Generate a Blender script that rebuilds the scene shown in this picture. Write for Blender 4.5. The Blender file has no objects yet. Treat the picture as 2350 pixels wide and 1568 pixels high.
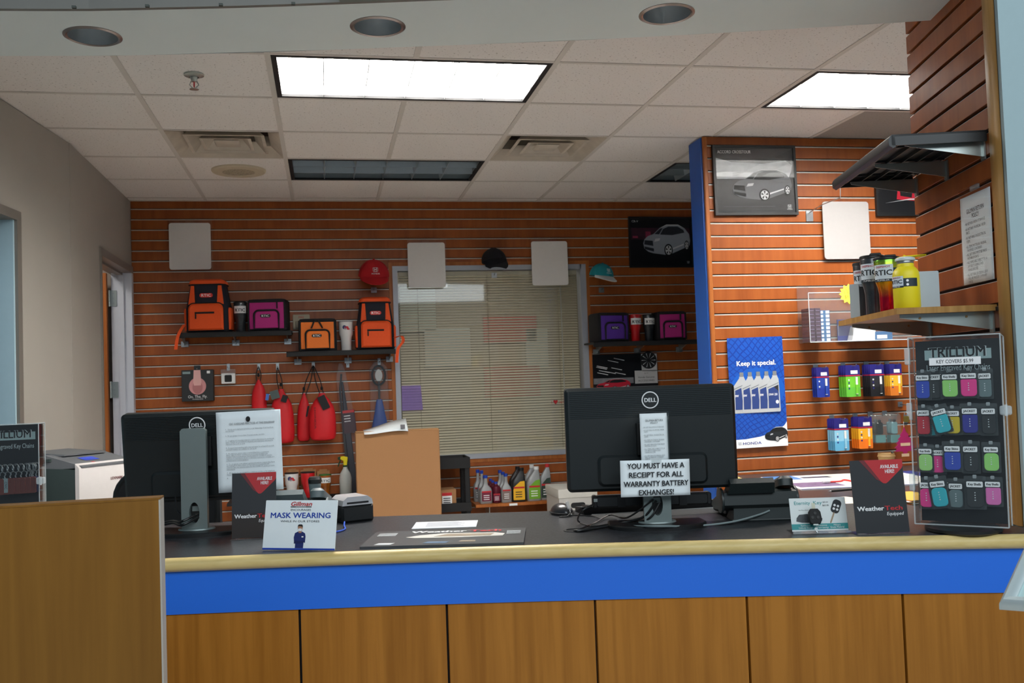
import bpy, math, random
from mathutils import Vector, Matrix
random.seed(7)
SC = bpy.context.scene
COL = SC.collection
R = math.radians

# ------------------------------------------------------------------ camera
CZ = 1.38                                   # camera height; scene z = CZ + height relative to the camera
FPX = 2204.3
_yaw, _pit, _rol = 0.192434, 0.041794, -0.035005
_F = Vector((math.sin(_yaw)*math.cos(_pit), math.cos(_yaw)*math.cos(_pit), math.sin(_pit)))
_r0 = Vector((math.cos(_yaw), -math.sin(_yaw), 0)); _u0 = _r0.cross(_F)
_r = math.cos(_rol)*_r0 + math.sin(_rol)*_u0
_u = -math.sin(_rol)*_r0 + math.cos(_rol)*_u0
EYE = Vector((0, 0, CZ))
camd = bpy.data.cameras.new('camera'); cam = bpy.data.objects.new('camera', camd); COL.objects.link(cam)
camd.sensor_width = 36; camd.lens = FPX/2350*36; camd.clip_start = .02
m = Matrix.Identity(4)
for i in range(3):
    m[i][0] = _r[i]; m[i][1] = _u[i]; m[i][2] = -_F[i]; m[i][3] = EYE[i]
cam.matrix_world = m
camd.dof.use_dof = True; camd.dof.focus_distance = 3.0; camd.dof.aperture_fstop = 10
SC.camera = cam

# ------------------------------------------------------------------ world, daylight, exposure
SC.view_settings.view_transform = 'Standard'; SC.view_settings.look = 'None'
SC.view_settings.gamma = 1; SC.view_settings.use_curve_mapping = False
SC.view_settings.exposure = 0.0
wd = bpy.data.worlds.new('sky'); SC.world = wd; wd.use_nodes = True
wd.node_tree.nodes['Background'].inputs[0].default_value = (.62, .80, 1, 1)
wd.node_tree.nodes['Background'].inputs[1].default_value = .18
def area_light(name, loc, target, sx, sy, power, col):
    d = bpy.data.lights.new(name, 'AREA'); d.shape = 'RECTANGLE'; d.size = sx; d.size_y = sy; d.energy = power; d.color = col
    o = bpy.data.objects.new(name, d); COL.objects.link(o); o.location = loc
    o.rotation_euler = (Vector(target)-Vector(loc)).to_track_quat('-Z', 'Y').to_euler()
    return o
# daylight through the showroom's glass front, several metres behind the photographer
area_light('storefront_daylight', (.9, -1.2, 3.5), (.6, 2.9, .7), 6.0, 1.8, 160, (.86, .95, 1))

# ------------------------------------------------------------------ pixel rays (2350 x 1568 frame)
def ray(px, py): return _r*((px-1175)/FPX) + _u*((784-py)/FPX) + _F
def on_y(px, py, y): d = ray(px, py); return EYE + d*(y/d.y)
def on_x(px, py, x): d = ray(px, py); return EYE + d*(x/d.x)
def on_z(px, py, z): d = ray(px, py); return EYE + d*((z-CZ)/d.z)
def on_pl(px, py, P, n): d = ray(px, py); return EYE + d*((P-EYE).dot(n)/d.dot(n))

# ------------------------------------------------------------------ geometry builder
class G:
    def __init__(s): s.v = []; s.f = []
    def add(s, v, f):
        k = len(s.v); s.v += [tuple(p) for p in v]; s.f += [tuple(i+k for i in q) for q in f]; return s
    def box(s, x0, x1, y0, y1, z0, z1):
        v = [(x0,y0,z0),(x1,y0,z0),(x1,y1,z0),(x0,y1,z0),(x0,y0,z1),(x1,y0,z1),(x1,y1,z1),(x0,y1,z1)]
        return s.add(v, [(0,3,2,1),(4,5,6,7),(0,1,5,4),(1,2,6,5),(2,3,7,6),(3,0,4,7)])
    def loft(s, rings, cap=True, close=False):
        n = len(rings[0]); v = [p for r in rings for p in r]; f = []
        m_ = len(rings)
        for i in range(m_ if close else m_-1):
            a, b = i*n, ((i+1) % m_)*n
            for j in range(n): f.append((a+j, a+(j+1) % n, b+(j+1) % n, b+j))
        if cap and not close: f += [tuple(range(n))[::-1], tuple((m_-1)*n+j for j in range(n))]
        return s.add(v, f)
    def prism(s, poly, y0, y1, bev=0, bevb=0):          # poly in (x,z), counter-clockwise seen from -y; front face at y0
        rings = []
        if bev: rings.append([(x, y0, z) for x, z in inset(poly, bev)]); rings.append([(x, y0+bev, z) for x, z in poly])
        else: rings.append([(x, y0, z) for x, z in poly])
        if bevb: rings.append([(x, y1-bevb, z) for x, z in poly]); rings.append([(x, y1, z) for x, z in inset(poly, bevb)])
        else: rings.append([(x, y1, z) for x, z in poly])
        return s.loft(rings)
    def slab(s, poly, z0, z1, bev=0):                    # poly in (x,y), extruded upwards
        rings = [[(x, y, z0) for x, y in poly]]
        if bev: rings += [[(x, y, z1-bev) for x, y in poly], [(x, y, z1) for x, y in inset(poly, bev)]]
        else: rings.append([(x, y, z1) for x, y in poly])
        return s.loft(rings)
    def lathe(s, prof, n=20, cx=0, cy=0, cap=True):      # prof (r,z) bottom to top
        return s.loft([[(cx+r_*math.cos(2*math.pi*k/n), cy+r_*math.sin(2*math.pi*k/n), z) for k in range(n)] for r_, z in prof], cap)
    def tube(s, pts, r, n=6, cap=True, closed=False):
        P = [Vector(p) for p in pts]; rings = []; prev = None; L = len(P)
        for i in range(L):
            if closed: t = P[(i+1) % L]-P[i-1]
            else: t = P[min(i+1, L-1)]-P[max(i-1, 0)]
            t.normalize()
            if prev is None:
                a = Vector((0,0,1)) if abs(t.z) < .9 else Vector((1,0,0)); nrm = t.cross(a).normalized()
            else: nrm = (prev-t*prev.dot(t)); nrm = nrm.normalized() if nrm.length > 1e-6 else t.orthogonal().normalized()
            prev = nrm; b = t.cross(nrm); rr = r[i] if isinstance(r, (list, tuple)) else r
            rings.append([tuple(P[i]+(nrm*math.cos(2*math.pi*k/n)+b*math.sin(2*math.pi*k/n))*rr) for k in range(n)])
        return s.loft(rings, cap, closed)
    def tf(s, M): s.v = [tuple(M @ Vector(p)) for p in s.v]; return s
    def mv(s, x=0, y=0, z=0): s.v = [(p[0]+x, p[1]+y, p[2]+z) for p in s.v]; return s
    def join(s, o): return s.add(o.v, o.f)
def inset(poly, d):
    n = len(poly); ar = sum(poly[i][0]*poly[(i+1) % n][1]-poly[(i+1) % n][0]*poly[i][1] for i in range(n)); sg = 1 if ar > 0 else -1
    out = []
    for i in range(n):
        p0, p1, p2 = Vector(poly[i-1]), Vector(poly[i]), Vector(poly[(i+1) % n])
        a = (p1-p0); b = (p2-p1)
        if a.length < 1e-9 or b.length < 1e-9: out.append(tuple(p1)); continue
        a.normalize(); b.normalize()
        na = Vector((-a.y, a.x))*sg; nb = Vector((-b.y, b.x))*sg; q = na+nb
        l = q.dot(na); q = q/max(l, .35); out.append((p1.x+q.x*d, p1.y+q.y*d))
    return out
def rrect(w, h, r, n=4, cx=0, cz=0):                     # rounded rectangle centred
    if not isinstance(r, (list, tuple)): r = (r,)*4      # br, tr, tl, bl
    out = []
    for (sx, sz, a0), rr in zip(((1,-1,-90),(1,1,0),(-1,1,90),(-1,-1,180)), r):
        for k in range(n+1):
            a = R(a0+90*k/n); out.append((cx+sx*(w/2-rr)+rr*math.cos(a), cz+sz*(h/2-rr)+rr*math.sin(a)))
    return out
def ell(rx, rz, n=24, cx=0, cz=0): return [(cx+rx*math.cos(2*math.pi*k/n), cz+rz*math.sin(2*math.pi*k/n)) for k in range(n)]
def arc(pts, n=6):                                      # Catmull-Rom through points
    P = [Vector(p) for p in pts]; out = []
    for i in range(len(P)-1):
        p0 = P[max(i-1, 0)]; p1 = P[i]; p2 = P[i+1]; p3 = P[min(i+2, len(P)-1)]
        for k in range(n):
            t = k/n; out.append(tuple(.5*((2*p1)+(p2-p0)*t+(2*p0-5*p1+4*p2-p3)*t*t+(3*p1-p0-3*p2+p3)*t**3)))
    out.append(tuple(P[-1])); return out

# ------------------------------------------------------------------ objects
def link(name, me, mat, parent):
    o = bpy.data.objects.new(name, me); COL.objects.link(o)
    if mat is not None and not me.materials: me.materials.append(mat)
    if parent is not None: o.parent = parent
    return o
def mesh(name, g, smooth=True):
    me = bpy.data.meshes.new(name); me.from_pydata(g.v, [], g.f)
    if smooth:
        me.polygons.foreach_set('use_smooth', [True]*len(me.polygons)); me.set_sharp_from_angle(angle=R(38))
    me.update(); return me
def part(name, g, mat, parent=None, label=None, smooth=True, loc=None, rot=None):
    me = g if isinstance(g, bpy.types.Mesh) else mesh(name, g, smooth)
    o = link(name, me, mat, parent)
    if loc is not None: o.location = loc
    if rot is not None: o.rotation_euler = rot
    if label: o['label'] = label
    return o
def tag(o, label, cat, group=None):
    o['label'] = label; o['category'] = cat
    if group: o['group'] = group
    return o
def thing(name, label, cat, loc=(0,0,0), rot=(0,0,0), group=None):
    o = bpy.data.objects.new(name, None); COL.objects.link(o); o.location = loc; o.empty_display_size = .05
    o.rotation_euler = (0, 0, rot) if isinstance(rot, (int, float)) else rot
    return tag(o, label, cat, group)
def struct(name, g, mat, parent=None, smooth=False):
    o = part(name, g, mat, parent, smooth=smooth)
    if parent is None: o['kind'] = 'structure'
    return o
def sempty(name, loc=(0,0,0), rot=0):
    o = bpy.data.objects.new(name, None); COL.objects.link(o); o.location = loc; o.rotation_euler = (0,0,rot); o['kind'] = 'structure'; return o
def copy_tree(o, parent=None):
    c = o.copy(); COL.objects.link(c); c.parent = parent
    for ch in list(o.children): copy_tree(ch, c)
    return c
def text(s, size, mat, parent, loc=(0,0,0), w=None, bold=0.0, shear=0.0, align='CENTER', name='lettering', rot=None, res=2, line=1.0, ex=.0003, flat=False):
    cu = bpy.data.curves.new('t', 'FONT'); cu.body = s; cu.size = size; cu.shear = shear
    cu.align_x = align; cu.resolution_u = res; cu.space_line = line; cu.extrude = 0
    ob = bpy.data.objects.new('t', cu); COL.objects.link(ob)
    me = bpy.data.meshes.new_from_object(ob); bpy.data.objects.remove(ob); bpy.data.curves.remove(cu)
    V = [tuple(v.co) for v in me.vertices]; F = [tuple(f.vertices) for f in me.polygons]; bpy.data.meshes.remove(me)
    if w and V:
        xs = [v[0] for v in V]; k = w/max(1e-6, max(xs)-min(xs)); V = [(v[0]*k, v[1], v[2]) for v in V]
    g = G()
    for kk, (dx, dz) in enumerate(((-1,-.5),(1,-.5),(-1,.5),(1,.5),(0,0)) if bold else ((0,0),)):       # heavier strokes from shifted copies
        d = bold*size*.8; e_ = ex+kk*.00007
        if flat: g.add([(v[0]+dx*d, v[1]+dz*d, e_) for v in V], F)
        else: g.add([(v[0]+dx*d, -e_, v[1]+dz*d) for v in V], F)
    return part(name, mesh(name, g, False), mat, parent, loc=loc, rot=rot)

# ------------------------------------------------------------------ materials
def lin(c): return tuple((x/255/12.92 if x/255 <= .04045 else ((x/255+.055)/1.055)**2.4) for x in c)
MC = {}
def M(name, c=(200,200,200), rough=.5, metal=0, spec=.5, noise=0, nscale=40, coat=0, bump=0, trans=0, alpha=1):
    if name in MC: return MC[name]
    mt = bpy.data.materials.new(name); mt.use_nodes = True; nt = mt.node_tree; b = nt.nodes['Principled BSDF']
    b.inputs['Base Color'].default_value = (*lin(c), 1); b.inputs['Roughness'].default_value = rough; b.inputs['Metallic'].default_value = metal
    b.inputs['Specular IOR Level'].default_value = spec; b.inputs['Coat Weight'].default_value = coat
    b.inputs['Transmission Weight'].default_value = trans; b.inputs['Alpha'].default_value = alpha
    tc = nt.nodes.new('ShaderNodeTexCoord'); nz = nt.nodes.new('ShaderNodeTexNoise'); nz.inputs['Scale'].default_value = nscale; nz.inputs['Detail'].default_value = 3
    nt.links.new(tc.outputs['Object'], nz.inputs['Vector'])
    mx = nt.nodes.new('ShaderNodeMix'); mx.data_type = 'RGBA'
    k = max(noise, .03)
    mx.inputs[6].default_value = (*[x*(1-k) for x in lin(c)], 1); mx.inputs[7].default_value = (*[min(1, x*(1+k)) for x in lin(c)], 1)
    nt.links.new(nz.outputs['Fac'], mx.inputs[0]); nt.links.new(mx.outputs[2], b.inputs['Base Color'])
    if bump:
        bp = nt.nodes.new('ShaderNodeBump'); bp.inputs['Strength'].default_value = bump; bp.inputs['Distance'].default_value = .002
        nt.links.new(nz.outputs['Fac'], bp.inputs['Height']); nt.links.new(bp.outputs['Normal'], b.inputs['Normal'])
    MC[name] = mt; return mt
def wood(name, c1, c2, scale=(26, 26, 1.6), rough=.4, nsc=1.0, big=.35):
    if name in MC: return MC[name]
    mt = bpy.data.materials.new(name); mt.use_nodes = True; nt = mt.node_tree; b = nt.nodes['Principled BSDF']; L = nt.links.new
    tc = nt.nodes.new('ShaderNodeTexCoord'); mp = nt.nodes.new('ShaderNodeMapping'); mp.inputs['Scale'].default_value = scale
    oi = nt.nodes.new('ShaderNodeObjectInfo'); L(tc.outputs['Object'], mp.inputs['Vector'])
    cmb = nt.nodes.new('ShaderNodeVectorMath'); cmb.operation = 'ADD'; sc_ = nt.nodes.new('ShaderNodeVectorMath'); sc_.operation = 'SCALE'
    cv = nt.nodes.new('ShaderNodeCombineXYZ'); cv.inputs[0].default_value = 3; cv.inputs[1].default_value = 5; cv.inputs[2].default_value = 2
    L(cv.outputs[0], sc_.inputs[0]); L(oi.outputs['Random'], sc_.inputs['Scale']); L(mp.outputs[0], cmb.inputs[0]); L(sc_.outputs[0], cmb.inputs[1])
    n1 = nt.nodes.new('ShaderNodeTexNoise'); n1.inputs['Scale'].default_value = nsc; n1.inputs['Detail'].default_value = 5; n1.inputs['Distortion'].default_value = .6
    L(cmb.outputs[0], n1.inputs['Vector'])
    n2 = nt.nodes.new('ShaderNodeTexNoise'); n2.inputs['Scale'].default_value = nsc*4.3; n2.inputs['Detail'].default_value = 3; L(cmb.outputs[0], n2.inputs['Vector'])
    ad = nt.nodes.new('ShaderNodeMath'); ad.operation = 'MULTIPLY_ADD'; ad.inputs[1].default_value = big; L(n2.outputs['Fac'], ad.inputs[0]); L(n1.outputs['Fac'], ad.inputs[2])
    rp = nt.nodes.new('ShaderNodeValToRGB'); rp.color_ramp.elements[0].position = .45; rp.color_ramp.elements[1].position = .82
    rp.color_ramp.elements[0].color = (*lin(c1), 1); rp.color_ramp.elements[1].color = (*lin(c2), 1)
    L(ad.outputs[0], rp.inputs[0]); L(rp.outputs[0], b.inputs['Base Color']); b.inputs['Roughness'].default_value = rough; b.inputs['Specular IOR Level'].default_value = .3
    MC[name] = mt; return mt
def speckle(name, base, dark, scale, lo, hi, rough=.6, bump=.3):
    if name in MC: return MC[name]
    mt = bpy.data.materials.new(name); mt.use_nodes = True; nt = mt.node_tree; b = nt.nodes['Principled BSDF']; L = nt.links.new
    tc = nt.nodes.new('ShaderNodeTexCoord'); n1 = nt.nodes.new('ShaderNodeTexNoise'); n1.inputs['Scale'].default_value = scale; n1.inputs['Detail'].default_value = 2
    L(tc.outputs['Object'], n1.inputs['Vector']); rp = nt.nodes.new('ShaderNodeValToRGB')
    rp.color_ramp.elements[0].position = lo; rp.color_ramp.elements[1].position = hi
    rp.color_ramp.elements[0].color = (*lin(dark), 1); rp.color_ramp.elements[1].color = (*lin(base), 1)
    L(n1.outputs['Fac'], rp.inputs[0]); L(rp.outputs[0], b.inputs['Base Color']); b.inputs['Roughness'].default_value = rough
    if bump:
        bp = nt.nodes.new('ShaderNodeBump'); bp.inputs['Strength'].default_value = bump; bp.inputs['Distance'].default_value = .002
        L(rp.outputs[0], bp.inputs['Height']); L(bp.outputs[0], b.inputs['Normal'])
    MC[name] = mt; return mt
def emit(name, c, s):
    if name in MC: return MC[name]
    mt = bpy.data.materials.new(name); mt.use_nodes = True; b = mt.node_tree.nodes['Principled BSDF']
    b.inputs['Base Color'].default_value = (.8,.8,.8,1); b.inputs['Emission Color'].default_value = (*lin(c), 1); b.inputs['Emission Strength'].default_value = s
    MC[name] = mt; return mt
def clear(name, c=(255,255,255), ior=1.45, rough=.03, haze=0.0):   # thin clear plastic or glass: Schlick gloss over transparency
    if name in MC: return MC[name]
    mt = bpy.data.materials.new(name); mt.use_nodes = True; nt = mt.node_tree; L = nt.links.new
    for n in list(nt.nodes):
        if n.type == 'BSDF_PRINCIPLED': nt.nodes.remove(n)
    tint = [1-(1-x)*.25 for x in lin(c)]
    out = nt.nodes['Material Output']; tr = nt.nodes.new('ShaderNodeBsdfTransparent'); tr.inputs[0].default_value = (*tint, 1)
    gl = nt.nodes.new('ShaderNodeBsdfGlossy'); gl.inputs['Roughness'].default_value = rough
    lw = nt.nodes.new('ShaderNodeLayerWeight'); pw_ = nt.nodes.new('ShaderNodeMath'); pw_.operation = 'POWER'; pw_.inputs[1].default_value = 4.0; lw.inputs[0].default_value = .5
    ma = nt.nodes.new('ShaderNodeMath'); ma.operation = 'MULTIPLY_ADD'; ma.inputs[1].default_value = .6; ma.inputs[2].default_value = .035
    L(lw.outputs['Facing'], pw_.inputs[0]); L(pw_.outputs[0], ma.inputs[0])
    mx = nt.nodes.new('ShaderNodeMixShader'); L(ma.outputs[0], mx.inputs[0]); L(tr.outputs[0], mx.inputs[1]); L(gl.outputs[0], mx.inputs[2])
    if haze:
        df = nt.nodes.new('ShaderNodeBsdfDiffuse'); df.inputs[0].default_value = (*lin(c), 1); m2 = nt.nodes.new('ShaderNodeMixShader'); m2.inputs[0].default_value = haze
        L(mx.outputs[0], m2.inputs[1]); L(df.outputs[0], m2.inputs[2]); L(m2.outputs[0], out.inputs[0])
    else: L(mx.outputs[0], out.inputs[0])
    MC[name] = mt; return mt

m_slat = wood('slat_wood', (136, 69, 28), (155, 84, 37), scale=(14, 14, 1.0), rough=.38)
m_slat_edge = wood('slat_edge_wood', (150, 84, 34), (176, 104, 50), rough=.4)
m_alu = M('aluminium_insert', (196, 194, 188), .4, .2)
m_groove = M('groove_dark', (40, 26, 18), .8)
m_panel = wood('counter_wood', (152, 95, 28), (178, 116, 42), scale=(22, 22, .9), rough=.42)
m_screen = wood('screen_wood', (116, 76, 22), (132, 90, 30), scale=(22, 22, .9), rough=.45)
m_trim = wood('trim_wood', (150, 108, 52), (178, 134, 74), scale=(30, 30, 1.5), rough=.4)
m_nose = wood('nosing_wood', (206, 180, 112), (222, 198, 136), scale=(1.5, 30, 30), rough=.38)
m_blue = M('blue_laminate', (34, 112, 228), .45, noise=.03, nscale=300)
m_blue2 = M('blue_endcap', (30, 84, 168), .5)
m_top = speckle('countertop_laminate', (62, 64, 68), (36, 37, 40), 130, .42, .62, .32, 0)
m_tile = speckle('ceiling_tile', (232, 227, 221), (176, 168, 158), 95, .30, .37, .9, .5)
m_tbar = M('ceiling_tbar', (205, 199, 190), .6)
m_paint = M('beige_wall_paint', (166, 160, 150), .85, noise=.02, nscale=6, bump=.05)
m_soffit = M('soffit_paint', (226, 233, 229), .85, noise=.02, nscale=4)
m_black = M('black_plastic', (20, 22, 23), .42)
m_blackm = M('black_matte', (15, 16, 18), .7)
m_white = M('white_plastic', (226, 226, 224), .45)
m_chrome = M('chrome', (170, 174, 176), .3, .9)
m_steel = M('zinc_steel', (178, 186, 182), .35, .85)
m_frame = M('grey_metal_frame', (150, 150, 150), .5, .2)
m_jamb = M('pale_jamb_paint', (196, 200, 210), .5)
m_clear = clear('clear_plastic')
m_paper = M('paper', (242, 249, 251), .8)
m_ink = M('ink', (30, 32, 36), .7)
m_inkg = M('grey_ink', (110, 114, 118), .7)
m_wht = M('white_print', (240, 240, 240), .6)
m_red = M('red_print', (190, 30, 36), .6)
m_kraft = M('corrugated_card', (160, 116, 76), .9, noise=.05, nscale=120)
# ================================================================== STRUCTURE
WY, PY, CH = 7.149, 5.17, CZ+1.3742
CT = CZ-.475                                   # countertop height
def Cx(x): return 2.8694-.1832*x-.0356*x*x     # front edge of the curved counter
def Ca(x): return math.atan(-.1832-.0712*x)    # its direction
struct('floor', G().box(-4, 6, -4.5, 8.2, -.1, 0), speckle('floor_tile', (222,217,210), (200,195,188), 30, .4, .6, .35, 0))

def slats(wall, rows, runs, th, top, bottom, mat, alu_h=.0065, gap=.0105, alu=True):
    # rows: groove heights from the top down; runs(z0,z1): list of (x0,x1); local x along the wall, front at y=0
    edges = [top]+rows+[bottom]
    cache = {}
    for k in range(len(edges)-1):
        z1 = edges[k]-(gap/2 if k else 0); z0 = edges[k+1]+(gap/2 if k < len(edges)-2 else 0)
        for rn in runs(z0, z1):
            x0, x1 = rn[:2]; za, zb_ = (rn[2], rn[3]) if len(rn) > 2 else (z0, z1)
            key = (round(x0,3), round(x1,3), round(zb_-za,3))
            if key not in cache:
                h = zb_-za; b = .0012
                prof = [(0,0),(x1-x0,0),(x1-x0,h),(0,h)]
                cache[key] = mesh('slat', G().prism(prof, 0, th, bev=b), False)
            part('slat', cache[key], mat, wall, loc=(x0, 0, za))
    if alu:
        for zg in rows:
            for x0, x1 in [r_[:2] for r_ in runs(zg, zg) if len(r_) == 2]:
                key = ('a', round(x0,3), round(x1,3))
                if key not in cache: cache[key] = mesh('groove_insert', G().box(0, x1-x0, .003, th, -gap/2, -gap/2+alu_h), False)
                part('groove_insert', cache[key], m_alu, wall, loc=(x0, 0, zg))

# ---- back wall
WX0, WX1, WZ0, WZ1 = .505, 1.99, CZ-.566, CZ+.888          # window opening
g = G().box(-1.33, WX0, .012, .11, -CZ+CZ, CH).box(WX1, 4.2, .012, .11, 0, CH).box(WX0, WX1, .012, .11, 0, WZ0).box(WX0, WX1, .012, .11, WZ1, CH)
wb = struct('wall_back', g, m_groove); wb.location = (0, WY, 0)
def back_runs(z0, z1):
    if z1 < WZ0-.028 or z0 > WZ1+.028: return [(-1.328, 3.3)]
    out = [(-1.328, WX0-.028), (WX1+.028, 3.3)]
    if z1-WZ1-.028 > .004 and z1 > z0: out.append((WX0-.028, WX1+.028, WZ1+.028, z1))
    if WZ0-.028-z0 > .004 and z1 > z0: out.append((WX0-.028, WX1+.028, z0, WZ0-.028))
    return out
slats(wb, [CZ+1.317-.0748*k for k in range(35)], back_runs, .012, CH, .05, m_slat)
# ---- partition with the bright slat wall
pw = struct('wall_partition', G().box(2.19, 4.4, .012, .19, 0, CH), m_groove); pw.location = (0, PY, 0)
slats(pw, [CZ+1.3226-.0753*k for k in range(33)], lambda a, b: [(2.192, 4.3)], .012, CH, .05, m_slat, alu_h=.0065, gap=.0115)
part('edge_trim', G().prism([(2.168,0),(2.193,0),(2.193,CH),(2.168,CH)], -.004, .014, bev=.004), m_slat_edge, pw)
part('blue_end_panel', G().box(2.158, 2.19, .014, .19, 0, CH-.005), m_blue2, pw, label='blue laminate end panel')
# ---- right-hand slat panel, turned towards the customer
RA = R(-105); RP = Vector((2.188, 3.228, 0))
rw = struct('wall_right', G().box(0, .757, .014, .10, CT, CH+.3), m_groove); rw.location = RP; rw.rotation_euler = (0,0,RA)
slats(rw, [CZ+1.332-.0766*k for k in range(24)], lambda a, b: [(0, .688)], .014, CH+.1, CT, m_slat, alu_h=.0022, gap=.0125)
post = [(.688,0),(.688,-.006),(.695,-.011),(.745,-.011),(.757,-.004),(.757,.1),(.688,.1)]
part('corner_post', G().slab([(x, y) for x, y in post], CT, CH+.3), m_trim, rw)
part('dark_reveal', G().box(.757, .775, -.002, .06, CT, CH+.3), M('reveal_dark', (28,36,44), .4, .3), rw)
struct('wall_return', G().slab([(1.974,2.462),(3.6,2.462),(3.6,2.62),(2.05,2.62)], 0, CH+.3), M('pale_green_paint', (158,180,184), .6))
# ---- left wall: rear stretch with the door opening, front stretch turned out a little
LX = -1.33; DY0, DY1, DZ = 6.17, 7.148, CZ+.905
g = G().box(LX-.13, LX, 5.5, DY0, 0, CH).box(LX-.13, LX, DY0, 7.3, DZ, CH).box(LX-.13, LX, DY1+.001, 7.3, 0, DZ)
wl = struct('wall_left', g, m_paint)
LB = Vector((LX-.002, 5.5, 0)); la = math.atan2(-.118, -.993)          # direction of the front stretch
ea = math.atan2(-.993, -.118)                                          # local x points towards the camera
nB = Vector((.993, -.118, 0))
wE = on_pl(43, 500, LB, nB); ws = (Vector((wE.x, wE.y, 0))-LB).length; wtop = on_pl(42, 487, LB, nB).z
# local frame: x along wall (away from the bend), -y ... the room is on the +y side after rotation
wl2 = struct('wall_left_front', G().box(0, ws, -.13, 0, 0, CH).box(ws, 2.6, -.13, 0, wtop, CH).box(ws, 2.6, -.13, 0, 0, CZ-.62), m_paint)
wl2.location = LB; wl2.rotation_euler = (0, 0, ea)
w1 = sempty('window_1', LB, ea)
part('window_frame', G().box(ws, ws+.045, -.12, .012, CZ-.62, wtop-.045).box(ws, 2.6, -.12, .012, wtop-.045, wtop), M('taupe_metal', (122,116,108), .5, .2), w1)
part('window_jamb', G().box(ws+.045, ws+.06, -.12, -.002, CZ-.62, wtop-.045), M('pale_blue_jamb', (170,196,206), .4), w1)
part('pane', G().box(ws+.06, 2.6, -.1, -.094, CZ-.62, wtop-.045), clear('window_glass', (214,232,236)), w1)
part('mullion', G().box(ws+.16, ws+.19, -.115, -.06, CZ-.62, wtop-.045), M('pale_blue_jamb'), w1)
struct('wall_office', G().box(-3.2, -3.1, 3, 8, 0, CH), M('office_paint', (168,196,206), .8))
# ---- door in the left wall
d1 = sempty('door_1')
mfr = M('door_frame_paint', (128,120,112), .45)
part('door_frame', G().box(LX-.14, LX+.012, DY0, DY0+.02, 0, DZ-.05).box(LX-.14, LX+.012, DY0, DY1, DZ-.05, DZ), mfr, d1)
part('door_jamb', G().box(LX-.125, LX+.012, 7.085, DY1, 0, DZ-.05).box(LX-.075, LX-.04, 7.072, 7.085, 0, DZ-.05), m_jamb, d1)
part('door_stop', G().box(LX-.085, LX-.045, DY0+.02, 7.08, DZ-.066, DZ-.05), mfr, d1)
leaf = part('door_leaf', G().box(-2.2, LX-.146, 7.03, 7.075, .01, DZ-.055), m_slat_edge, d1)
for hz in (on_y(255, 685, 7.08).z, on_y(258, 895, 7.08).z):
    h = part('hinge', G().box(LX-.140, LX-.088, 7.0795, 7.0865, hz-.055, hz+.055).tube([(LX-.137,7.074,hz-.057),(LX-.137,7.074,hz+.057)], .007, 8), m_steel, d1)
    for dz in (-.035, 0, .035): part('screw', G().prism(ell(.005,.005,8,LX-.11,hz+dz), 7.0785, 7.08), m_chrome, h)
area_light('hall_ceiling_lamp', (-1.9, 6.4, CH-.12), (-1.9, 6.4, 0), .3, .3, 9, (1, .93, .84))
struct('wall_hall', G().box(-2.3, -1.47, 7.2, 7.3, 0, CH).box(-2.4, -2.3, 5.4, 7.3, 0, CH), M('hall_paint', (150,140,130), .8))

SB = [(-1.75,3.71),(-1.017,3.635),(-.735,3.61),(-.429,3.563),(-.179,3.522),(.361,3.412),(.899,3.303),(1.439,3.171),(2.048,3.008),(2.134,2.983),(2.7,2.82)]
def sback(x):
    for (a, ya), (b, yb) in zip(SB, SB[1:]):
        if x <= b: return ya+(yb-ya)*(x-a)/(b-a)
    return SB[-1][1]
# ---- ceiling: tiles and T-bars
TG = .6096; TX, TY = -.8111, 3.9904
ceil = struct('ceiling', G().box(-1.6, 4.6, 3.35, 7.3, CH+.14, CH+.18), M('plenum', (60,58,55), .9))
skip = {(1,0),(2,0),(1,3),(2,3),(5,0),(6,0),(5,3),(6,3),(0,2),(3,2)}
tcache = {}
for i in range(-1, 8):
    for j in range(-2, 6):
        if (i, j) in skip: continue
        x0, x1 = TX+i*TG, TX+(i+1)*TG; y0, y1 = TY+j*TG, min(TY+(j+1)*TG, WY)
        if i == -1: x0 = LX-.42 if j < 2 else LX-.06
        y0 = max(y0, max(sback(x0), sback(x1))-.38)
        if y1-y0 < .06: continue
        key = (round(x1-x0,3), round(y1-y0,3))
        if key not in tcache: tcache[key] = mesh('ceiling_tile', G().slab([(.004,.004),(key[0]-.004,.004),(key[0]-.004,key[1]-.004),(.004,key[1]-.004)], 0, .018), False)
        o = part('ceiling_tile', tcache[key], m_tile, ceil, loc=(x0, y0, CH+.004))
        if i >= 6 and j == 1:                                   # two tiles in a greyer tone
            o.material_slots[0].link = 'OBJECT'; o.material_slots[0].material = speckle('grey_ceiling_tile', (150,142,134), (118,110,102), 95, .30, .37, .9, .5)
for i in range(0, 8):
    for y0, y1 in ([(sback(TX+i*TG)-.38, TY-.012), (TY+TG+.0, TY+3*TG-.0), (TY+4*TG, WY)] if i in (2, 6) else [(sback(TX+i*TG)-.38, WY)]):
        part('t_bar', G().box(TX+i*TG-.012, TX+i*TG+.012, y0, y1, CH, CH+.006), m_tbar, ceil)
for j in range(-1, 6): part('cross_bar', G().box(-1.45 if j < 3 else LX, 4.1, TY+j*TG-.010, TY+j*TG+.010, CH+.0008, CH+.006), m_tbar, ceil)
part('wall_angle', G().box(LX, 3.3, WY-.02, WY, CH-.001, CH+.006), m_tbar, ceil)

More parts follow.
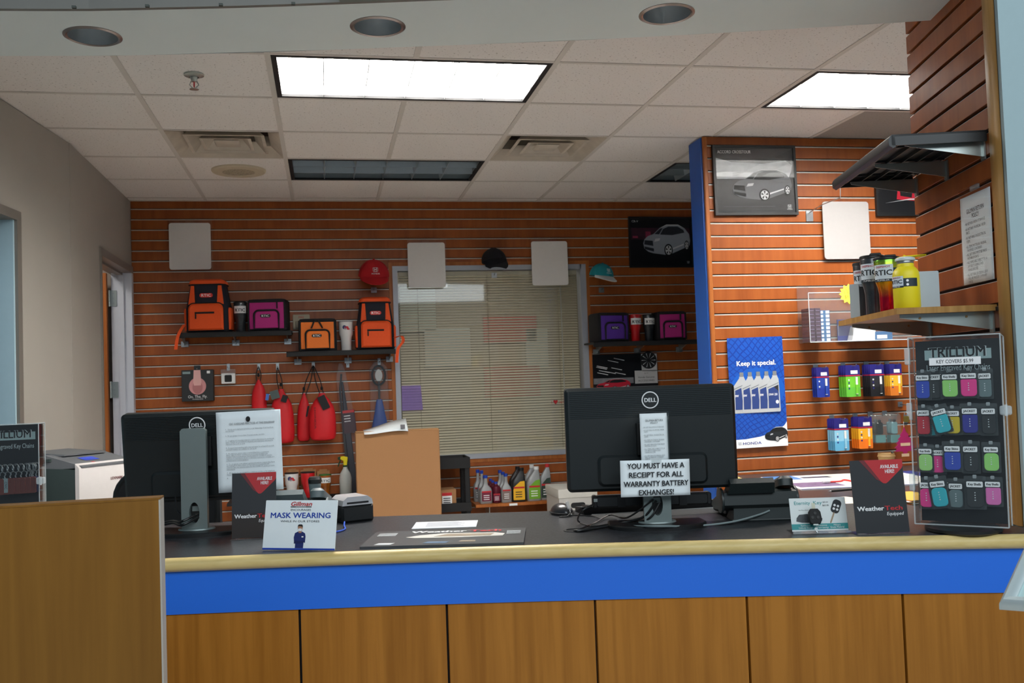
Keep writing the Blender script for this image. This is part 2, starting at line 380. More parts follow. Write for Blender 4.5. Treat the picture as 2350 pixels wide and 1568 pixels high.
# ---- soffit with its recessed downlight holes
SZ = CZ+1.22
DLR = .082
dls = [on_z(213, 83, SZ), on_z(867, 61, SZ), on_z(1530, 32, SZ)]
g = G(); xs = sorted([-1.75, 2.7]+[p.x-.11 for p in dls]+[p.x+.11 for p in dls]+[.5, 1.7, 2.134, -1.2])
for a, b in zip(xs, xs[1:]):
    q = [(a, sback(a)-.43), (b, sback(b)-.43), (b, sback(b)), (a, sback(a))]
    c = [p for p in dls if a < p.x < b]
    if not c: g.add([(x, y, SZ) for x, y in q], [(3,2,1,0)])
    else:
        c = c[0]; angs = sorted([2*math.pi*k/28 for k in range(28)]+[math.atan2(y-c.y, x-c.x) % (2*math.pi) for x, y in q])
        outer = []
        for t in angs:
            d = Vector((math.cos(t), math.sin(t))); best = 9
            for k in range(4):
                p0, p1 = Vector(q[k]), Vector(q[(k+1) % 4]); e = p1-p0; den = d.x*e.y-d.y*e.x
                if abs(den) < 1e-9: continue
                w = p0-Vector((c.x, c.y)); s_ = (w.x*e.y-w.y*e.x)/den; u_ = (w.x*d.y-w.y*d.x)/den
                if s_ > 1e-6 and -1e-6 <= u_ <= 1+1e-6: best = min(best, s_)
            outer.append((c.x+d.x*best, c.y+d.y*best, SZ))
        inn = [(c.x+DLR*math.cos(t), c.y+DLR*math.sin(t), SZ) for t in angs]
        n = len(angs); g.add(outer+inn, [(n+k, n+(k+1) % n, (k+1) % n, k) for k in range(n)])
xs2 = [-1.75+.15*k for k in range(30)]
for a, b in zip(xs2, xs2[1:]):
    g.add([(a, sback(a), SZ), (b, sback(b), SZ), (b, sback(b), CH+.1), (a, sback(a), CH+.1)], [(3,2,1,0)])
    g.add([(a, sback(a)-.43, SZ), (b, sback(b)-.43, SZ), (b, sback(b)-.43, 3.6), (a, sback(a)-.43, 3.6)], [(0,1,2,3)])
sof = struct('soffit', g, m_soffit)
tr = G().loft([[(x, sback(x)-.43-.014, SZ-.004), (x, sback(x)-.43+.004, SZ-.004), (x, sback(x)-.43+.004, SZ+.026), (x, sback(x)-.43-.014, SZ+.026)] for x in xs2])
trm = struct('trim_1', tr, M('grey_brown_trim', (120,118,112), .5, .3))
dk = M('dark_clip', (60,66,60), .6)
for px in (170, 338, 507, 673):
    p = on_z(px, 19-px*.016, SZ-.006); part('clip', G().box(-.006, .006, -.006, .006, -.004, .003), dk, trm, loc=p)
sn = on_z(845, 6, SZ-.02)
tag(part('ceiling_sensor', G().prism(rrect(.19, .05, .008), -.02, .02, bev=.004, bevb=.004), M('grey_green_plastic', (108,120,112), .5), None, loc=(sn.x, sn.y-.03, SZ+.003), rot=(0,0,-.2)),
    'grey-green box fixed at the front rim of the soffit', 'sensor')
for p, lab in zip(dls, ('unlit round downlight in the soffit at the end by the beige wall', 'unlit round downlight in the middle of the soffit', 'unlit round downlight in the soffit nearest the slat wall with shelves')):
    t = thing('downlight', lab, 'downlight', (p.x, p.y, SZ), 0, 'recessed downlights in the soffit')
    n = 36
    ring = [[(r_*math.cos(2*math.pi*k/n), r_*math.sin(2*math.pi*k/n), z) for k in range(n)] for r_, z in ((.0795,.004),(.0795,-.003),(.086,-.006),(.094,-.002),(.094,.0)) ]
    part('trim_ring', G().loft(ring, cap=False), M('brushed_trim', (150,140,136), .3, .8), t)
    cone = [[(r_*math.cos(2*math.pi*k/n), r_*math.sin(2*math.pi*k/n), z) for k in range(n)] for r_, z in ((.0795,-.002),(.078,.05),(.066,.11),(.045,.15),(.01,.16))]
    part('reflector', G().loft(cone, cap=False), M('specular_reflector', (222,228,230), .28, .9), t)
    part('lamp_bulb', G().lathe([(.004,.07),(.025,.08),(.034,.10),(.03,.13),(.018,.155)], 16), M('frosted_bulb', (150,158,156), .4), t)

# ---- fluorescent troffers
def troffer(i, j, lit, lab):
    x0, x1 = TX+i*TG+.013, TX+(i+2)*TG-.013; y0, y1 = TY+j*TG+.013, TY+(j+1)*TG-.013
    cx, cy = (x0+x1)/2, (y0+y1)/2; hw, hh = (x1-x0)/2, (y1-y0)/2
    t = thing('ceiling_light', lab, 'ceiling light', (cx, cy, CH), 0, 'recessed fluorescent ceiling lights')
    b = .022
    part('frame', G().box(-hw,hw,-hh,-hh+b,0,.012).box(-hw,hw,hh-b,hh,0,.012).box(-hw,-hw+b,-hh+b,hh-b,0,.012).box(hw-b,hw,-hh+b,hh-b,0,.012), m_blackm, t)
    hm = M('troffer_white', (225,228,228), .4) if lit else M('troffer_louver_grey', (160,172,178), .3, .35)
    part('housing', G().box(-hw,-hw+.004,-hh,hh,.012,.11).box(hw-.004,hw,-hh,hh,.012,.11).box(-hw,hw,-hh,-hh+.004,.012,.11).box(-hw,hw,hh-.004,hh,.012,.11).box(-hw,hw,-hh,hh,.11,.114), hm, t)
    ix, iy = hw-b, hh-b
    def blade(L, along_x, pos):
        h = .045; T = .0016; W = .004 if lit else .012
        g = G()
        pr = [(-T, .0), (T, .0), (W, h), (-W, h)]
        if along_x: g.loft([[(x, pos+p[0], .004+p[1]) for p in pr] for x in (-L, L)])
        else: g.loft([[(pos+p[0], y, .004+p[1]) for p in pr] for y in (-L, L)])
        return g
    bm_ = M('louver_shade', (150,152,152), .5) if lit else hm
    for k in (1, 2): part('louver_blade', blade(ix, True, -iy+2*iy*k/3), bm_, t)
    for k in range(1, 6): part('louver_blade', blade(iy, False, -ix+2*ix*k/6), bm_, t)
    if lit:
        part('diffuser', G().box(-ix, ix, -iy, iy, .062, .066), emit('lamp_glow', (255,250,244), 50.0), t)
    else:
        for k in (-1, 0, 1): part('fluorescent_tube', G().tube([(-ix+.02, iy*.66*k, .085), (ix-.02, iy*.66*k, .085)], .0127, 10), M('tube_glass', (210,214,214), .3), t)
    return t
troffer(1, 0, True, 'lit fluorescent ceiling light, whole panel glowing white, above the counter')
troffer(5, 0, True, 'lit fluorescent ceiling light partly hidden behind the slat wall with shelves')
troffer(1, 3, False, 'unlit grey louvred ceiling light near the back wall between two air vents')
troffer(5, 3, False, 'unlit dark ceiling light partly hidden behind the blue-edged partition')
# ---- air diffusers
def vent(i, j, lab):
    cx, cy = TX+(i+.5)*TG, TY+(j+.5)*TG
    t = thing('air_vent', lab, 'air vent', (cx, cy, CH), 0, 'square ceiling air vents')
    mv = M('vent_dirty_white', (190,180,164), .6, noise=.25, nscale=9)
    def sq(h, z): return [(-h,-h,z),(h,-h,z),(h,h,z),(-h,h,z)]
    part('outer_pan', G().loft([sq(.293,0),sq(.285,.004),sq(.225,.055),sq(.215,.11)], cap=False), mv, t)
    part('duct_back', G().box(-.22,.22,-.22,.22,.11,.115), m_groove, t)
    for h in (.20, .125, .06):
        if h > .07: part('louver_ring', G().loft([sq(h+.012,.004),sq(h-.005,.004),sq(h-.055,.06),sq(h-.05,.066)], cap=False, close=True), mv, t)
        else: part('centre_plate', G().loft([sq(h,.006),sq(h+.008,.012),sq(h*.55,.05)]), mv, t)
vent(0, 2, 'square dusty air vent in the ceiling beside the round speaker')
vent(3, 2, 'square dusty air vent in the ceiling between the unlit light and the blue-edged partition')
# ---- round ceiling speaker and sprinkler
p = on_z(548, 392, CH)
t = thing('ceiling_speaker', 'round cream ceiling speaker with perforated grille', 'speaker', (p.x, p.y, CH), 0)
mcr = M('cream_metal', (200,188,162), .5)
part('rim', G().lathe([(.165,.004),(.165,-.004),(.158,-.010),(.10,-.012),(.098,-.007),(.098,.004)], 40), mcr, t)
part('grille', G().lathe([(.098,-.009),(.06,-.013),(.012,-.015),(.012,-.017),(.001,-.018)], 40), speckle('perforated', (190,178,150), (110,100,84), 260, .42, .5, .5, .3), t)
p = on_z(445, 172, CH)
t = thing('fire_sprinkler', 'small fire sprinkler head with red glass bulb on a ceiling tile', 'sprinkler', (p.x, p.y, CH), 0)
part('escutcheon', G().lathe([(.042,.003),(.042,-.004),(.03,-.009),(.02,-.011),(.018,.003)], 28), m_steel, t)
part('body', G().lathe([(.012,-.03),(.013,-.022),(.016,-.010),(.016,.0)], 16), m_steel, t)
part('frame_arms', G().tube([(-.012,0,-.028),(-.019,0,-.044),(-.004,0,-.06)], .0025).tube([(.012,0,-.028),(.019,0,-.044),(.004,0,-.06)], .0025), m_steel, t)
part('glass_bulb', G().lathe([(.001,-.056),(.003,-.05),(.003,-.034),(.001,-.029)], 8), m_red, t)
part('deflector', G().lathe([(.02,-.064),(.02,-.062),(.004,-.058)], 18), m_steel, t)

# ---- service counter
ctr = thing('service_counter', 'long curved service counter with dark top, pale wood nosing and blue band', 'counter', (0,0,0))
cxs = [-.75+.1*k for k in range(33)]+[2.5]
def cback(x): return Cx(x)+.73 if x < 1.975 else 2.46
top = G()
xs3 = [x for x in cxs if x < 1.97]+[1.974]
top.loft([[(x, Cx(x), CT-.04), (x, Cx(x)+.73, CT-.04), (x, Cx(x)+.73, CT), (x, Cx(x), CT)] for x in xs3])
top.loft([[(x, Cx(x), CT-.04), (x, 2.46, CT-.04), (x, 2.46, CT), (x, Cx(x), CT)] for x in (1.974, 2.1, 2.3, 2.5)])
part('worktop', top, m_top, ctr, smooth=False)
nose = [(0, -.0005), (-.012, -.001), (-.021, -.007), (-.026, -.016), (-.026, -.024), (-.021, -.033), (-.012, -.039), (0, -.04)]
part('nosing', G().loft([[(x+a*math.sin(-Ca(x)), Cx(x)+a, CT+z) for a, z in nose] for x in cxs]), m_nose, ctr)
part('blue_band', G().loft([[(x, Cx(x)-.002, CT-.163), (x, Cx(x)+.02, CT-.163), (x, Cx(x)+.02, CT-.04), (x, Cx(x)-.002, CT-.04)] for x in cxs]), m_blue, ctr)
part('carcass', G().loft([[(x, Cx(x)+.022, .02), (x, cback(x)-.04, .02), (x, cback(x)-.04, CT-.04), (x, Cx(x)+.022, CT-.04)] for x in xs3]), m_blackm, ctr)
seams = [-.513, -.093, .327, .747, 1.168, 1.586, 2.004, 2.42]
for a, b in zip(seams, seams[1:]):
    a += .0035; b -= .0035
    part('front_panel', G().loft([[(x, Cx(x)+.003, .1), (x, Cx(x)+.021, .1), (x, Cx(x)+.021, CT-.164), (x, Cx(x)+.003, CT-.164)] for x in (a, (a+b)/2, b)]), m_panel, ctr, smooth=False)
part('front_panel', G().loft([[(x, Cx(x)+.003, .1), (x, Cx(x)+.021, .1), (x, Cx(x)+.021, CT-.164), (x, Cx(x)+.003, CT-.164)] for x in (-.74, -.517)]), m_panel, ctr, smooth=False)
# ---- foreground wooden screen
pz = on_y(180, 1157, 2.0).z; pxr = on_y(367, 1300, 2.0).x
t = thing('wooden_screen', 'upright maple wood screen panel standing before the end of the counter', 'screen panel', (0, 2.0, 0))
part('board', G().box(pxr-1.0, pxr, 0, .042, 0, pz), m_screen, t, smooth=False)
part('edge_band', G().box(pxr, pxr+.003, -.0005, .0425, 0, pz), M('edge_band_pale', (176,170,160), .5), t, smooth=False)
part('top_cap', G().box(pxr-1.0, pxr+.003, -.001, .043, pz, pz+.004), m_screen, t, smooth=False)
# ---- desk behind the counter, in front of the bright partition
DKZ = CZ-.577
dp = [on_z(1662,1096,DKZ), on_z(1688,1122,DKZ), on_z(1702,1160,DKZ)]
poly = [(dp[2].x, 3.42), (3.4, 3.35), (3.4, PY-.003), (dp[0].x, PY-.003), (dp[0].x, dp[0].y-.05), (dp[1].x, dp[1].y)]
poly = [(1.95, 3.42), (3.4, 3.35), (3.4, PY-.003), (2.27, PY-.003), (2.2, 4.75), (2.03, 4.1)]
dsk = thing('back_desk', 'dark laminate desk with tan edge against the bright slat partition', 'desk', (0,0,0))
part('desktop', G().slab(poly, DKZ-.03, DKZ), M('brown_desktop', (62,50,48), .3, noise=.1, nscale=60), dsk, smooth=False)
ed = G()
ed.tube([(x, y, DKZ-.0155) for x, y in (poly[3], poly[4], poly[5], poly[0])], .0148, 8)
part('desk_edge', ed, m_nose, dsk)
part('pedestal', G().box(2.4, 3.35, 3.5, 5.1, 0, DKZ-.03), m_panel, dsk, smooth=False)
# ---- low table by the left wall
LTZ = CZ-.665
t = thing('side_table', 'low grey table along the beige wall under the key ring case', 'table', (0,0,0))
part('table_top', G().slab([(-1.30,3.86),(-.94,3.86),(-.94,4.38),(-1.30,4.38)], LTZ-.03, LTZ), M('grey_laminate', (120,118,114), .5), t, smooth=False)
for lx, ly in ((-1.26,3.9),(-.98,3.9),(-1.26,4.34),(-.98,4.34)): part('leg', G().box(lx-.02,lx+.02,ly-.02,ly+.02,0,LTZ-.03), m_blackm, t, smooth=False)
t = thing('printer_stand', 'grey stand along the beige wall under the laser printer', 'table', (0,0,0))
part('stand_top', G().slab([(-1.30,4.50),(-.74,4.50),(-.74,5.35),(-1.30,5.35)], LTZ-.03, LTZ), M('grey_laminate'), t, smooth=False)
for lx, ly in ((-1.26,4.54),(-.78,4.54),(-1.26,5.31),(-.78,5.31)): part('leg', G().box(lx-.02,lx+.02,ly-.02,ly+.02,0,LTZ-.03), m_blackm, t, smooth=False)
# ================================================================== BACK WALL
def BP(px, py, off=0): return on_y(px, py, WY-off)
def rw_(px0, py0, px1, py1, y):                     # pixel box on a plane y -> x0,x1,z0,z1
    a = on_y(px0, (py0+py1)/2, y); b = on_y(px1, (py0+py1)/2, y); c = on_y((px0+px1)/2, py0, y); d = on_y((px0+px1)/2, py1, y)
    return a.x, b.x, d.z, c.z
# ---- window with blinds and the office behind it
w2 = sempty('window_2', (0, WY, 0))
fw = .036
part('wood_trim', G().box(WX0-.028, WX0, -.004, .012, WZ0-.028, WZ1+.028).box(WX1, WX1+.028, -.004, .012, WZ0-.028, WZ1+.028).box(WX0, WX1, -.004, .012, WZ1, WZ1+.028).box(WX0, WX1, -.004, .012, WZ0-.028, WZ0), m_slat_edge, w2)
part('window_frame', G().box(WX0, WX0+fw, -.012, .10, WZ0, WZ1).box(WX1-fw-.01, WX1, -.012, .10, WZ0, WZ1).box(WX0+fw, WX1-fw, -.012, .10, WZ1-fw, WZ1).box(WX0+fw, WX1-fw, -.012, .10, WZ0, WZ0+fw), M('silver_frame', (168,172,180), .45, .35), w2)
part('pane', G().box(WX0+fw, WX1-fw, .016, .021, WZ0+fw, WZ1-fw), clear('office_glass', (240,244,240)), w2)
bx0, bx1 = WX0+fw+.012, WX1-fw-.03
part('head_rail', G().box(bx0, bx1, .035, .065, WZ1-fw-.035, WZ1-fw-.005), M('blind_cream', (214,206,184), .5), w2)
nb = 66; zt = WZ1-fw-.05; zb = WZ0+fw+.03
bl = mesh('blind_slat', G().loft([[(x, -.0115, -.0068), (x, 0, .0026), (x, .0115, .0068), (x, .0115, .0062), (x, 0, .0018), (x, -.0115, -.0075)] for x in (0, bx1-bx0)]), True)
for k in range(nb): part('blind_slat', bl, M('blind_cream'), w2, loc=(bx0, .05, zt+(zb-zt)*k/(nb-1)))
part('bottom_rail', G().box(bx0, bx1, .038, .062, zb-.03, zb-.012), M('blind_cream'), w2)
for px in (962, 1122, 1283):
    x = on_y(px, 800, WY+.05).x
    for yy in (.037, .063): part('ladder_cord', G().tube([(x, yy, zb-.02), (x, yy, zt+.02)], .0012, 4), M('blind_cord', (170,160,140), .7), w2)
q = on_y(1287, 700, WY+.03); part('tilt_wand', G().tube([(q.x, .03, zt-.02), (q.x+.004, .03, on_y(1287, 905, WY+.03).z)], .004, 6), clear('wand_clear', (230,230,225), haze=.5), w2)
x0, x1, z0, z1 = rw_(922, 885, 970, 942, WY+.01)
tag(part('purple_sheet', G().prism([(x0,z0),(x1,z0),(x1-.012,z1),(x0,z1)], 0, .0015), clear('purple_film', (176,150,226), haze=.35), None, loc=(0, WY+.0135, 0)), 'translucent purple sheet stuck to the office window', 'sheet')
q = on_y(1275, 923, WY+.014); t = thing('window_sticker', 'small red heart sticker on the office window blinds', 'sticker', (q.x, q.y, q.z))
part('heart', G().prism([(0,-.018),(.012,-.004),(.018,.006),(.014,.014),(.006,.015),(0,.009),(-.006,.015),(-.014,.014),(-.018,.006),(-.012,-.004)], -.001, .001), m_red, t)
text('I', .026, m_red, t, (-.03,-.001,-.009)); text('my H', .022, m_red, t, (.052,-.001,-.008))
# office behind the glass
struct('wall_office_back', G().box(-1.5, 4.2, 9.2, 9.3, 0, CH), M('office_beige', (176,168,146), .8))
struct('wall_office_side', G().box(-1.2, -1.1, 7.3, 9.2, 0, CH).box(3.6, 3.7, 7.3, 9.2, 0, CH), M('office_beige'))
struct('ceiling_office', G().box(-1.2, 3.7, 7.27, 9.3, CH, CH+.05), M('office_white', (220,216,206), .8))
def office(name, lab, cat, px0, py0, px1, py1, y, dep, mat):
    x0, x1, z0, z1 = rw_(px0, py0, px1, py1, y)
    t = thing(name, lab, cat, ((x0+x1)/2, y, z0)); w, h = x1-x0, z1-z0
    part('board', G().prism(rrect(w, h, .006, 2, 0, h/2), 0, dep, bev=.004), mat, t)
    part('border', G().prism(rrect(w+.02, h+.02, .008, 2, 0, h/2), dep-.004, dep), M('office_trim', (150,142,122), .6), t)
mwb = M('office_pale', (206,214,206), .7); mrd = M('office_red', (196,96,84), .7)  # pale panels stand in for reflections in the window glass
office('reflection_panel', 'pale board on the office wall seen through the blinds under the orange cap shelf', 'board', 975, 755, 1080, 842, 9.17, .03, mwb)
office('reflection_panel', 'pale tall board on the office wall seen through the blinds beside the reddish banners', 'board', 1208, 755, 1258, 842, 9.17, .03, mwb)
office('reddish_panel', 'reddish banner upper one on the office wall seen through the blinds', 'banner', 1110, 724, 1232, 786, 9.17, .03, mrd)
office('reddish_panel', 'reddish banner lower one on the office wall seen through the blinds', 'banner', 1112, 838, 1240, 912, 9.17, .03, mrd)
office('reflection_panel', 'pale board by the edge of the office window seen through the blinds', 'board', 918, 656, 1000, 762, 9.17, .03, M('office_green', (190,200,186), .7))
area_light('office_fill_light', (1.3, 8.3, CH-.03), (1.3, 8.3, 0), 1.2, .6, 9, (1, .93, .82))  # unseen light added to brighten the office behind the blinds

# ---- blank acrylic sign holders
def sign_holder(px0, py0, px1, py1, y, lab, shade=(232,229,225)):
    x0, x1, z0, z1 = rw_(px0, py0, px1, py1, y); w, h = x1-x0, z1-z0
    t = thing('sign_holder', lab, 'sign holder', ((x0+x1)/2, y, z0), 0, 'blank sign holders on the slat walls')
    part('blank_card', G().prism(rrect(w, h, .018, 4, 0, h/2), -.004, .0, bev=.001), M('blank_card_%d' % shade[0], shade, .45), t)
    part('acrylic_sleeve', G().prism(rrect(w+.012, h+.03, .004, 2, .006, h/2+.012), .0005, .004), m_clear, t)
    part('slat_clip', G().box(-.03, .03, .004, y_back(y), h+.0, h+.02), m_clear, t)
def y_back(y): return max(.006, (WY if y > 6 else PY)-y-.0005)
sign_holder(388, 512, 484, 619, WY-.02, 'blank square sign holder alone on the slat wall above the orange backpack')
sign_holder(936, 557, 1022, 660, WY-.045, 'blank sign holder over the corner of the blinds beside the red cap')
sign_holder(1220, 554, 1303, 655, WY-.045, 'blank sign holder over the blinds between the black cap and the teal cap')
sign_holder(1889, 463, 1995, 595, PY-.02, 'blank white sign holder on the bright partition beside the car poster', (170,167,165))

# ---- slat wall shelves
def wall_shelf(pxL, pxR, py, dep, brs, lab):
    y = WY-dep; a = on_y(pxL, py, y); b = on_y(pxR, py+ (py-893)*0, y); z = (a.z+b.z)/2; w = b.x-a.x
    t = thing('wall_shelf', lab, 'shelf', ((a.x+b.x)/2, WY, z), 0, 'black slat wall shelves')
    sec = [(-dep, -.034), (-dep+.012, -.036), (-dep+.016, -.018), (-.004, -.012), (-.004, 0), (-dep+.004, 0), (-dep, -.006)]
    part('shelf_board', G().loft([[(x, p[0], p[1]) for p in sec] for x in (-w/2, w/2)]), m_blackm, t)
    for px in brs:
        x = on_y(px, py, WY).x-(a.x+b.x)/2
        br = part('bracket', G().prism([(0,0)]*0+[(-.002,-.075),(.002,-.075),(.002,-.0125),(-.002,-.0125)], -.05, -.002).join(G().add([(-.0025,-dep+.06,-.02),(.0025,-dep+.06,-.02),(.0025,-.004,-.075),(-.0025,-.004,-.075),(-.0025,-dep+.06,-.0185),(.0025,-dep+.06,-.0185),(.0025,-.004,-.0125),(-.0025,-.004,-.0125)], [(0,3,2,1),(4,5,6,7),(0,1,5,4),(1,2,6,5),(2,3,7,6),(3,0,4,7)])), m_steel, t)
        part('mount_plate', G().prism(rrect(.052, .042, .004, 2, 0, -.066), -.012, -.0005, bev=.002), m_chrome, br, loc=(0,0,0)); br.location.x = x
    return z, y
SH1z, SH1y = wall_shelf(405, 669, 761, .28, (424, 541, 660), 'black wall shelf holding the magenta cooler bag')
SH2z, SH2y = wall_shelf(657, 908, 804, .28, (683, 798, 893), 'black wall shelf holding the orange cooler bag and white tumbler')
SH3z, SH3y = wall_shelf(1362, 1600, 782, .28, (1367, 1461, 1557), 'black wall shelf holding the purple cooler bag, right of the blinds')

m_or = M('orange_nylon', (236, 84, 24), .75, noise=.08, nscale=160, bump=.1); m_or2 = M('light_orange_nylon', (238, 122, 42), .75, noise=.08, nscale=160, bump=.1)
m_nv = M('navy_nylon', (26, 28, 40), .8, noise=.1, nscale=200); m_blk_n = M('black_nylon', (18, 17, 20), .8)
m_mg = M('magenta_nylon', (176, 36, 122), .75, noise=.08, nscale=160, bump=.1); m_pu = M('purple_nylon', (84, 44, 150), .75, noise=.08, nscale=160, bump=.1)
def badge(parent, x, y, z, w, mat, tmat):
    b = part('badge', G().prism(rrect(w, w*.33, w*.16, 5), -.003, 0, bev=.001), mat, parent, loc=(x, y, z))
    text('RTIC', w*.30, tmat, b, (0, -.0032, -w*.105), w=w*.72, bold=.02)
def arch(w, h, r, n=6): return [(-w/2, 0), (w/2, 0)]+[(w/2-r+r*math.cos(R(90*k/n)), h-r+r*math.sin(R(90*k/n))) for k in range(n+1)]+[(-w/2+r-r*math.sin(R(90*k/n)), h-r+r*math.cos(R(90*k/n))) for k in range(n+1)]
def backpack(x, y, z, w, h, d, lab, strap, rot=0):
    t = thing('backpack_cooler', lab, 'backpack', (x, y, z), rot, 'orange backpack coolers on the wall shelves')
    def ringz(zz, ww, dd, yo=0): return [(px_, py_+yo, zz) for px_, py_ in rrect(ww, dd, min(ww, dd)*.24, 4)]
    part('body', G().loft([ringz(.004, w*.93, d*.92), ringz(.02*h, w*.98, d*.98), ringz(.45*h, w*.98, d), ringz(.62*h, w*.90, d*.93), ringz(.86*h, w*.80, d*.84), ringz(.9*h, w*.79, d*.82)]), m_nv, t)
    part('bottom_panel', G().loft([ringz(0, w*.92, d*.9), ringz(.035*h, w*.99, d*.99), ringz(.05*h, w*.985, d*.985)]), m_blk_n, t)
    lid = part('lid', G().loft([ringz(.885*h, w*.81, d*.85), ringz(.90*h, w*.84, d*.88), ringz(.965*h, w*.80, d*.84), ringz(.995*h, w*.66, d*.7), ringz(h, w*.4, d*.45)]), m_or, t)
    part('lid_zip', G().tube([(px_, py_, .893*h) for px_, py_ in rrect(w*.83, d*.87, d*.2, 4)], .0045, 6, closed=True), m_blk_n, lid)
    pk = part('front_pocket', G().prism(arch(w*.80, .50*h, w*.13), -d*.5-.028, -d*.44, bev=.014).mv(z=.035*h), m_or, t)
    part('pocket_piping', G().tube([(a, -d*.5-.014, b+.035*h) for a, b in arch(w*.815, .508*h, w*.135)], .004, 5, closed=True), m_blk_n, pk)
    zp = part('zipper', G().box(-w*.22, w*.22, -.004, 0, -.006, .006), m_blk_n, pk, loc=(-w*.02, -d*.5-.0275, .36*h))
    part('zip_pull', G().prism(rrect(.009, .035, .003, 2, -w*.2, -.024), -.006, -.002), m_blk_n, zp)
    for s in (-1, 1):
        g = G().add([(s*w*.40,-d*.48,.52*h),(s*w*.25,-d*.49-.002,.54*h),(s*w*.27,-d*.42-.004,.87*h),(s*w*.345,-d*.40,.87*h),(s*w*.40,-d*.5-.006,.52*h),(s*w*.25,-d*.5-.006,.54*h),(s*w*.27,-d*.44-.006,.87*h),(s*w*.345,-d*.43-.006,.87*h)], [(0,1,2,3),(4,7,6,5),(0,4,5,1),(1,5,6,2),(2,6,7,3),(3,7,4,0)])
        part('side_stripe', g, m_or, t)
    for s in (-1, 1): part('side_pocket', G().loft([ringz(.05*h, w*.12, d*.62), ringz(.42*h, w*.14, d*.66), ringz(.46*h, w*.10, d*.6)]).mv(x=s*w*.47), m_or, t)
    badge(t, 0, -d*.47, .69*h, w*.30, M('badge_red', (214,44,36), .5), m_wht)
    for k, sp in enumerate(strap):
        g = G(); P = arc(sp, 6); g.loft([[(p[0]-.011, p[1], p[2]), (p[0]+.011, p[1], p[2]), (p[0]+.011, p[1]+.003, p[2]+.001), (p[0]-.011, p[1]+.003, p[2]+.001)] for p in P])
        part('strap', g, m_or, t)
    return t
x0, x1, z0, z1 = rw_(424, 640, 530, 757, SH1y+.06)
backpack((x0+x1)/2, SH1y+.14, SH1z, x1-x0-.01, z1-SH1z, .20, 'orange and navy backpack cooler beside the magenta cooler bag', [[(-.15,-.1,.06),(-.17,-.16,.0),(-.185,-.165,-.05),(-.195,-.165,-.115)]], rot=-.1)
x0, x1, z0, z1 = rw_(817, 681, 906, 800, SH2y+.06)
backpack((x0+x1)/2, SH2y+.14, SH2z, x1-x0-.005, z1-SH2z, .20, 'orange and navy backpack cooler beside the white tumbler', [[(.13,-.1,.08),(.175,-.14,.09),(.185,-.15,.05),(.15,-.16,.005),(.14,-.16,-.04),(.135,-.16,-.10)]], rot=.02)
def cooler(x, y, z, w, h, d, mat, lab, rot=0, vstrap=False):
    t = thing('cooler_bag', lab, 'cooler bag', (x, y, z), rot, 'soft cooler bags on the wall shelves')
    def rg(zz, ww, dd): return [(a, b, zz) for a, b in rrect(ww, dd, .018, 3)]
    part('body', G().loft([rg(.05*h, w*.97, d), rg(.5*h, w, d*1.02), rg(.9*h, w*.96, d)]), mat, t)
    for s_ in (-1, 1): part('side_panel', G().loft([rg(.03*h, w*.10, d*1.01), rg(.5*h, w*.10, d*1.03), rg(.95*h, w*.09, d*1.0)]).mv(x=s_*w*.465), m_blk_n, t)
    part('base', G().loft([rg(0, w*.95, d*.97), rg(.03*h, w*.99, d*1.01), rg(.08*h, w*.98, d*1.01)]), m_blk_n, t)
    part('lid', G().loft([rg(.89*h, w*.97, d*1.01), rg(.93*h, w*.985, d*1.02), rg(.985*h, w*.95, d*.98), rg(h, w*.8, d*.85)]), m_blk_n, t)
    pk = part('front_pocket', G().prism(arch(w*.62, .56*h, w*.12), -d*.5-.02, -d*.47, bev=.008).mv(z=.07*h), mat, t)
    part('pocket_trim', G().tube([(a, -d*.5-.013, b+.07*h) for a, b in arch(w*.64, .575*h, w*.125)], .0075, 6, closed=True), m_blk_n, pk)
    badge(t, -w*.02, -d*.5-.02, .47*h, w*.27, m_blk_n, m_wht)
    if vstrap: part('handle', G().tube([(-w*.16,-d*.5-.012,.70*h),(-w*.06,-d*.5-.016,.96*h),(w*.02,-d*.5-.016,.96*h),(w*.14,-d*.5-.012,.70*h)], .006, 5), m_blk_n, t)
    else: part('zip_pull', G().prism(rrect(.008, .05, .003, 2, w*.28, .80*h), -d*.5-.014, -d*.5-.004), m_blk_n, t)
    return t
for (a, b, c, e, sy, sz, mat, lab, rot, vs) in ((568,686,662,757,SH1y,SH1z,m_mg,'magenta cooler bag with black trim between backpack and fire plate',-.12,False),
    (684,731,774,800,SH2y,SH2z,m_or2,'light orange cooler bag with black trim beside the white tumbler',-.02,True),
    (1365,717,1445,780,SH3y,SH3z,m_pu,'purple cooler bag beside the red tumbler',.22,False),
    (1509,714,1578,780,SH3y,SH3z,m_mg,'magenta cooler bag on the shelf with the purple one',.0,False)):
    x0, x1, z0, z1 = rw_(a, b, c, e, sy+.05)
    cooler((x0+x1)/2, sy+.14, sz, (x1-x0)*.95, z1-sz, .17, mat, lab, rot, vs)
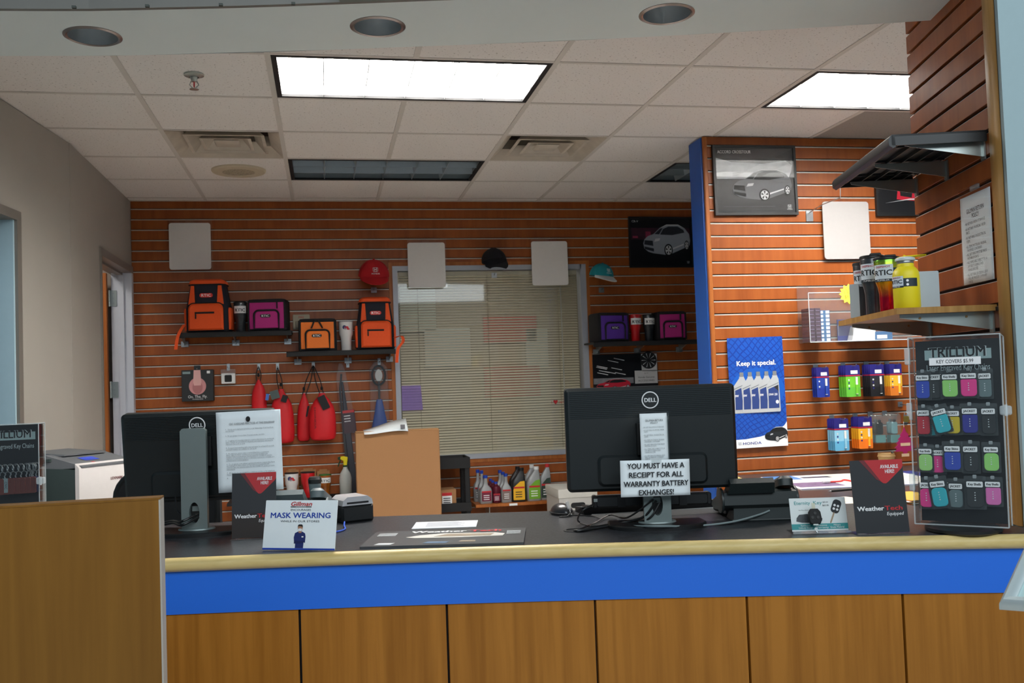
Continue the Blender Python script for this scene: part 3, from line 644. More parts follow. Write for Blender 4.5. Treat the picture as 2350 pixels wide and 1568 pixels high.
def tumbler(x, y, z, r, h, bm, lab, brand=True, art=None, lid=None, name='tumbler', rot=0, lbl=.62, group='tumblers', lm=None):
    t = thing(name, lab, 'tumbler', (x, y, z), rot, group)
    part('cup', G().lathe([(r*.66,0),(r*.70,.004),(r*.74,.36*h),(r*.80,.46*h),(r*.95,.55*h),(r,.95*h),(r*.985,.965*h),(r*.9,.965*h)], 28), bm, t)
    part('lid', G().lathe([(r*1.01,.955*h),(r*1.03,.965*h),(r*1.03,.99*h),(r*.95,h),(r*.3,h)], 28), lid or m_black, t)
    if brand:
        a0 = 1.05; rr = r*1.012; n = 10; g = G(); z0, z1 = lbl*h, (lbl+.24)*h
        pts = [(rr*math.sin(-a0+2*a0*k/n), -rr*math.cos(-a0+2*a0*k/n)) for k in range(n+1)]
        g.add([(p[0],p[1],z0) for p in pts]+[(p[0],p[1],z1) for p in pts], [(k, k+1, n+2+k, n+1+k) for k in range(n)])
        b = part('label', g, lm or m_wht, t)
        tx = text('RTIC', .15*h, m_ink, b, (0,0,(lbl+.05)*h), w=r*1.55, bold=.03)
        for v in tx.data.vertices:
            an = v.co.x/rr; v.co = ((rr+.0008)*math.sin(an), -(rr+.0008)*math.cos(an), v.co.z)
    if art:
        for (dx, dz, w_, h_, mt) in art:
            an = dx/r; q_ = part('printed_art', G().prism(ell(w_/2, h_/2, 12), -.0012, .003), mt, t, loc=(r*.99*math.sin(an), -r*.99*math.cos(an), dz*h), rot=(0,0,an))
    return t
def tum_px(a, b, c, e, sy, sz, *k, **kw):
    x0, x1, z0, z1 = rw_(a, b, c, e, sy+.08)
    return tumbler((x0+x1)/2, sy+.13, sz, (x1-x0)/2*1.0, z1-sz, *k, **kw)
m_camo = M('dark_camo', (44,48,52), .3, noise=.7, nscale=60, coat=.6); m_tw = M('tumbler_white', (222,220,218), .35); m_tr = M('tumbler_red', (196,18,24), .35, coat=.4)
GT = 'tumblers on the wall shelves'
navy = M('print_navy', (40,54,100), .6)
flag = [(-.012,.78,.028,.03,navy),(.004,.77,.03,.02,m_red),(.016,.72,.022,.012,m_red),(-.004,.72,.02,.016,M('print_grey',(170,170,170),.6))]
tum_px(535,692,566,757,SH1y,SH1z, m_camo, 'dark patterned tumbler with white label beside the magenta cooler bag', group=GT)
tum_px(778,736,811,800,SH2y,SH2z, m_tw, 'white tumbler with small flag print beside the orange backpack', brand=False, art=flag, lid=clear('lid_clear',(220,220,220),haze=.5), group=GT)
tum_px(1449,721,1476,781,SH3y,SH3z, m_tr, 'red tumbler with white label beside the purple cooler bag', group=GT, lid=m_tr)
tum_px(1481,721,1507,781,SH3y,SH3z, m_camo, 'dark tumbler with white label beside the red one on the shelf', group=GT)

# ---- caps on hooks
def h_logo(parent, s, mat, loc, rot=None):
    g = G().tube([(a*s, 0, b*s) for a, b in ((-.5,.42),(-.46,-.30),(-.36,-.42),(.36,-.42),(.46,-.30),(.5,.42),(.42,.46),(-.42,.46))], s*.035, 5, closed=True)
    g.prism([(-.30*s,.40*s),(-.20*s,-.36*s),(-.12*s,-.36*s),(-.17*s,.02*s),(.17*s,.02*s),(.12*s,-.36*s),(.20*s,-.36*s),(.30*s,.40*s),(.21*s,.40*s),(.18*s,.13*s),(-.18*s,.13*s),(-.21*s,.40*s)][::-1], -s*.03, s*.03)
    return part('emblem', g, mat, parent, loc=loc, rot=rot)
def cap(px, py, mat, bill, lab, rot, logo, sc=1.0, billmat=None):
    c = on_y(px, py, WY-.13)
    t = thing('baseball_cap', lab, 'cap', c, rot, 'caps on slat wall hooks')
    rx, ry, rz = .098*sc, .105*sc, .105*sc; n = 24; rings = []
    for k in range(0, 8):
        a = R(90*k/8); rings.append([(rx*math.cos(a)*math.cos(2*math.pi*j/n), ry*math.cos(a)*math.sin(2*math.pi*j/n), rz*math.sin(a)) for j in range(n)])
    rings.append([(.004*math.cos(2*math.pi*j/n), .004*math.sin(2*math.pi*j/n), rz) for j in range(n)])
    part('crown', G().loft(rings, cap=False), mat, t)
    for k in range(6): part('seam', G().tube([(rx*1.003*math.cos(R(90*q/8))*math.cos(R(60*k+30)), ry*1.003*math.cos(R(90*q/8))*math.sin(R(60*k+30)), rz*1.003*math.sin(R(90*q/8))) for q in range(8)], .0012, 4), mat, t)
    part('button', G().lathe([(.008,rz-.003),(.008,rz+.003),(.003,rz+.006)], 10), mat, t)
    up, dn = [], []
    m_ = 14
    for k in range(m_+1):
        a = R(-160+140*k/m_); fx = math.cos(a); bl = .075*sc*max(0, math.sin(math.pi*k/m_))**.6
        up.append((rx*fx, ry*math.sin(a), 0)); dn.append((rx*fx*.98, ry*math.sin(a)-bl, -.030+.018*fx*fx-.1*bl))
    g = G(); 
    v = [(*p[:2], p[2]+.002) for p in up]+[(*p[:2], p[2]+.002) for p in dn]+[(*p[:2], p[2]-.002) for p in up]+[(*p[:2], p[2]-.002) for p in dn]; L_ = m_+1
    f = [(k, k+L_, k+L_+1, k+1) for k in range(m_)]+[(2*L_+k, 2*L_+k+1, 3*L_+k+1, 3*L_+k) for k in range(m_)]+[(L_+k, 3*L_+k, 3*L_+k+1, L_+k+1) for k in range(m_)]
    part('bill', g.add(v, f), billmat or mat, t)
    e = h_logo(t, .03*sc, m_wht, (0, -ry*.90, rz*.48), (R(-28),0,0)) if logo else None
    text('HONDA' if logo else 'HONDA', .013*sc, m_wht, t, (0, -ry*1.0 if not logo else -ry*1.005, rz*.22), rot=(R(-14),0,0), w=.05*sc)
    hk = thing('cap_hook', 'chrome slat wall hook behind the '+lab.split(' cap')[0].split(' ', 0)[0]+' cap', 'hook', on_y(px, py+32, WY-.001), 0, 'slat wall hooks')
    part('plate', G().prism(rrect(.042, .04, .004), -.004, 0, bev=.001), m_chrome, hk)
    part('arm', G().tube([(0,-.003,.0),(0,-.04,.012)], .0035, 6), m_chrome, hk)
    return t
cap(858, 634, M('cap_red', (186,16,26), .8), None, 'red cap', (R(13), 0, R(3)), True, sc=1.15)
cap(1134, 600, M('cap_black', (20,20,26), .8), None, 'black cap', (R(4), R(8), R(150)), False, sc=.95)
cap(1380, 634, M('cap_teal', (22,140,152), .8), None, 'teal cap', (R(8), R(4), R(20)), True, sc=.92, billmat=M('cap_pale', (200,206,206), .8))
for o in list(bpy.data.objects):
    if o.name.startswith('baseball_cap') and 'label' in o and len(o['label'].split()) < 4:
        o['label'] = {'red cap':'red baseball cap with white emblem hung above the orange backpack', 'black cap':'black baseball cap hung over the top of the window blinds', 'teal cap':'teal baseball cap with pale bill hung right of the window'}[o['label']]
    if o.name.startswith('cap_hook'): o['label'] = o['label']+' on the slat wall'

# ---- posters
def car_art(parent, w, at, y, body, dark, lite, hs=1.0, redlamp=False):
    X, Z = at
    def pl(name, pts, mat, dy): part(name, G().prism([(X+w*a, Z+w*b*hs) for a, b in pts], y-dy-.0006, y-dy+.0002), mat, parent, smooth=False)
    pl('printed_car_body', [(.02,.12),(.1,.06),(.2,.03),(.45,.0),(.60,.02),(.90,.14),(.98,.18),(1,.28),(.98,.40),(.90,.50),(.75,.58),(.50,.58),(.36,.52),(.22,.40),(.10,.36),(.03,.30),(0,.22)], body, 0)
    pl('printed_car_windows', [(.62,.38),(.88,.43),(.86,.48),(.74,.545),(.54,.545),(.43,.50),(.36,.39)], dark, .0012)
    pl('printed_car_windscreen', [(.24,.40),(.34,.395),(.42,.515),(.37,.51)], dark, .0012)
    pl('printed_car_grille', [(.02,.20),(.21,.17),(.20,.27),(.03,.28)], dark, .0012)
    pl('printed_car_bumper', [(.03,.11),(.22,.06),(.22,.12),(.02,.16)], dark, .0012)
    pl('printed_car_headlamp', [(.23,.25),(.34,.27),(.36,.32),(.26,.31)], lite, .0012)
    pl('printed_car_sill', [(.62,.10),(.86,.19),(.86,.215),(.62,.13)], lite, .0012)
    pl('printed_car_roof_line', [(.37,.525),(.50,.585),(.75,.585),(.9,.505),(.75,.565),(.50,.565)], lite, .0018)
    for cx, cz, rx, rz in ((.53,.09,.075,.10),(.92,.18,.04,.08)):
        pl('printed_tyre', [(cx+a*rx*1.2, cz+b*rz*1.2) for a, b in ell(1,1,20)], M('print_black',(10,10,12),.6), .0018)
        pl('printed_rim', [(cx+a*rx*.9, cz+b*rz*.9) for a, b in ell(1,1,20)], lite, .0024)
        for k in range(5):
            an = 2*math.pi*k/5+.3
            pl('printed_spoke_gap', [(cx+rx*.8*math.cos(an+q), cz+rz*.8*math.sin(an+q)) for q in (-.28, .28)]+[(cx+rx*.15*math.cos(an), cz+rz*.15*math.sin(an))], M('print_black'), .003)
def poster(px0, py0, px1, py1, y, lab, bg, fr=.014, tilt=0, frame=True, grp='posters on the slat walls'):
    x0, x1, z0, z1 = rw_(px0, py0, px1, py1, y); w, h = x1-x0, z1-z0
    t = thing('framed_poster' if frame else 'poster', lab, 'poster', ((x0+x1)/2, y, z0), (0, tilt, 0), grp)
    if frame:
        part('frame', G().box(-w/2,w/2,-.008,.012,0,fr).box(-w/2,w/2,-.008,.012,h-fr,h).box(-w/2,-w/2+fr,-.008,.012,fr,h-fr).box(w/2-fr,w/2,-.008,.012,fr,h-fr), m_black, t)
    part('print_sheet', G().box(-w/2+.002, w/2-.002, .0, .004, .002, h-.002), bg, t, smooth=False)
    return t, w, h
pblk = M('print_charcoal', (30,31,33), .35, noise=.3, nscale=5); pdk = M('print_black', (10,10,12), .6); pgr = M('print_silver', (150,158,170), .5); plt = M('print_pale', (205,208,210), .5)
t, w, h = poster(1443, 498, 1589, 614, WY-.013, 'dark framed poster of a silver car on the shadowed slat wall', M('print_night', (16,18,22), .3), tilt=R(.5))
part('printed_glow', G().box(-w*.46, w*.46, -.0008, 0, h*.55, h*.78), M('print_plum', (58,22,40), .5, noise=.6, nscale=14), t)
for k in range(5): part('printed_glow', G().box(-w*.44+k*w*.2, -w*.36+k*w*.2, -.0014, -.0004, h*.58, h*(.62+.03*(k*7 % 4))), M('print_rose', (150,50,80), .5), t)
car_art(t, w*.74, (-w*.28, h*.25), -.002, pgr, M('print_smoke', (40,44,52), .4), plt, 1.05)
text('CR-V', h*.06, m_wht, t, (-w*.40, -.0008, h*.89)); h_logo(t, h*.05, plt, (w*.42, -.001, h*.10))
t, w, h = poster(1638, 334, 1828, 494, PY-.013, 'framed poster of a dark car headed ACCORD CROSSTOUR', pblk, tilt=R(-.4))
part('printed_drape', G().prism([(-w*.46,h*.52),(w*.40,h*.52),(w*.44,h*.62),(w*.455,h*.72),(w*.38,h*.78),(w*.1,h*.74),(-w*.28,h*.76),(-w*.46,h*.82)], -.0008, .0004), M('print_drape', (176,180,184), .3, noise=.3, nscale=12), t, smooth=False)
car_art(t, w*.72, (-w*.28, h*.22), -.0014, M('print_gunmetal', (92,94,98), .4), pdk, plt, .82)
text('ACCORD CROSSTOUR', h*.062, m_wht, t, (-w*.24, -.001, h*.885), w=w*.40, bold=.01)
text('Shown with accessories. See dealer for details and the complete list of options.', h*.016, m_inkg, t, (-w*.08, -.001, h*.12), w=w*.62)
h_logo(t, h*.055, plt, (w*.40, -.0012, h*.12)); text('HONDA', h*.022, m_wht, t, (w*.40, -.001, h*.075))
part('glass', G().box(-w/2+.01, w/2-.01, -.0075, -.007, .01, h-.01), m_clear, t)
t, w, h = poster(2010, 426, 2180, 496, PY-.013, 'framed poster of a red car partly hidden behind the black shelf', M('print_dark', (24,24,26), .3))
part('printed_car_body', G().prism([(-w*.22,h*.55),(w*.1,h*.48),(w*.46,h*.45),(w*.46,h*.95),(-w*.2,h*.95)], -.001, .0004), M('print_red_car', (190,30,52), .4), t, smooth=False)
part('printed_car_grille', G().prism([(-w*.17,h*.66),(-w*.02,h*.60),(0,h*.92),(-w*.17,h*.92)], -.0018, -.0004), pdk, t, smooth=False)
part('printed_streak', G().prism([(-w*.38,h*.42),(-w*.1,h*.52),(w*.4,h*.56),(w*.46,h*.60),(-w*.05,h*.57)], -.0024, -.0008), plt, t, smooth=False)
t, w, h = poster(1360, 812, 1510, 895, WY-.016, 'unframed accessories poster with red car and wheel, below the purple cooler bag', M('print_night'), frame=False)
for k in range(9):
    a = random.uniform(-.46,.0)*w; b = random.uniform(.45,.9)*h; part('printed_streak', G().prism([(a,b),(a+w*.16,b-h*.07),(a+w*.16,b-h*.05),(a,b+h*.015)], -.001, .0004), plt, t, smooth=False)
part('printed_haze', G().box(-w*.49, w*.12, -.0006, .0004, h*.18, h*.34), M('print_haze', (120,122,126), .5, noise=.4, nscale=30), t)
car_art(t, w*.52, (-w*.45, h*.0), -.0014, M('print_red_car'), pdk, plt, .55)
part('white_panel', G().box(w*.14, w*.49, -.0008, 0, h*.16, h*.52).box(w*.25, w*.49, -.0008, 0, h*.5, h*.98), M('print_cream', (190,190,190), .6), t)
part('printed_wheel', G().prism(ell(h*.24,h*.24,24,w*.36,h*.80), -.0016, -.0006), pdk, t)
for k in range(10):
    an = 2*math.pi*k/10; part('printed_spoke', G().prism([(w*.36+h*.05*math.cos(an), h*.80+h*.05*math.sin(an)), (w*.36+h*.2*math.cos(an-.05), h*.80+h*.2*math.sin(an-.05)), (w*.36+h*.2*math.cos(an+.05), h*.80+h*.2*math.sin(an+.05))], -.0024, -.0012), plt, t)
text('2019', h*.06, m_inkg, t, (w*.315,-.001,h*.42)); text('Honda Genuine', h*.07, m_ink, t, (w*.315,-.001,h*.31), w=w*.25); text('ACCESSORIES', h*.07, m_ink, t, (w*.315,-.001,h*.215), w=w*.25)

# ---- things hung on the back wall
x0, x1, z0, z1 = rw_(672, 722, 711, 756, WY-.02)
t = thing('fire_alarm_plate', 'cream fire plate on the slat wall behind the orange cooler bag', 'alarm plate', ((x0+x1)/2, WY, z0)); w, h = x1-x0, z1-z0
part('plate', G().prism(rrect(w, h, .006, 2, 0, h/2), -.02, -.0005, bev=.003), M('plate_cream', (176,164,140), .5), t)
part('inner_box', G().prism(rrect(w*.5, h*.5, .004, 2, -w*.1, h*.32), -.034, -.02, bev=.003), M('plate_cream2', (150,140,118), .5), t)
text('FIRE', h*.2, m_red, t, (0, -.0205, h*.74))
def peg(px, py, lab, L=.06, y=WY):
    c = on_y(px, py, y-.002); hk = thing('peg_hook', lab, 'hook', (c.x, y, c.z), 0, 'slat wall hooks')
    part('plate', G().prism(rrect(.022, .05, .003), -.005, -.0005, bev=.001), m_chrome, hk)
    part('arm', G().tube([(0,-.004,0),(0,-L,-.006),(0,-L-.006,.006)], .0028, 6), m_chrome, hk); return c
x0, x1, z0, z1 = rw_(417, 846, 490, 921, WY-.07)
t = thing('headphone_box', 'black headphone box with pink headphone picture hung on the slat wall', 'box', ((x0+x1)/2, WY-.008, z0)); w, h = x1-x0, z1-z0
part('carton', G().prism(rrect(w, h*.96, .003, 2, 0, h*.48), -.07, -.002, bev=.002), M('box_black', (30,32,34), .5), t)
part('hang_tab', G().prism(rrect(.045, .05, .004, 2, 0, h*.98), -.066, -.064), M('box_black'), t)
pk_ = M('print_pink', (204,140,140), .5)
part('printed_ear_cup', G().prism(ell(w*.27,h*.26,28,0,h*.46), -.0712, -.07), pk_, t)
part('printed_cushion', G().prism(ell(w*.16,h*.2,24,0,h*.42), -.0722, -.071), M('print_pink_dark', (176,112,112), .5), t)
part('printed_band', G().prism([(-w*.11,h*.48),(w*.11,h*.48),(w*.12,h*.60),(w*.10,h*.95),(-w*.11,h*.95),(-w*.13,h*.60)], -.0732, -.072), M('print_pink_light', (222,170,166), .5), t)
text('On. The. Fly.', h*.12, m_wht, t, (0,-.0712,h*.10), w=w*.60); text('WIRELESS', h*.035, m_wht, t, (0,-.0712,h*.05), w=w*.34)
part('price_tag', G().box(w*.30, w*.40, -.0714, -.07, h*.84, h*.92), m_wht, t); part('printed_flag', G().box(-w*.46, -w*.22, -.0714, -.07, h*.84, h*.91), M('print_teal_flag', (130,150,150), .5), t)
peg(455, 848, 'chrome peg hook holding the headphone box', .07)
x0, x1, z0, z1 = rw_(508, 857, 540, 881, WY-.05)
t = thing('gadget_box', 'small white box with black square front beside the headphone box', 'box', ((x0+x1)/2, WY-.006, z0)); w, h = x1-x0, z1-z0
part('carton', G().prism(rrect(w, h, .006, 3, 0, h/2), -.055, -.002, bev=.004), m_white, t)
part('printed_square', G().prism(rrect(w*.52, h*.66, .006, 3, 0, h*.5), -.0562, -.055), m_blackm, t)
part('clear_top', G().prism(rrect(w*1.05, h*.42, .006, 3, 0, h*1.18), -.053, -.02, bev=.003), clear('cloudy_plastic', (225,225,225), haze=.12), t)
peg(524, 843, 'chrome peg hook holding the small white box', .055)
pegs = [peg(594, 842, 'chrome peg hook holding the smallest red bag', .06), peg(637, 842, 'chrome peg hook holding the bag with the blue and grey tags', .06), peg(719, 838, 'chrome peg hook holding the two red bags with dark swing tags', .07)]
m_rn = M('red_nylon', (206, 16, 28), .6, noise=.06, nscale=40, bump=.2); m_cord = M('black_cord', (22,20,20), .7)
def bag(px0, py0, px1, py1, y, hook, lab, d=.10, tagm=None, lean=0, words=False, knot=None):
    x0, x1, z0, z1 = rw_(px0, py0, px1, py1, y); w, h = x1-x0, z1-z0; cx = (x0+x1)/2
    t = thing('drawstring_bag', lab, 'bag', (cx, y, z0), 0, 'red drawstring bags')
    prof = [(.0,.62),(.03,.86),(.10,.97),(.25,1.0),(.55,.97),(.72,.84),(.85,.56),(.94,.26),(1,.24)]
    n = 20; rings = []
    for zz, k in prof:
        rings.append([(lean*zz*w+ w/2*k*math.cos(2*math.pi*j/n)*(1+.04*math.sin(5*j)), d/2*max(k,.25)*math.sin(2*math.pi*j/n)*(1+.06*math.cos(7*j)), zz*h) for j in range(n)])
    part('body', G().loft(rings), m_rn, t)
    hx = Vector((hook.x-cx, hook.y-y-.05, hook.z-z0)); tp = Vector((lean*w, 0, h*.97))
    for s in (-1, 1): part('cord', G().tube(arc([tuple(tp+Vector((s*.012,-.01,0))), tuple((tp+hx)/2+Vector((s*.016,0,0))), tuple(hx)], 5), .0035, 5), m_cord, t)
    part('cord_lock', G().lathe([(.006,0),(.009,.006),(.009,.02),(.005,.026)], 8).mv(tp.x, tp.y-.012, tp.z+.03), m_blackm, t)
    if tagm:
        for (dx, dz, tw, th_, mt, an) in tagm: part('swing_tag', G().prism(rrect(tw, th_, .004, 2), -.0012, .0012), mt, t, loc=(dx*w, -d*.45-.008, dz*h), rot=(0, R(an), 0))
    if words:
        text('HONDA', .05*h, M('print_dark_red', (110,10,18), .6), t, (-w*.30, -d*.46, .48*h), rot=(R(4), R(90), 0), w=.45*h, bold=.02)
    return t
bag(577, 872, 612, 960, WY-.06, pegs[0], 'smallest red drawstring bag, a narrow cone hanging under the black shelf gap', .07)
bag(622, 893, 676, 1017, WY-.09, pegs[1], 'red drawstring bag with blue and grey tags, half hidden by the notice sheet', .11, [(-.62,.86,.022,.045,M('tag_blue',(60,110,190),.5),10),(-.30,.9,.06,.06,M('tag_grey',(70,84,82),.5),-15),(.1,.82,.04,.05,m_blackm,20)], lean=-.05)
bag(680, 903, 711, 1012, WY-.034, pegs[2], 'slimmer red drawstring bag behind the wide one with the dark tag', .055, [(.35,.62,.012,.08,m_blackm,12)], lean=.12)
bag(709, 902, 771, 1011, WY-.175, pegs[2], 'wide red drawstring bag with dark swing tag and lettering', .11, [(.06,.80,.055,.10,m_blackm,-24)], words=True, lean=.0)
# clear-bagged wiper refill and funnel
cb = clear('crinkled_bag', (238,240,242), rough=.2, haze=.03)
x0, x1, z0, z1 = rw_(795, 832, 832, 1140, WY-.05)
t = thing('wiper_package', 'long clear package of black wiper with red header, hung on the slat wall', 'package', (x0+.045, WY-.035, z0), (0, R(-4.5), 0)); h = z1-z0
part('wiper_blade', G().prism([(-.018,0),(.03,0),(.022,h*.55),(.006,h*.86),(-.006,h*.86),(-.022,h*.5)], -.018, .008, bev=.005), M('wiper_navy', (28,34,48), .5), t)
part('wiper_bow', G().tube([(-.03,-.012,h*.02),(-.028,-.014,h*.5),(-.022,-.012,h*.8),(0,-.01,h*.92)], .008, 6), M('wiper_grey', (56,60,64), .5), t)
part('header_card', G().prism(rrect(.09,.17,.004,2,.02,h*.56), -.022, -.020), M('header_dark', (52,20,36), .5), t); part('header_stripe', G().box(-.022,.062,-.0232,-.022,h*.625,h*.645), m_red, t)
for k in range(3): part('printed_line', G().box(-.015,.03,-.0232,-.022,h*(.60-.02*k),h*(.606-.02*k)), m_wht, t)
part('bag_film', G().prism([(-.045,0),(.065,0),(.062,h*.6),(.03,h*.95),(.012,h),(-.012,h),(-.04,h*.9)], -.026, .012, bev=.006), cb, t)
x0, x1, z0, z1 = rw_(848, 830, 892, 990, WY-.05)
t = thing('funnel_package', 'clear package with blue funnel and dark ring beside the wiper package', 'package', ((x0+x1)/2, WY-.04, z0)); h = z1-z0; w = x1-x0
part('funnel', G().lathe([(w*.46,0),(w*.46,.01),(w*.26,h*.28),(w*.16,h*.44),(w*.11,h*.46)], 20), M('funnel_blue', (28,66,140), .45), t, loc=(0,-.03,0)).scale = (1,.4,1)
part('stem', G().tube([(0,-.03,h*.44),(0,-.03,h*.72)], .008, 8), M('wiper_grey'), t)
part('ring', G().tube([(w*.34*math.cos(2*math.pi*k/20), -.03, h*.80+w*.5*math.sin(2*math.pi*k/20)) for k in range(20)], .009, 6, closed=True), m_blackm, t)
part('spoon', G().prism(ell(w*.2,h*.09,16,0,h*.80), -.036, -.026, bev=.004), M('pale_plastic', (190,192,190), .3), t)
part('price_tag', G().box(w*.16,w*.30,-.064,-.062,h*.06,h*.11), m_wht, t)
part('bag_film', G().prism([(-w*.5,0),(w*.5,0),(w*.46,h*.9),(w*.2,h),(-w*.2,h),(-w*.46,h*.9)], -.061, .01, bev=.006), cb, t)
peg(798, 836, 'chrome peg hook holding the wiper package', .05); peg(870, 830, 'chrome peg hook holding the funnel package', .05)
# ---- small shelf with tumblers and a spray bottle, low on the wall
S4y = WY-.26; S4z = on_y(730, 1141, S4y+.1).z
a = on_y(520, 1141, S4y).x; b = on_y(822, 1141, S4y).x
t = thing('low_wall_shelf', 'low dark wall shelf under the tumblers and spray bottle', 'shelf', ((a+b)/2, WY, S4z))
part('shelf_board', G().box(-(b-a)/2, (b-a)/2, -.26, -.001, -.02, 0), m_blackm, t)
for s in (-.8, .8): part('bracket', G().prism([(s*(b-a)/2-.003,-.09),(s*(b-a)/2+.003,-.09),(s*(b-a)/2+.003,-.02),(s*(b-a)/2-.003,-.02)], -.12, -.002), m_steel, t)
GL = 'tumblers on the low wall shelf'
tum_px(653,1086,685,1141,S4y,S4z, m_tw, 'white tumbler with flag print on the low shelf', brand=False, art=flag, group=GL)
tum_px(690,1084,723,1141,S4y,S4z, m_tr, 'red tumbler on the low shelf behind the grey scanner', brand=False, group=GL)
tum_px(732,1090,761,1141,S4y,S4z, M('rasta_mix', (150,80,16), .3, noise=.9, nscale=22, coat=.6), 'multicoloured tumbler with white label on the low shelf', lid=M('lid_green',(20,110,50),.3), group=GL)
def carton(px0, py0, px1, py1, y, z, d, lab, name='tumbler_carton'):
    x0, x1, z0, z1 = rw_(px0, py0, px1, py1, y); t = thing(name, lab, 'box', ((x0+x1)/2, y, z), 0, 'kraft cartons'); w, h = x1-x0, z1-z
    part('carton', G().prism(rrect(w,h,.002,2,0,h/2), 0, d, bev=.001), m_kraft, t); part('flap', G().box(-w*.3,w*.3,-.001,.001,h,h+.012), m_kraft, t)
for q in ((657,1080,686,'white'), (690,1079,726,'red'), (728,1081,757,'multicoloured')): carton(q[0], q[1], q[2], 1141, WY-.055, S4z, .05, 'kraft carton standing behind the %s tumbler on the low shelf' % q[3])
q = on_y(794, 1141, S4y+.13)
t = thing('spray_bottle', 'clear spray bottle with yellow and green trigger head', 'spray bottle', (q.x, q.y, S4z)); k = on_y(794, 1047, q.y).z-S4z
part('bottle', G().lathe([(.040,0),(.043,.006),(.043,.45*k),(.036,.56*k),(.016,.68*k),(.014,.74*k)], 20), clear('milky_plastic', (226,232,228), haze=.55), t)
part('liquid', G().lathe([(.037,.004),(.040,.008),(.040,.2*k)], 18), M('pale_liquid', (188,186,150), .3), t)
sp = part('spray_head', G().prism([(-.012,.74*k),(.012,.74*k),(.014,.82*k),(.018,.90*k),(.02,.97*k),(-.01,k),(-.03,.99*k),(-.034,.93*k),(-.012,.88*k)], -.011, .011, bev=.003), M('trigger_yellow', (226,206,20), .4), t)
part('nozzle', G().prism([(-.05,.92*k),(-.033,.90*k),(-.03,.99*k),(-.05,.985*k)], -.009, .009, bev=.002), M('trigger_green', (20,60,36), .4), sp)
part('trigger', G().tube([(-.03,0,.90*k),(-.042,0,.82*k),(-.05,0,.74*k)], .005, 6), M('trigger_green'), sp)
part('collar', G().lathe([(.0165,.725*k),(.0165,.77*k)], 16), M('trigger_green'), t)

# ---- big cardboard box, paper on it, cart, bottle shelf
cy_ = 6.45; x0, x1, z0, z1 = rw_(818, 989, 1011, 1190, cy_)
t = thing('cardboard_box', 'tall flat brown cardboard box standing in front of the blinds', 'cardboard box', ((x0+x1)/2, cy_, 0)); w = x1-x0; h = z1
part('box_body', G().prism([(-w/2,0),(w/2,0),(w/2,h),(-w/2,h-.004)], 0, .14, bev=.004, bevb=.004), m_kraft, t)
part('top_flap', G().box(-w/2+.004,w/2-.004,.004,.136,h,h+.004), M('card_light', (186,140,92), .9), t)
part('tape', G().box(-w/2+.02,w/2-.02,.055,.085,h+.004,h+.0045), M('tape_tan', (176,140,96), .3), t)
pa = on_y(835, 990, cy_+.01); pb = on_y(935, 975, cy_+.01); g = G(); n = 14
for i in range(n+1):
    u = i/n; x = pa.x+(pb.x-pa.x)*u; zc = h+.006+.03*math.sin(math.pi*u*.8)*u+.012*u
    g.v += [(x, cy_-.035, zc-.018-.02*u), (x, cy_+.03, zc+.0), (x, cy_+.13, zc+.035*u+.004)]
for i in range(n):
    for j in range(2): g.f.append((i*3+j, (i+1)*3+j, (i+1)*3+j+1, i*3+j+1))
o = part('loose_papers', g, m_paper, None); o.modifiers.new('s', 'SOLIDIFY').thickness = .002
tag(o, 'curled printed papers lying on top of the cardboard box', 'papers')
part('printed_block', G().prism(rrect(.03,.03,.001,1), -.001, .001), M('print_grey_block', (90,90,96), .6), o, loc=(pb.x-.035, cy_-.033, h+.028), rot=(R(-30),0,0))
ry = 6.75; x0, x1, z0, z1 = rw_(985, 1052, 1081, 1190, ry)
t = thing('utility_cart', 'black plastic utility cart between cardboard box and oil bottles', 'cart', ((x0+x1)/2, ry, 0)); w = x1-x0; zt_ = z1
zl = on_y(1050, 1155, ry).z
def tray(z, hgt): return G().box(-w/2,w/2,-.0,.012,z-hgt,z).box(-w/2,w/2,.268,.28,z-hgt,z).box(-w/2,-w/2+.012,.012,.268,z-hgt,z).box(w/2-.012,w/2,.012,.268,z-hgt,z).box(-w/2+.012,w/2-.012,.012,.268,z-hgt,z-hgt+.01)
part('top_tray', tray(zt_, .075), m_blackm, t); part('lower_tray', tray(zl, .06), m_blackm, t); part('bottom_tray', tray(.2, .06), m_blackm, t)
for sx in (-1, 1):
    for yy in (.03, .25): part('post', G().prism(rrect(.036,zt_-.16,.008,2,sx*(w/2-.022),(zt_+.02)/2), yy-.016, yy+.016, bev=.004), m_blackm, t)
    for yy in (.03, .25): part('caster', G().lathe([(.02,0),(.028,.02),(.02,.05),(.012,.14)], 12).mv(sx*(w/2-.03), yy, 0), m_blackm, t)
ct_ = zt_
o = part('paper_sheet', G().box(-.1,.08,.03,.22,0,.002), m_paper, None, loc=((x0+x1)/2, ry, zt_-.0645)); tag(o, 'white papers lying in the top tray of the utility cart', 'papers')
cxm = (x0+x1)/2; zc = zl-.05
t = thing('parts_carton', 'small kraft parts carton with red label on the utility cart', 'box', (cxm-.025, ry+.03, zc))
xa, xb, za, zb2 = rw_(1021, 1123, 1066, 1152, ry+.03); hh = zb2-zc; ww = xb-xa
part('carton', G().prism(rrect(ww,hh,.003,2,0,hh/2), 0, .16, bev=.002), m_kraft, t); lb = part('label', G().box(-ww*.22,ww*.28,-.001,0,hh*.30,hh*.85), m_wht, t); part('label_red', G().box(-ww*.22,ww*.28,-.002,-.001,hh*.70,hh*.85), m_red, lb)
for k in range(3): part('printed_line', G().box(-ww*.16,ww*.20,-.002,-.001,hh*(.36+.1*k),hh*(.40+.1*k)), m_ink, lb)
BSy = 6.86; bz = on_y(1195, 1150, BSy+.08).z
xa = on_y(1092, 1160, BSy).x; xb = on_y(1330, 1150, BSy).x
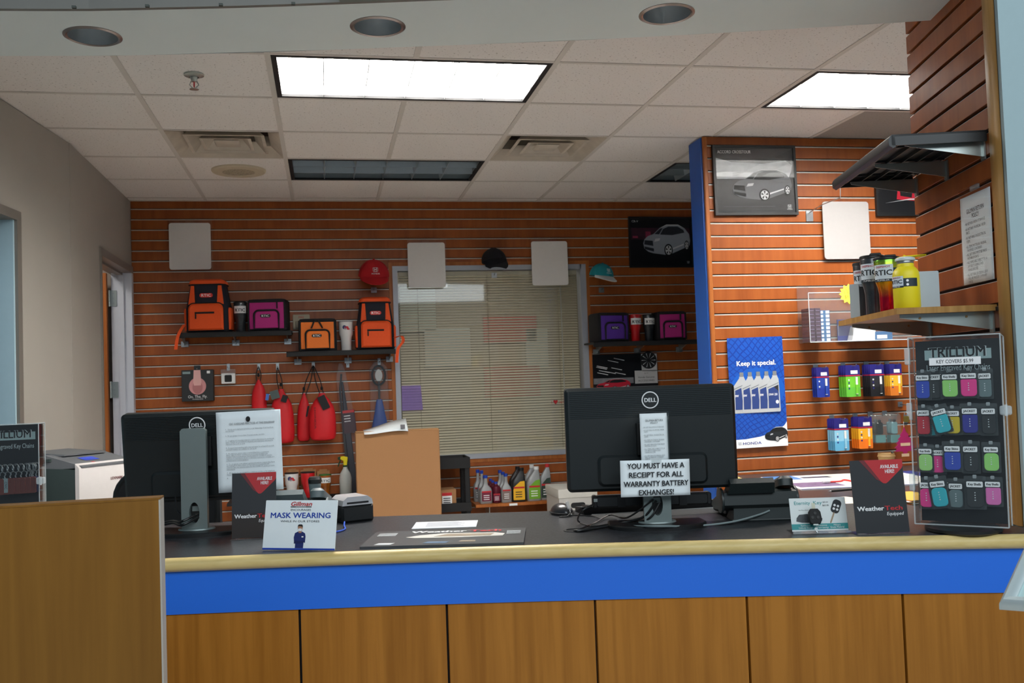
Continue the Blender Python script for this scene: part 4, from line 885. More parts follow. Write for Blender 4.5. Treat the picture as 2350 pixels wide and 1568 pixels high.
t = thing('bottle_shelf', 'orange wood wall shelf carrying the oil and fluid bottles', 'shelf', ((xa+xb)/2, BSy, bz))
part('shelf_board', G().prism([(-(xb-xa)/2,-.022),((xb-xa)/2,-.022),((xb-xa)/2,0),(-(xb-xa)/2,0)], 0, WY-BSy-.001, bev=.002), m_slat_edge, t)
for s in (-.7, .7): part('bracket', G().box(s*(xb-xa)/2-.003, s*(xb-xa)/2+.003, .1, WY-BSy-.002, -.09, -.022), m_steel, t)
part('price_label', G().box(-.14,-.08,-.002,0,-.02,-.004), m_wht, t)
m_bgrey = M('bottle_grey', (150,152,152), .35, .1); m_cblue = M('cap_blue', (26,66,170), .4)
def bottle(px, top, half, y, body, capm, labm, kind, lab):
    c = on_y(px, 1140, y); z1 = on_y(px, top, y).z; h = z1-bz; w = half*2*y/FPX*1.02
    t = thing('fluid_bottle', lab, 'bottle', (c.x, y, bz), random.uniform(-.06,.06), 'oil and fluid bottles on the wall shelf')
    d = w*.62
    def rg(zz, k, xo=0): return [(a*1+xo, b, zz) for a, b in rrect(w*k, max(d*k, w*.28), min(w*k, d*k)*.3, 3)]
    if kind == 'steer': part('body', G().loft([rg(0,.92), rg(.02*h,1), rg(.44*h,1), rg(.54*h,.85), rg(.64*h,.42), rg(.74*h,.3), rg(.92*h,.26)]), body, t); cz = .9
    elif kind == 'can': part('body', G().lathe([(w*.46,0),(w*.5,.01),(w*.5,.72*h),(w*.46,.78*h),(w*.25,.84*h),(w*.2,.9*h)], 18), body, t); cz = .86
    else: part('body', G().loft([rg(0,.94), rg(.02*h,1), rg(.52*h,1), rg(.64*h,.92,w*.04), rg(.78*h,.62,w*.16), rg(.88*h,.34,w*.24), rg(.94*h,.3,w*.25)]), body, t); cz = .91
    xo = w*.25 if kind == 'oil' else 0
    part('cap', G().lathe([(w*.19,cz*h),(w*.20,(cz+.01)*h),(w*.19,h),(w*.1,h)], 14, cx=xo), capm, t)
    yl = -d*.5-.0012 if kind != 'can' else -w*.5-.001
    lbp = part('label', G().prism(rrect(w*.78, h*.36, .006, 3, 0, h*.27) if kind != 'oil' else [(-w*.40,.06*h),(w*.42,.06*h),(w*.42,.62*h),(w*.1,.60*h),(-w*.3,.46*h),(-w*.40,.36*h)], yl, yl+.002), labm, t)
    part('label_stripe', G().box(-w*.38,w*.40,yl-.001,yl,.40*h,.45*h), m_red, lbp)
    for k in range(3): part('printed_line', G().box(-w*.25,w*.22,yl-.001,yl,(.14+.07*k)*h,(.165+.07*k)*h), m_wht if labm is not M('label_yellow') else m_ink, lbp)
    return t
M('label_yellow', (232,178,24), .5); l_mar = M('label_maroon', (110,24,52), .5); l_sil = M('label_silver', (128,110,104), .5); l_grn = M('label_green', (112,168,40), .5); l_dgr = M('label_dark_green', (44,62,52), .5)
B0 = BSy+.06
bottle(1098, 1078, 11, B0+.14, m_bgrey, m_cblue, M('label_grey',(120,122,124),.5), 'steer', 'tall grey bottle at the rear left end of the bottle shelf with blue cap')
bottle(1107, 1080, 10, B0+.08, m_bgrey, m_cblue, M('label_grey'), 'steer', 'second tall grey bottle with blue cap behind the maroon-label bottle')
bottle(1115, 1091, 14, B0, m_bgrey, m_cblue, l_mar, 'steer', 'grey steering fluid bottle with maroon label and blue cap')
bottle(1127, 1099, 9, B0+.15, M('can_maroon',(92,22,40),.35,.3), m_cblue, l_mar, 'can', 'maroon can with blue cap, rearmost of the row of three')
bottle(1132, 1103, 9, B0+.08, M('can_maroon'), m_cblue, l_mar, 'can', 'maroon can with blue cap, middle of the row of three')
bottle(1139, 1106, 10, B0+.01, M('can_maroon'), m_cblue, l_mar, 'can', 'maroon can with blue cap, front one beside the silver-label bottle')
bottle(1149, 1079, 11, B0+.17, m_bgrey, m_cblue, l_sil, 'steer', 'grey bottle with blue cap, rearmost behind the silver-label bottle')
bottle(1156, 1083, 11, B0+.09, m_bgrey, m_cblue, l_sil, 'steer', 'grey bottle with blue cap, middle one behind the silver-label bottle')
bottle(1162, 1087, 12, B0, m_bgrey, m_cblue, l_sil, 'steer', 'grey bottle with silver label and blue cap beside the black oil bottle')
bottle(1183, 1071, 14, B0+.115, M('bottle_black',(26,26,28),.4), m_black, M('label_yellow'), 'oil', 'black oil bottle standing behind the yellow-label one')
bottle(1190, 1074, 16, B0, M('bottle_black'), m_black, M('label_yellow'), 'oil', 'black oil bottle with yellow label')
bottle(1216, 1067, 13, B0+.115, m_bgrey, m_white, l_grn, 'oil', 'grey oil bottle with white cap behind the green-label one')
bottle(1225, 1071, 16, B0, m_bgrey, m_white, l_grn, 'oil', 'grey oil bottle with green label and white cap')
bottle(1252, 1065, 13, B0+.03, m_bgrey, m_red, l_dgr, 'oil', 'grey oil bottle with dark green label and red cap')
bx_y = 6.3; xa, xb, za, zb2 = rw_(1282, 1122, 1372, 1190, bx_y)
t = thing('archive_box', 'pale grey lidded storage box behind the counter beside the oil bottles', 'box', ((xa+xb)/2, bx_y, 0)); w, h = xb-xa, zb2
part('box_body', G().box(-w/2+.006, w/2-.006, .006, .38, 0, h-.05), M('carton_grey', (186,184,178), .8), t)
part('lid', G().prism(rrect(w,.06,.004,2,0,h-.03), 0, .386, bev=.003), M('carton_grey2', (200,198,190), .8), t)
part('hand_hole', G().prism(rrect(.10,.035,.016,4,.0,h-.11), .003, .008), m_blackm, t)
text('LETTER-LEGAL', .018, m_ink, t, (.0,.005,h-.175)); 
# ================================================================== ON THE COUNTER
def CP(px, py, z=None): return on_z(px, py, CT if z is None else z)
def base2(pl, pr_, z=None):                 # two pixels of a front bottom edge on the counter -> centre, rotation, width
    a, b = CP(*pl, z), CP(*pr_, z); return (a+b)/2, math.atan2(b.y-a.y, b.x-a.x), (b-a).length
m_mon = M('monitor_black', (24, 30, 31), .38); m_monr = M('monitor_ridge', (30, 38, 40), .3); m_neck = M('monitor_silver', (128, 140, 138), .38, .35)
def monitor(x, y, rot, W, H, zb, neck_h, tilt, lab, py=.0, nw=.086, hx=None):
    t = thing('computer_monitor', lab, 'monitor', (x, y, CT), rot, 'monitors seen from behind on the counter')
    bp = [(.155*math.cos(R(a)), -.01+.095*math.sin(R(a))) for a in range(0, -181, -12)]+[(-.15,.07),(.15,.07)]
    part('base', G().slab(bp[::-1], 0, .014, bev=.004), m_black, t)
    part('base_hub', G().lathe([(.062,.0135),(.06,.018),(.052,.02)], 28), m_neck, t).scale = (1,.7,1)
    pnl = thing_part('panel', t, (0, .045+py, zb), (tilt, 0, 0))
    part_ = part('back_shell', G().prism(rrect(W, H, .014, 4, 0, H/2), .0, .042, bev=.010), m_mon, pnl)
    part('front_bezel', G().prism(rrect(W, H, .012, 4, 0, H/2), .0425, .052, bevb=.004), m_black, pnl)
    g = G()
    for k in range(15): g.box(-W/2+.016, W/2-.016, -.0028, .002, H*(.965-.018*k)-.0016, H*(.965-.018*k)+.0012)
    rd = part('vent_ridges', g, m_monr, pnl); rd['kind'] = 'stuff'
    zl = H*.86 if hx is None else hx
    lg = part('logo_disc', G().prism(ell(.026,.026,32,0,zl), -.004, 0), m_mon, pnl)
    part('logo_ring', G().tube([(.026*math.cos(2*math.pi*k/40), -.0042, zl+.026*math.sin(2*math.pi*k/40)) for k in range(40)], .0021, 6, closed=True), m_wht, pnl)
    text('DELL', .0185, m_wht, pnl, (0,-.0052,zl-.0062), w=.038, bold=.03)
    part('lower_hump', G().prism(rrect(W*.64, H*.30, .02, 4, 0, H*.20), -.012, .004, bev=.008), m_mon, pnl)
    hy = -.05
    nk = G()
    outer = [(-nw/2+.004, neck_h),(nw/2-.004, neck_h),(nw/2, neck_h-.008),(nw/2,.0),(-nw/2,.0),(-nw/2,neck_h-.008)]
    # neck with an oval cable hole: two side strips, a top and a bottom block
    hz, hh_, hw_ = .072, .028, .017
    n = 10; oval = [(hw_*math.sin(math.pi*k/n), hz+hh_*math.cos(math.pi*k/n)*1.25) for k in range(n+1)]
    for s in (-1, 1):
        pl = [(s*nw/2, .016), (s*nw/2, neck_h-.008), (s*(nw/2-.008), neck_h), (0, neck_h)]+[(s*a, b) for a, b in oval]+[(0, .016)]
        if s < 0: pl = pl[::-1]
        nk.prism(pl[::-1] if False else pl, -.018, .004)
    part('neck', nk, m_neck, t, loc=(0, hy+.04, 0), smooth=False)
    part('neck_back', G().box(-nw/2+.004, nw/2-.004, .0045, .02, .016, neck_h-.01), m_black, t, loc=(0, hy+.04, 0))
    part('neck_label', G().box(-.012,.013,.002,.004,.075,.092), m_neck, t, loc=(0, hy+.04, 0))
    part('hinge_block', G().box(-.05,.05,.0,.036+py,neck_h-.13,neck_h-.03), m_black, t, loc=(0,.012,0))
    return t, pnl
def thing_part(name, parent, loc, rot):                       # an empty node that only groups sub-parts
    o = bpy.data.objects.new(name, None); COL.objects.link(o); o.parent = parent; o.location = loc; o.rotation_euler = rot; o.empty_display_size = .02; return o
# left monitor
bL = CP(452, 1224); topL = on_y(455, 942, bL.y+.05); zbL = .10
HL = topL.z-CT-zbL-.004
monL, pnL = monitor(bL.x+.0, bL.y-.0, -.13, .515, HL, zbL, on_y(440, 983, bL.y).z-CT, R(7), 'black computer monitor with the white notice sheet taped to its back', py=.01)
# right monitor
bR = CP(1508, 1208); pR = bR.y+.06
zt_ = on_y(1490, 886, pR).z; zb_ = on_y(1495, 1124, pR).z
monR, pnR = monitor(bR.x+.0, bR.y, -.19, .553, zt_-zb_, zb_-CT, on_y(1500, 950, bR.y).z-CT, 0, 'black computer monitor with the battery receipt sheet taped to its stand', hx=(zt_-zb_)*.865)
for o_, pn in ((monL, pnL), (monR, pnR)): pn.location.x += (.0)
# panel offsets so that both panels stand where the photo shows them
pnL.location.x = on_y(454, 1000, bL.y+.05).x-bL.x; pnR.location.x = .0
# soundbar under the right panel
c = Vector((bR.x, bR.y, 0))
sbar = t = thing('soundbar', 'black bar speaker clipped under the panel of a monitor', 'speaker', (bR.x+.008, bR.y+.06, CT+.052), -.19)
part('bar', G().prism(rrect(.37, .040, .012, 4, 0, .022), .0, .045, bev=.006, bevb=.006), m_black, t)
for s in (-1, 1):
    part('end_cap', G().prism(rrect(.016, .040, .006, 3, s*.185, .022), -.001, .046, bev=.004), m_blackm, t)
    part('clip', G().box(s*.1-.012, s*.1+.012, -.004, .0, .004, .04), m_blackm, t)
part('end_shine', G().box(-.19,-.178,-.0025,-.001,.024,.034), m_steel, t)
# ---- sheets of paper
def sheet(name, q, lab, y_off=None, cat='notice', curl=.006, n=10, mat=None):      # q = four world corners TL TR BR BL
    TL, TR, BR, BL = q; o = BL; ux = (BR-BL); uz = (TL-BL); nrm = ux.cross(uz).normalized()
    M4 = Matrix.Identity(4); ex = ux.normalized(); ez = (uz-ex*uz.dot(ex)).normalized(); ey = ez.cross(ex)
    for i in range(3): M4[i][0] = ex[i]; M4[i][1] = ey[i]; M4[i][2] = ez[i]; M4[i][3] = ((BL+BR)/2)[i]
    t = bpy.data.objects.new(name, None); COL.objects.link(t); t.matrix_world = M4; t.empty_display_size = .03; tag(t, lab, cat)
    w = ux.length; h = uz.dot(ez)
    g = G()
    for j in range(n+1):
        for i in range(n+1):
            u, v = i/n, j/n; x = (u-.5)*w+ (uz.dot(ex))*v*0; z = v*h
            y = curl*((2*u-1)**4*(v*.8+.2)*.8 + .35*math.sin(3*u+2.2*v)*.5) - curl*.4
            g.v.append((x, y, z))
    for j in range(n):
        for i in range(n): a = j*(n+1)+i; g.f.append((a, a+1, a+n+2, a+n+1))
    s = part('sheet', g, mat or m_paper, t); s.modifiers.new('s', 'SOLIDIFY').thickness = .0004
    return t, w, h
def Q(*px, y): return [on_y(a, b, yy) for (a, b), yy in zip(px, y if isinstance(y, (list, tuple)) else (y,)*4)]
yn = bL.y-.035
t, w, h = sheet('notice_sheet', Q((501,947),(648,937),(651,1123),(502,1132), y=(yn-.02,yn-.045,yn-.045,yn-.02)), 'white letter-size guidelines notice taped to a monitor', curl=.005)
part('magnet', G().prism(ell(.007,.009,16,.0,h*.90), -.012, -.004, bev=.003), m_black, t)
ny = -.0072
text('CDC GUIDELINES PRACTICED AT THIS DEALERSHIP', .0095, m_ink, t, (.012, ny, h*.835), w=w*.70)
paras = [("1.  Guests and employees practice social distancing of six feet from\none another.", .775), ("2.  No groupings of more than 10 people at any one time.", .695),
 ("3.  Coughing and sneezing etiquette requires that tissues be used at all\ntimes. Tissues are provided for all guests and employees and must be\ndisposed of as soon as used.", .635),
 ("4.  Frequent hand washing with soap and water for at least 20 seconds\nand hand sanitizer are available for use by all.", .545),
 ("5.  An employee cannot come to work if they have a respiratory\nillness, signs of a fever, or if they are in a household where any\nmember of the household has tested positive for COVID-19, and the\nemployee is requested to phone or visit their local doctor or health care\nprofessional for medical guidance.", .475),
 ("6.  To our guests: your safety is paramount and we request that if you\nare feeling ill or have a fever or if you live in a household with\nsomeone who has tested positive for the COVID-19, please go home\nimmediately.", .345),
 ("7.  All guests are encouraged to contact us on-line or by telephone.\nPlease visit our website for more details.", .235), ("8.", .17)]
for s_, v in paras: text(s_, .0062, m_inkg, t, (-w*.355, ny, h*v), w=(w*.74 if '\n' in s_ else (w*.6 if len(s_) > 5 else None)), align='LEFT', line=.95, res=1)
POL = [("\u2022 NO RETURNS WITHOUT INVOICE.", .82), ("\u2022 NO RETURNS ON SPECIAL ORDER\n   PARTS.", .76), ("\u2022 NO RETURNS ON ELECTRICAL\n   ITEMS.", .66), ("\u2022 ALL ITEMS MUST BE IN ORIGINAL\n   UNOPENED CONTAINER.", .56), ("\u2022 ALL RETURNS MUST BE MADE\n   WITHIN 30 DAYS.", .47), ("\u2022 ALL ITEMS ARE SUBJECT TO A\n   20% RESTOCKING AND\n   HANDLING FEE.", .38), ("\u2022 ALL RETURNS EXCEEDING $500\n   WILL BE MADE BY COMPANY\n   CHECK.", .24)]
def policy(t, w, h, y, k=1.0, top=.93, sc=1.0):
    text('GILLMAN RETURN\nPOLICY', w*.095, m_ink, t, (0.0, y, h*top), w=w*.62, line=.9)
    for s_, v in POL: text(s_, w*.058, m_inkg, t, (-w*.40, y, h*(top-.93+v)*1.0-h*.02), w=w*(.74 if len(s_) > 22 else .6), align='LEFT', line=.95, res=1)
yn = bR.y-.055
t, w, h = sheet('policy_strip', Q((1469,950),(1531,946),(1534,1060),(1472,1063), y=yn), 'narrow return policy sheet in a clear sleeve on the monitor stand', curl=.003)
policy(t, w*1.05, h, -.005, top=.84)
part('clear_sleeve', G().prism(rrect(w*1.08, h*1.05, .006, 2, 0, h*.52), -.0085, -.008), m_clear, t)
t, w, h = sheet('receipt_notice', Q((1422,1058),(1580,1052),(1584,1136),(1425,1142), y=yn-.02), 'white sheet reading YOU MUST HAVE A RECEIPT FOR ALL WARRANTY BATTERY EXHANGES', curl=.004)
for s_, v, ww in (('YOU MUST HAVE A', .775, .82), ('RECEIPT FOR ALL', .53, .78), ('WARRANTY BATTERY', .285, .93), ('EXHANGES!', .045, .50)):
    text(s_, h*.205, m_ink, t, (.0, -.0065, h*v), w=w*ww, bold=.028)
part('tape', G().box(-w*.06,w*.08,-.0075,-.007,h*.93,h*1.06), clear('tape_clear', (235,240,240), haze=.2), t)
# ---- angled card signs
def card_sign(name, q, lab, cat='sign', bg=None, dep=.06):
    t, w, h = sheet(name, q, lab, cat=cat, curl=0.0, mat=bg)
    return t, w, h
m_wt = M('card_black', (26, 28, 31), .55)
def weathertech(pl, pr_, px_top, lab, cover=False, tabs=True):
    c, rot, w = base2(pl, pr_); ht = on_y(*px_top, c.y+.02).z-CT
    t = thing('sign_card', lab, 'sign', c, rot, 'black WeatherTech counter cards')
    tl = thing_part('card', t, (0, 0, .003), (R(-8), 0, 0)); h = ht/math.cos(R(8))
    part('card_board', G().prism(rrect(w, h, .001, 1, 0, h/2), 0, .002), m_wt, tl)
    pts = [(w*.0,h),(w*.485,h),(w*.50,h*.985),(w*.5,h*.86),(w*.5-.006,h*.84),(w*.21,h*.655),(w*.17,h*.65),(w*.12,h*.67),(-w*.24,h)]
    part('red_panel', G().prism([(-w*.22,h),(w*.06,h*.70),(w*.10,h*.675),(w*.15,h*.672),(w*.19,h*.69),(w*.47,h*.87),(w*.5,h*.905),(w*.5,h)], -.0008, .0004), m_red, tl, smooth=False)
    part('red_shadow', G().prism([(-w*.32,h),(-w*.02,h*.73),(w*.03,h*.71),(w*.12,h*.68),(-w*.20,h)], -.0005, .0004), M('print_dark_red2', (110,24,30), .6), tl, smooth=False)
    text('AVAILABLE\nHERE!', h*.072, m_wht, tl, (w*.24,-.001,h*.88), w=w*.34, bold=.02, line=.92)
    text('Weather', h*.085, m_wht, tl, (-w*.44,-.0006,h*.305), w=w*.50, bold=.045, align='LEFT'); text('Tech', h*.085, M('print_wt_red', (196,34,40), .6), tl, (w*.075,-.0006,h*.305), w=w*.33, bold=.045, align='LEFT')
    text('Equipped', h*.065, m_wht, tl, (w*.26,-.0006,h*.235), w=w*.32, shear=.2, bold=.01)
    part('acrylic_front', G().box(-w/2-.002,w/2+.002,-.0022,-.0014,0,h+.002), m_clear, tl)
    part('acrylic_foot', G().box(-w/2-.004,w/2+.004,-.02,.055,0,.002), m_clear, t)
    return t
weathertech((532,1239),(634,1234), (580,1088), 'black WeatherTech card reading AVAILABLE HERE behind the mask wearing sign')
weathertech((1966,1228),(2088,1223), (2012,1059), 'black WeatherTech card reading AVAILABLE HERE beside the acrylic key cover case')
# mask sign
c, rot, w = base2((602,1264),(768,1266)); ht = on_y(690, 1151, c.y+.025).z-CT
t = thing('mask_sign', 'white desk sign reading MASK WEARING with a masked man in navy', 'sign', c, rot)
cd = thing_part('card', t, (0,0,.003), (R(-12),0,0)); h = ht/math.cos(R(12))
part('card_board', G().prism(rrect(w,h,.002,2,0,h/2), 0, .003), M('sign_white', (240,248,250), .5), cd)
bl_ = M('print_blue', (26,64,168), .5)
part('blue_stripe', G().box(-w/2,w/2,-.0006,0,.0,h*.035), bl_, cd)
text('Gillman', h*.12, m_red, cd, (0,-.0008,h*.885), w=w*.29, bold=.03, shear=.25); part('logo_bar', G().box(-w*.145,w*.145,-.0008,0,h*.855,h*.873), m_ink, cd)
text('AUTOMOTIVE', h*.018, m_wht, cd, (0,-.001,h*.858), w=w*.14)
text('ENCOURAGES', h*.055, m_ink, cd, (0,-.0008,h*.785), w=w*.28); text('MASK WEARING', h*.155, bl_, cd, (0,-.0008,h*.64), w=w*.83, bold=.022); text('WHILE IN OUR STORES', h*.055, m_ink, cd, (0,-.0008,h*.555), w=w*.54)
nv = M('print_navy2', (24,40,104), .6); sk = M('print_skin', (176,128,100), .6)
def pr2(nm, pts, mt, d): part(nm, G().prism([(w*.01+a*h, b*h) for a, b in pts], -.0006-d, -.0002-d+.0002), mt, cd, smooth=False)
pr2('printed_torso', [(-.09,.038),(.09,.038),(.095,.16),(.125,.14),(.13,.27),(.115,.33),(.055,.365),(-.05,.365),(-.11,.335),(-.13,.25),(-.115,.13),(-.09,.14)], nv, .0002)
pr2('printed_arms', [(-.12,.13),(-.02,.125),(.10,.15),(.105,.185),(.0,.18),(-.11,.19)], M('print_navy3', (18,30,84), .6), .0006)
pr2('printed_neck', [(-.03,.34),(.035,.34),(.03,.40),(-.028,.40)], sk, .0006)
pr2('printed_head', [(a*.052+.003, .435+b*.07) for a, b in ell(1,1,20)], sk, .0008)
pr2('printed_hair', [(-.052,.445),(-.045,.47),(-.01,.475),(.04,.468),(.058,.445),(.055,.49),(.035,.51),(-.03,.51),(-.05,.49)], M('print_hair', (40,34,32), .6), .0012)
pr2('printed_mask', [(-.045,.42),(-.03,.38),(0.003,.372),(.035,.38),(.05,.42),(.003,.432)], m_wht, .0014)
pr2('printed_badge', [(.045,.25),(.085,.25),(.085,.275),(.045,.275)], m_wht, .001)
part('easel_back', G().add([(-.03,.003,h*.75),(.03,.003,h*.75),(.05,.075,.014),(-.05,.075,.014)], [(0,1,2,3)]), M('sign_white'), cd)
# ---- floor mat brochure board and sheet lying on the counter
def flat_board(q, z, th, name, lab, cat, mat):
    P = [CP(a, b) for a, b in q]; c = sum(P, Vector())/4; rot = math.atan2(P[1].y-P[0].y, P[1].x-P[0].x)
    w = ((P[1]-P[0]).length+(P[2]-P[3]).length)/2
    d = abs((Matrix.Rotation(-rot, 3, 'Z') @ ((P[2]+P[3])/2-(P[0]+P[1])/2)).y)
    t = thing(name, lab, cat, (c.x, c.y, CT+z), rot)
    part('board', G().slab(rrect(w, d, .002, 2), 0, th), mat, t, smooth=False); return t, w, d
m_mat = M('board_print', (74,76,78), .35, noise=.25, nscale=14)
t, w, d = flat_board(((822,1261),(1206,1250),(1203,1217),(868,1225)), .0, .007, 'counter_mat', 'dark WeatherTech advertising mat lying on the counter', 'counter mat', m_mat)
def fl(nm, pts, mt, z): part(nm, G().slab([(a*w, b*d) for a, b in pts], z, z+.0004), mt, t, smooth=False)
text('Weather', d*.17, m_wht, t, (-w*.07,d*.30,.0078), w=w*.36, bold=.04, flat=True); text('Tech', d*.17, M('print_wt_red'), t, (w*.24,d*.30,.0078), w=w*.20, bold=.04, flat=True)
fl('printed_car', [(-.26,.02),(-.2,-.04),(.1,-.06),(.36,-.02),(.37,.12),(.30,.20),(-.02,.24),(-.18,.14)], M('print_beige_car', (206,204,196), .5), .0072)
fl('printed_cabin', [(-.08,.02),(.28,.0),(.30,.14),(.0,.18)], M('print_tan', (150,134,112), .5), .0078)
fl('printed_item', [(-.42,-.42),(-.32,-.44),(-.30,-.34),(-.40,-.32)], plt, .0074); fl('printed_item', [(-.12,-.40),(.02,-.42),(.04,-.32),(-.1,-.30)], M('print_blue_item', (80,110,140), .5), .0074); fl('printed_item', [(.10,-.36),(.20,-.38),(.2,-.28),(.11,-.27)], M('print_tan'), .0074)
for k in range(3): fl('printed_line', [(-.46,.30-.07*k),(-.34,.30-.07*k),(-.34,.33-.07*k),(-.46,.33-.07*k)], plt, .0074); fl('printed_line', [(.38,.26-.08*k),(.47,.26-.08*k),(.47,.29-.08*k),(.38,.29-.08*k)], plt, .0074)
t, w, d = flat_board(((940,1215),(1086,1210),(1103,1195),(960,1199)), .0, .0012, 'printed_sheet', 'white printed sheet lying flat on the counter behind the advertising mat', 'sheet', M('sheet_white', (206,210,216), .4))
for k in range(6): part('printed_line', G().box(-w*.3,w*(.2+.05*(k % 3)),d*(.3-.11*k),d*(.33-.11*k),.0012,.0015), M('faint_ink', (150,150,156), .6), t)
# ---- mouse with tied cable
q = CP(1290, 1183); t = thing('computer_mouse', 'black computer mouse with white cable tie on the counter', 'mouse', (q.x+.004, q.y+.02, CT), .35)
rings = []
for k in range(9):
    a = R(90*k/8); rings.append([(.033*math.cos(a)*math.cos(2*math.pi*j/24), .055*math.cos(a)*math.sin(2*math.pi*j/24), .006+.034*math.sin(a)) for j in range(24)])
part('shell', G().loft([[(p[0]*.9,p[1]*.9,0) for p in rings[0]]]+rings[:-1]+[[(p[0],p[1],.040) for p in rings[-1]]]), M('mouse_black', (40,40,42), .28, coat=.4), t)
part('side_band', G().tube([(.034*math.cos(2*math.pi*j/24), .056*math.sin(2*math.pi*j/24), .008) for j in range(24)], .0025, 5, closed=True), m_blackm, t)
tie = part('cable_tie', G().prism(rrect(.012,.03,.004,3,0,0), -.003, .003, bev=.001), m_white, t, loc=(0,-.042,.036), rot=(R(-30),0,0))
part('tie_tail', G().tube([(0,-.045,.025),(.0,-.058,.006),(.004,-.062,.002)], .002, 5), m_white, t)
part('cable', G().tube(arc([(0,-.055,.012),(-.03,-.075,.004),(-.05,-.06,.003),(-.02,-.07,.006),(.04,-.13,.003),(.02,-.2,.003)], 5), .0022, 5), m_blackm, t)
# ---- grommet, cables
q = CP(1318, 1218); t = thing('cable_grommet', 'black cable hole in the countertop', 'cable hole', (q.x, q.y, CT))
part('rim', G().lathe([(.034,0),(.034,.002),(.026,.0024),(.026,.0006)], 28), m_black, t); part('hole', G().lathe([(.026,.0006),(.001,.0007)], 28), M('void', (4,4,4), 1), t)
def cable(pts, r, lab, mat=None, nm='cable', owner=None):
    o = part(nm, G().tube(arc([tuple(p) for p in pts], 7), r, 6), mat or M('cable_black', (16,17,18), .45), None)
    if owner is None: return tag(o, lab, 'cable', 'cables on the counter')
    bpy.context.view_layer.update(); o.parent = owner; o.matrix_parent_inverse = owner.matrix_world.inverted(); o['label'] = lab; return o
def C3(px, py, h=.004): p = on_z(px, py, CT+h); return p
h0 = Vector((bR.x-.01, bR.y-.032, CT+.085))
cable([h0, C3(1478,1186,.035), C3(1430,1200,.012), C3(1370,1212,.006), C3(1330,1218,.006), C3(1318,1219,.003)], .0042, 'thicker black cable', owner=monR)
cable([h0+Vector((.012,0,-.006)), C3(1490,1190,.03), C3(1440,1204,.006), C3(1390,1206,.007), C3(1335,1217,.005), C3(1322,1220,.004)], .0036, 'drooping black cable', owner=monR)
cable([h0+Vector((-.01,0,.004)), C3(1440,1188,.03), C3(1400,1182,.012), C3(1366,1200,.005), C3(1328,1216,.006)], .003, 'thin black cable', owner=monR)
q = Vector((bR.x-.178, bR.y+.09, CT+.07))
cable([q, q+Vector((-.045,-.02,-.015)), C3(1326,1190,.025), C3(1332,1200,.006), C3(1360,1208,.004), C3(1388,1206,.004)], .0028, 'black lead', owner=sbar)
h1 = Vector((bL.x+.01, bL.y-.032, CT+.07))
for k, (dz, lab) in enumerate(((0,'upper black cable from the hole in the stand of the monitor with the notice'), (-.012,'lower black cable from the hole in the stand of the monitor with the notice'))):
    cable([h1+Vector((0,0,dz)), h1+Vector((-.05,-.03,-.02+dz)), C3(395,1196+5*k,.03), C3(350,1206+5*k,.012)], .0042, 'black cable', owner=monL)
cable([Vector((bL.x-.07,bL.y+.02,CT+.125)), Vector((bL.x-.06,bL.y-.0,CT+.075)), Vector((bL.x-.02,bL.y-.02,CT+.06))], .003, 'black power lead', owner=monL)
# ---- keyboard and clear sheet behind the right monitor
a = CP(1345, 1184); b = CP(1652, 1166); c = (a+b)/2; rot = math.atan2(b.y-a.y, b.x-a.x); w = (b-a).length
t = thing('keyboard', 'black keyboard standing propped behind the monitor with the receipt sheet', 'keyboard', (c.x, c.y+.02, CT), rot)
part('tray', G().add([(-w/2,0,.0),(w/2,0,.0),(w/2+.01,.1,.0),(-w/2-.01,.1,.0),(-w/2-.01,-.005,.028),(w/2+.01,-.005,.028),(w/2+.01,.1,.018),(-w/2-.01,.1,.018)], [(0,3,2,1),(4,5,6,7),(0,1,5,4),(1,2,6,5),(2,3,7,6),(3,0,4,7)]), m_blackm, t)
KEYM = mesh('key', G().box(0,.02,0,.018,0,.006), False)
for r_ in range(4):
    for k in range(14): part('key', KEYM, m_black, t, loc=(-w/2+.012+k*(w-.03)/14, .008+r_*.022, .024-.0022*r_)); 
t = thing('clear_desk_pad', 'clear plastic desk pad lying on the counter behind a monitor base', 'desk pad', (c.x+.02, c.y-.06, CT), rot)
part('sheet', G().slab(rrect(w*1.02, .13, .006, 3), 0, .002), clear('pad_clear', (235,238,238), haze=.06), t); part('edge_highlight', G().box(-w*.5,w*.5,.0635,.0655,.0,.0035), clear('pad_edge', (245,248,248), haze=.5), t)
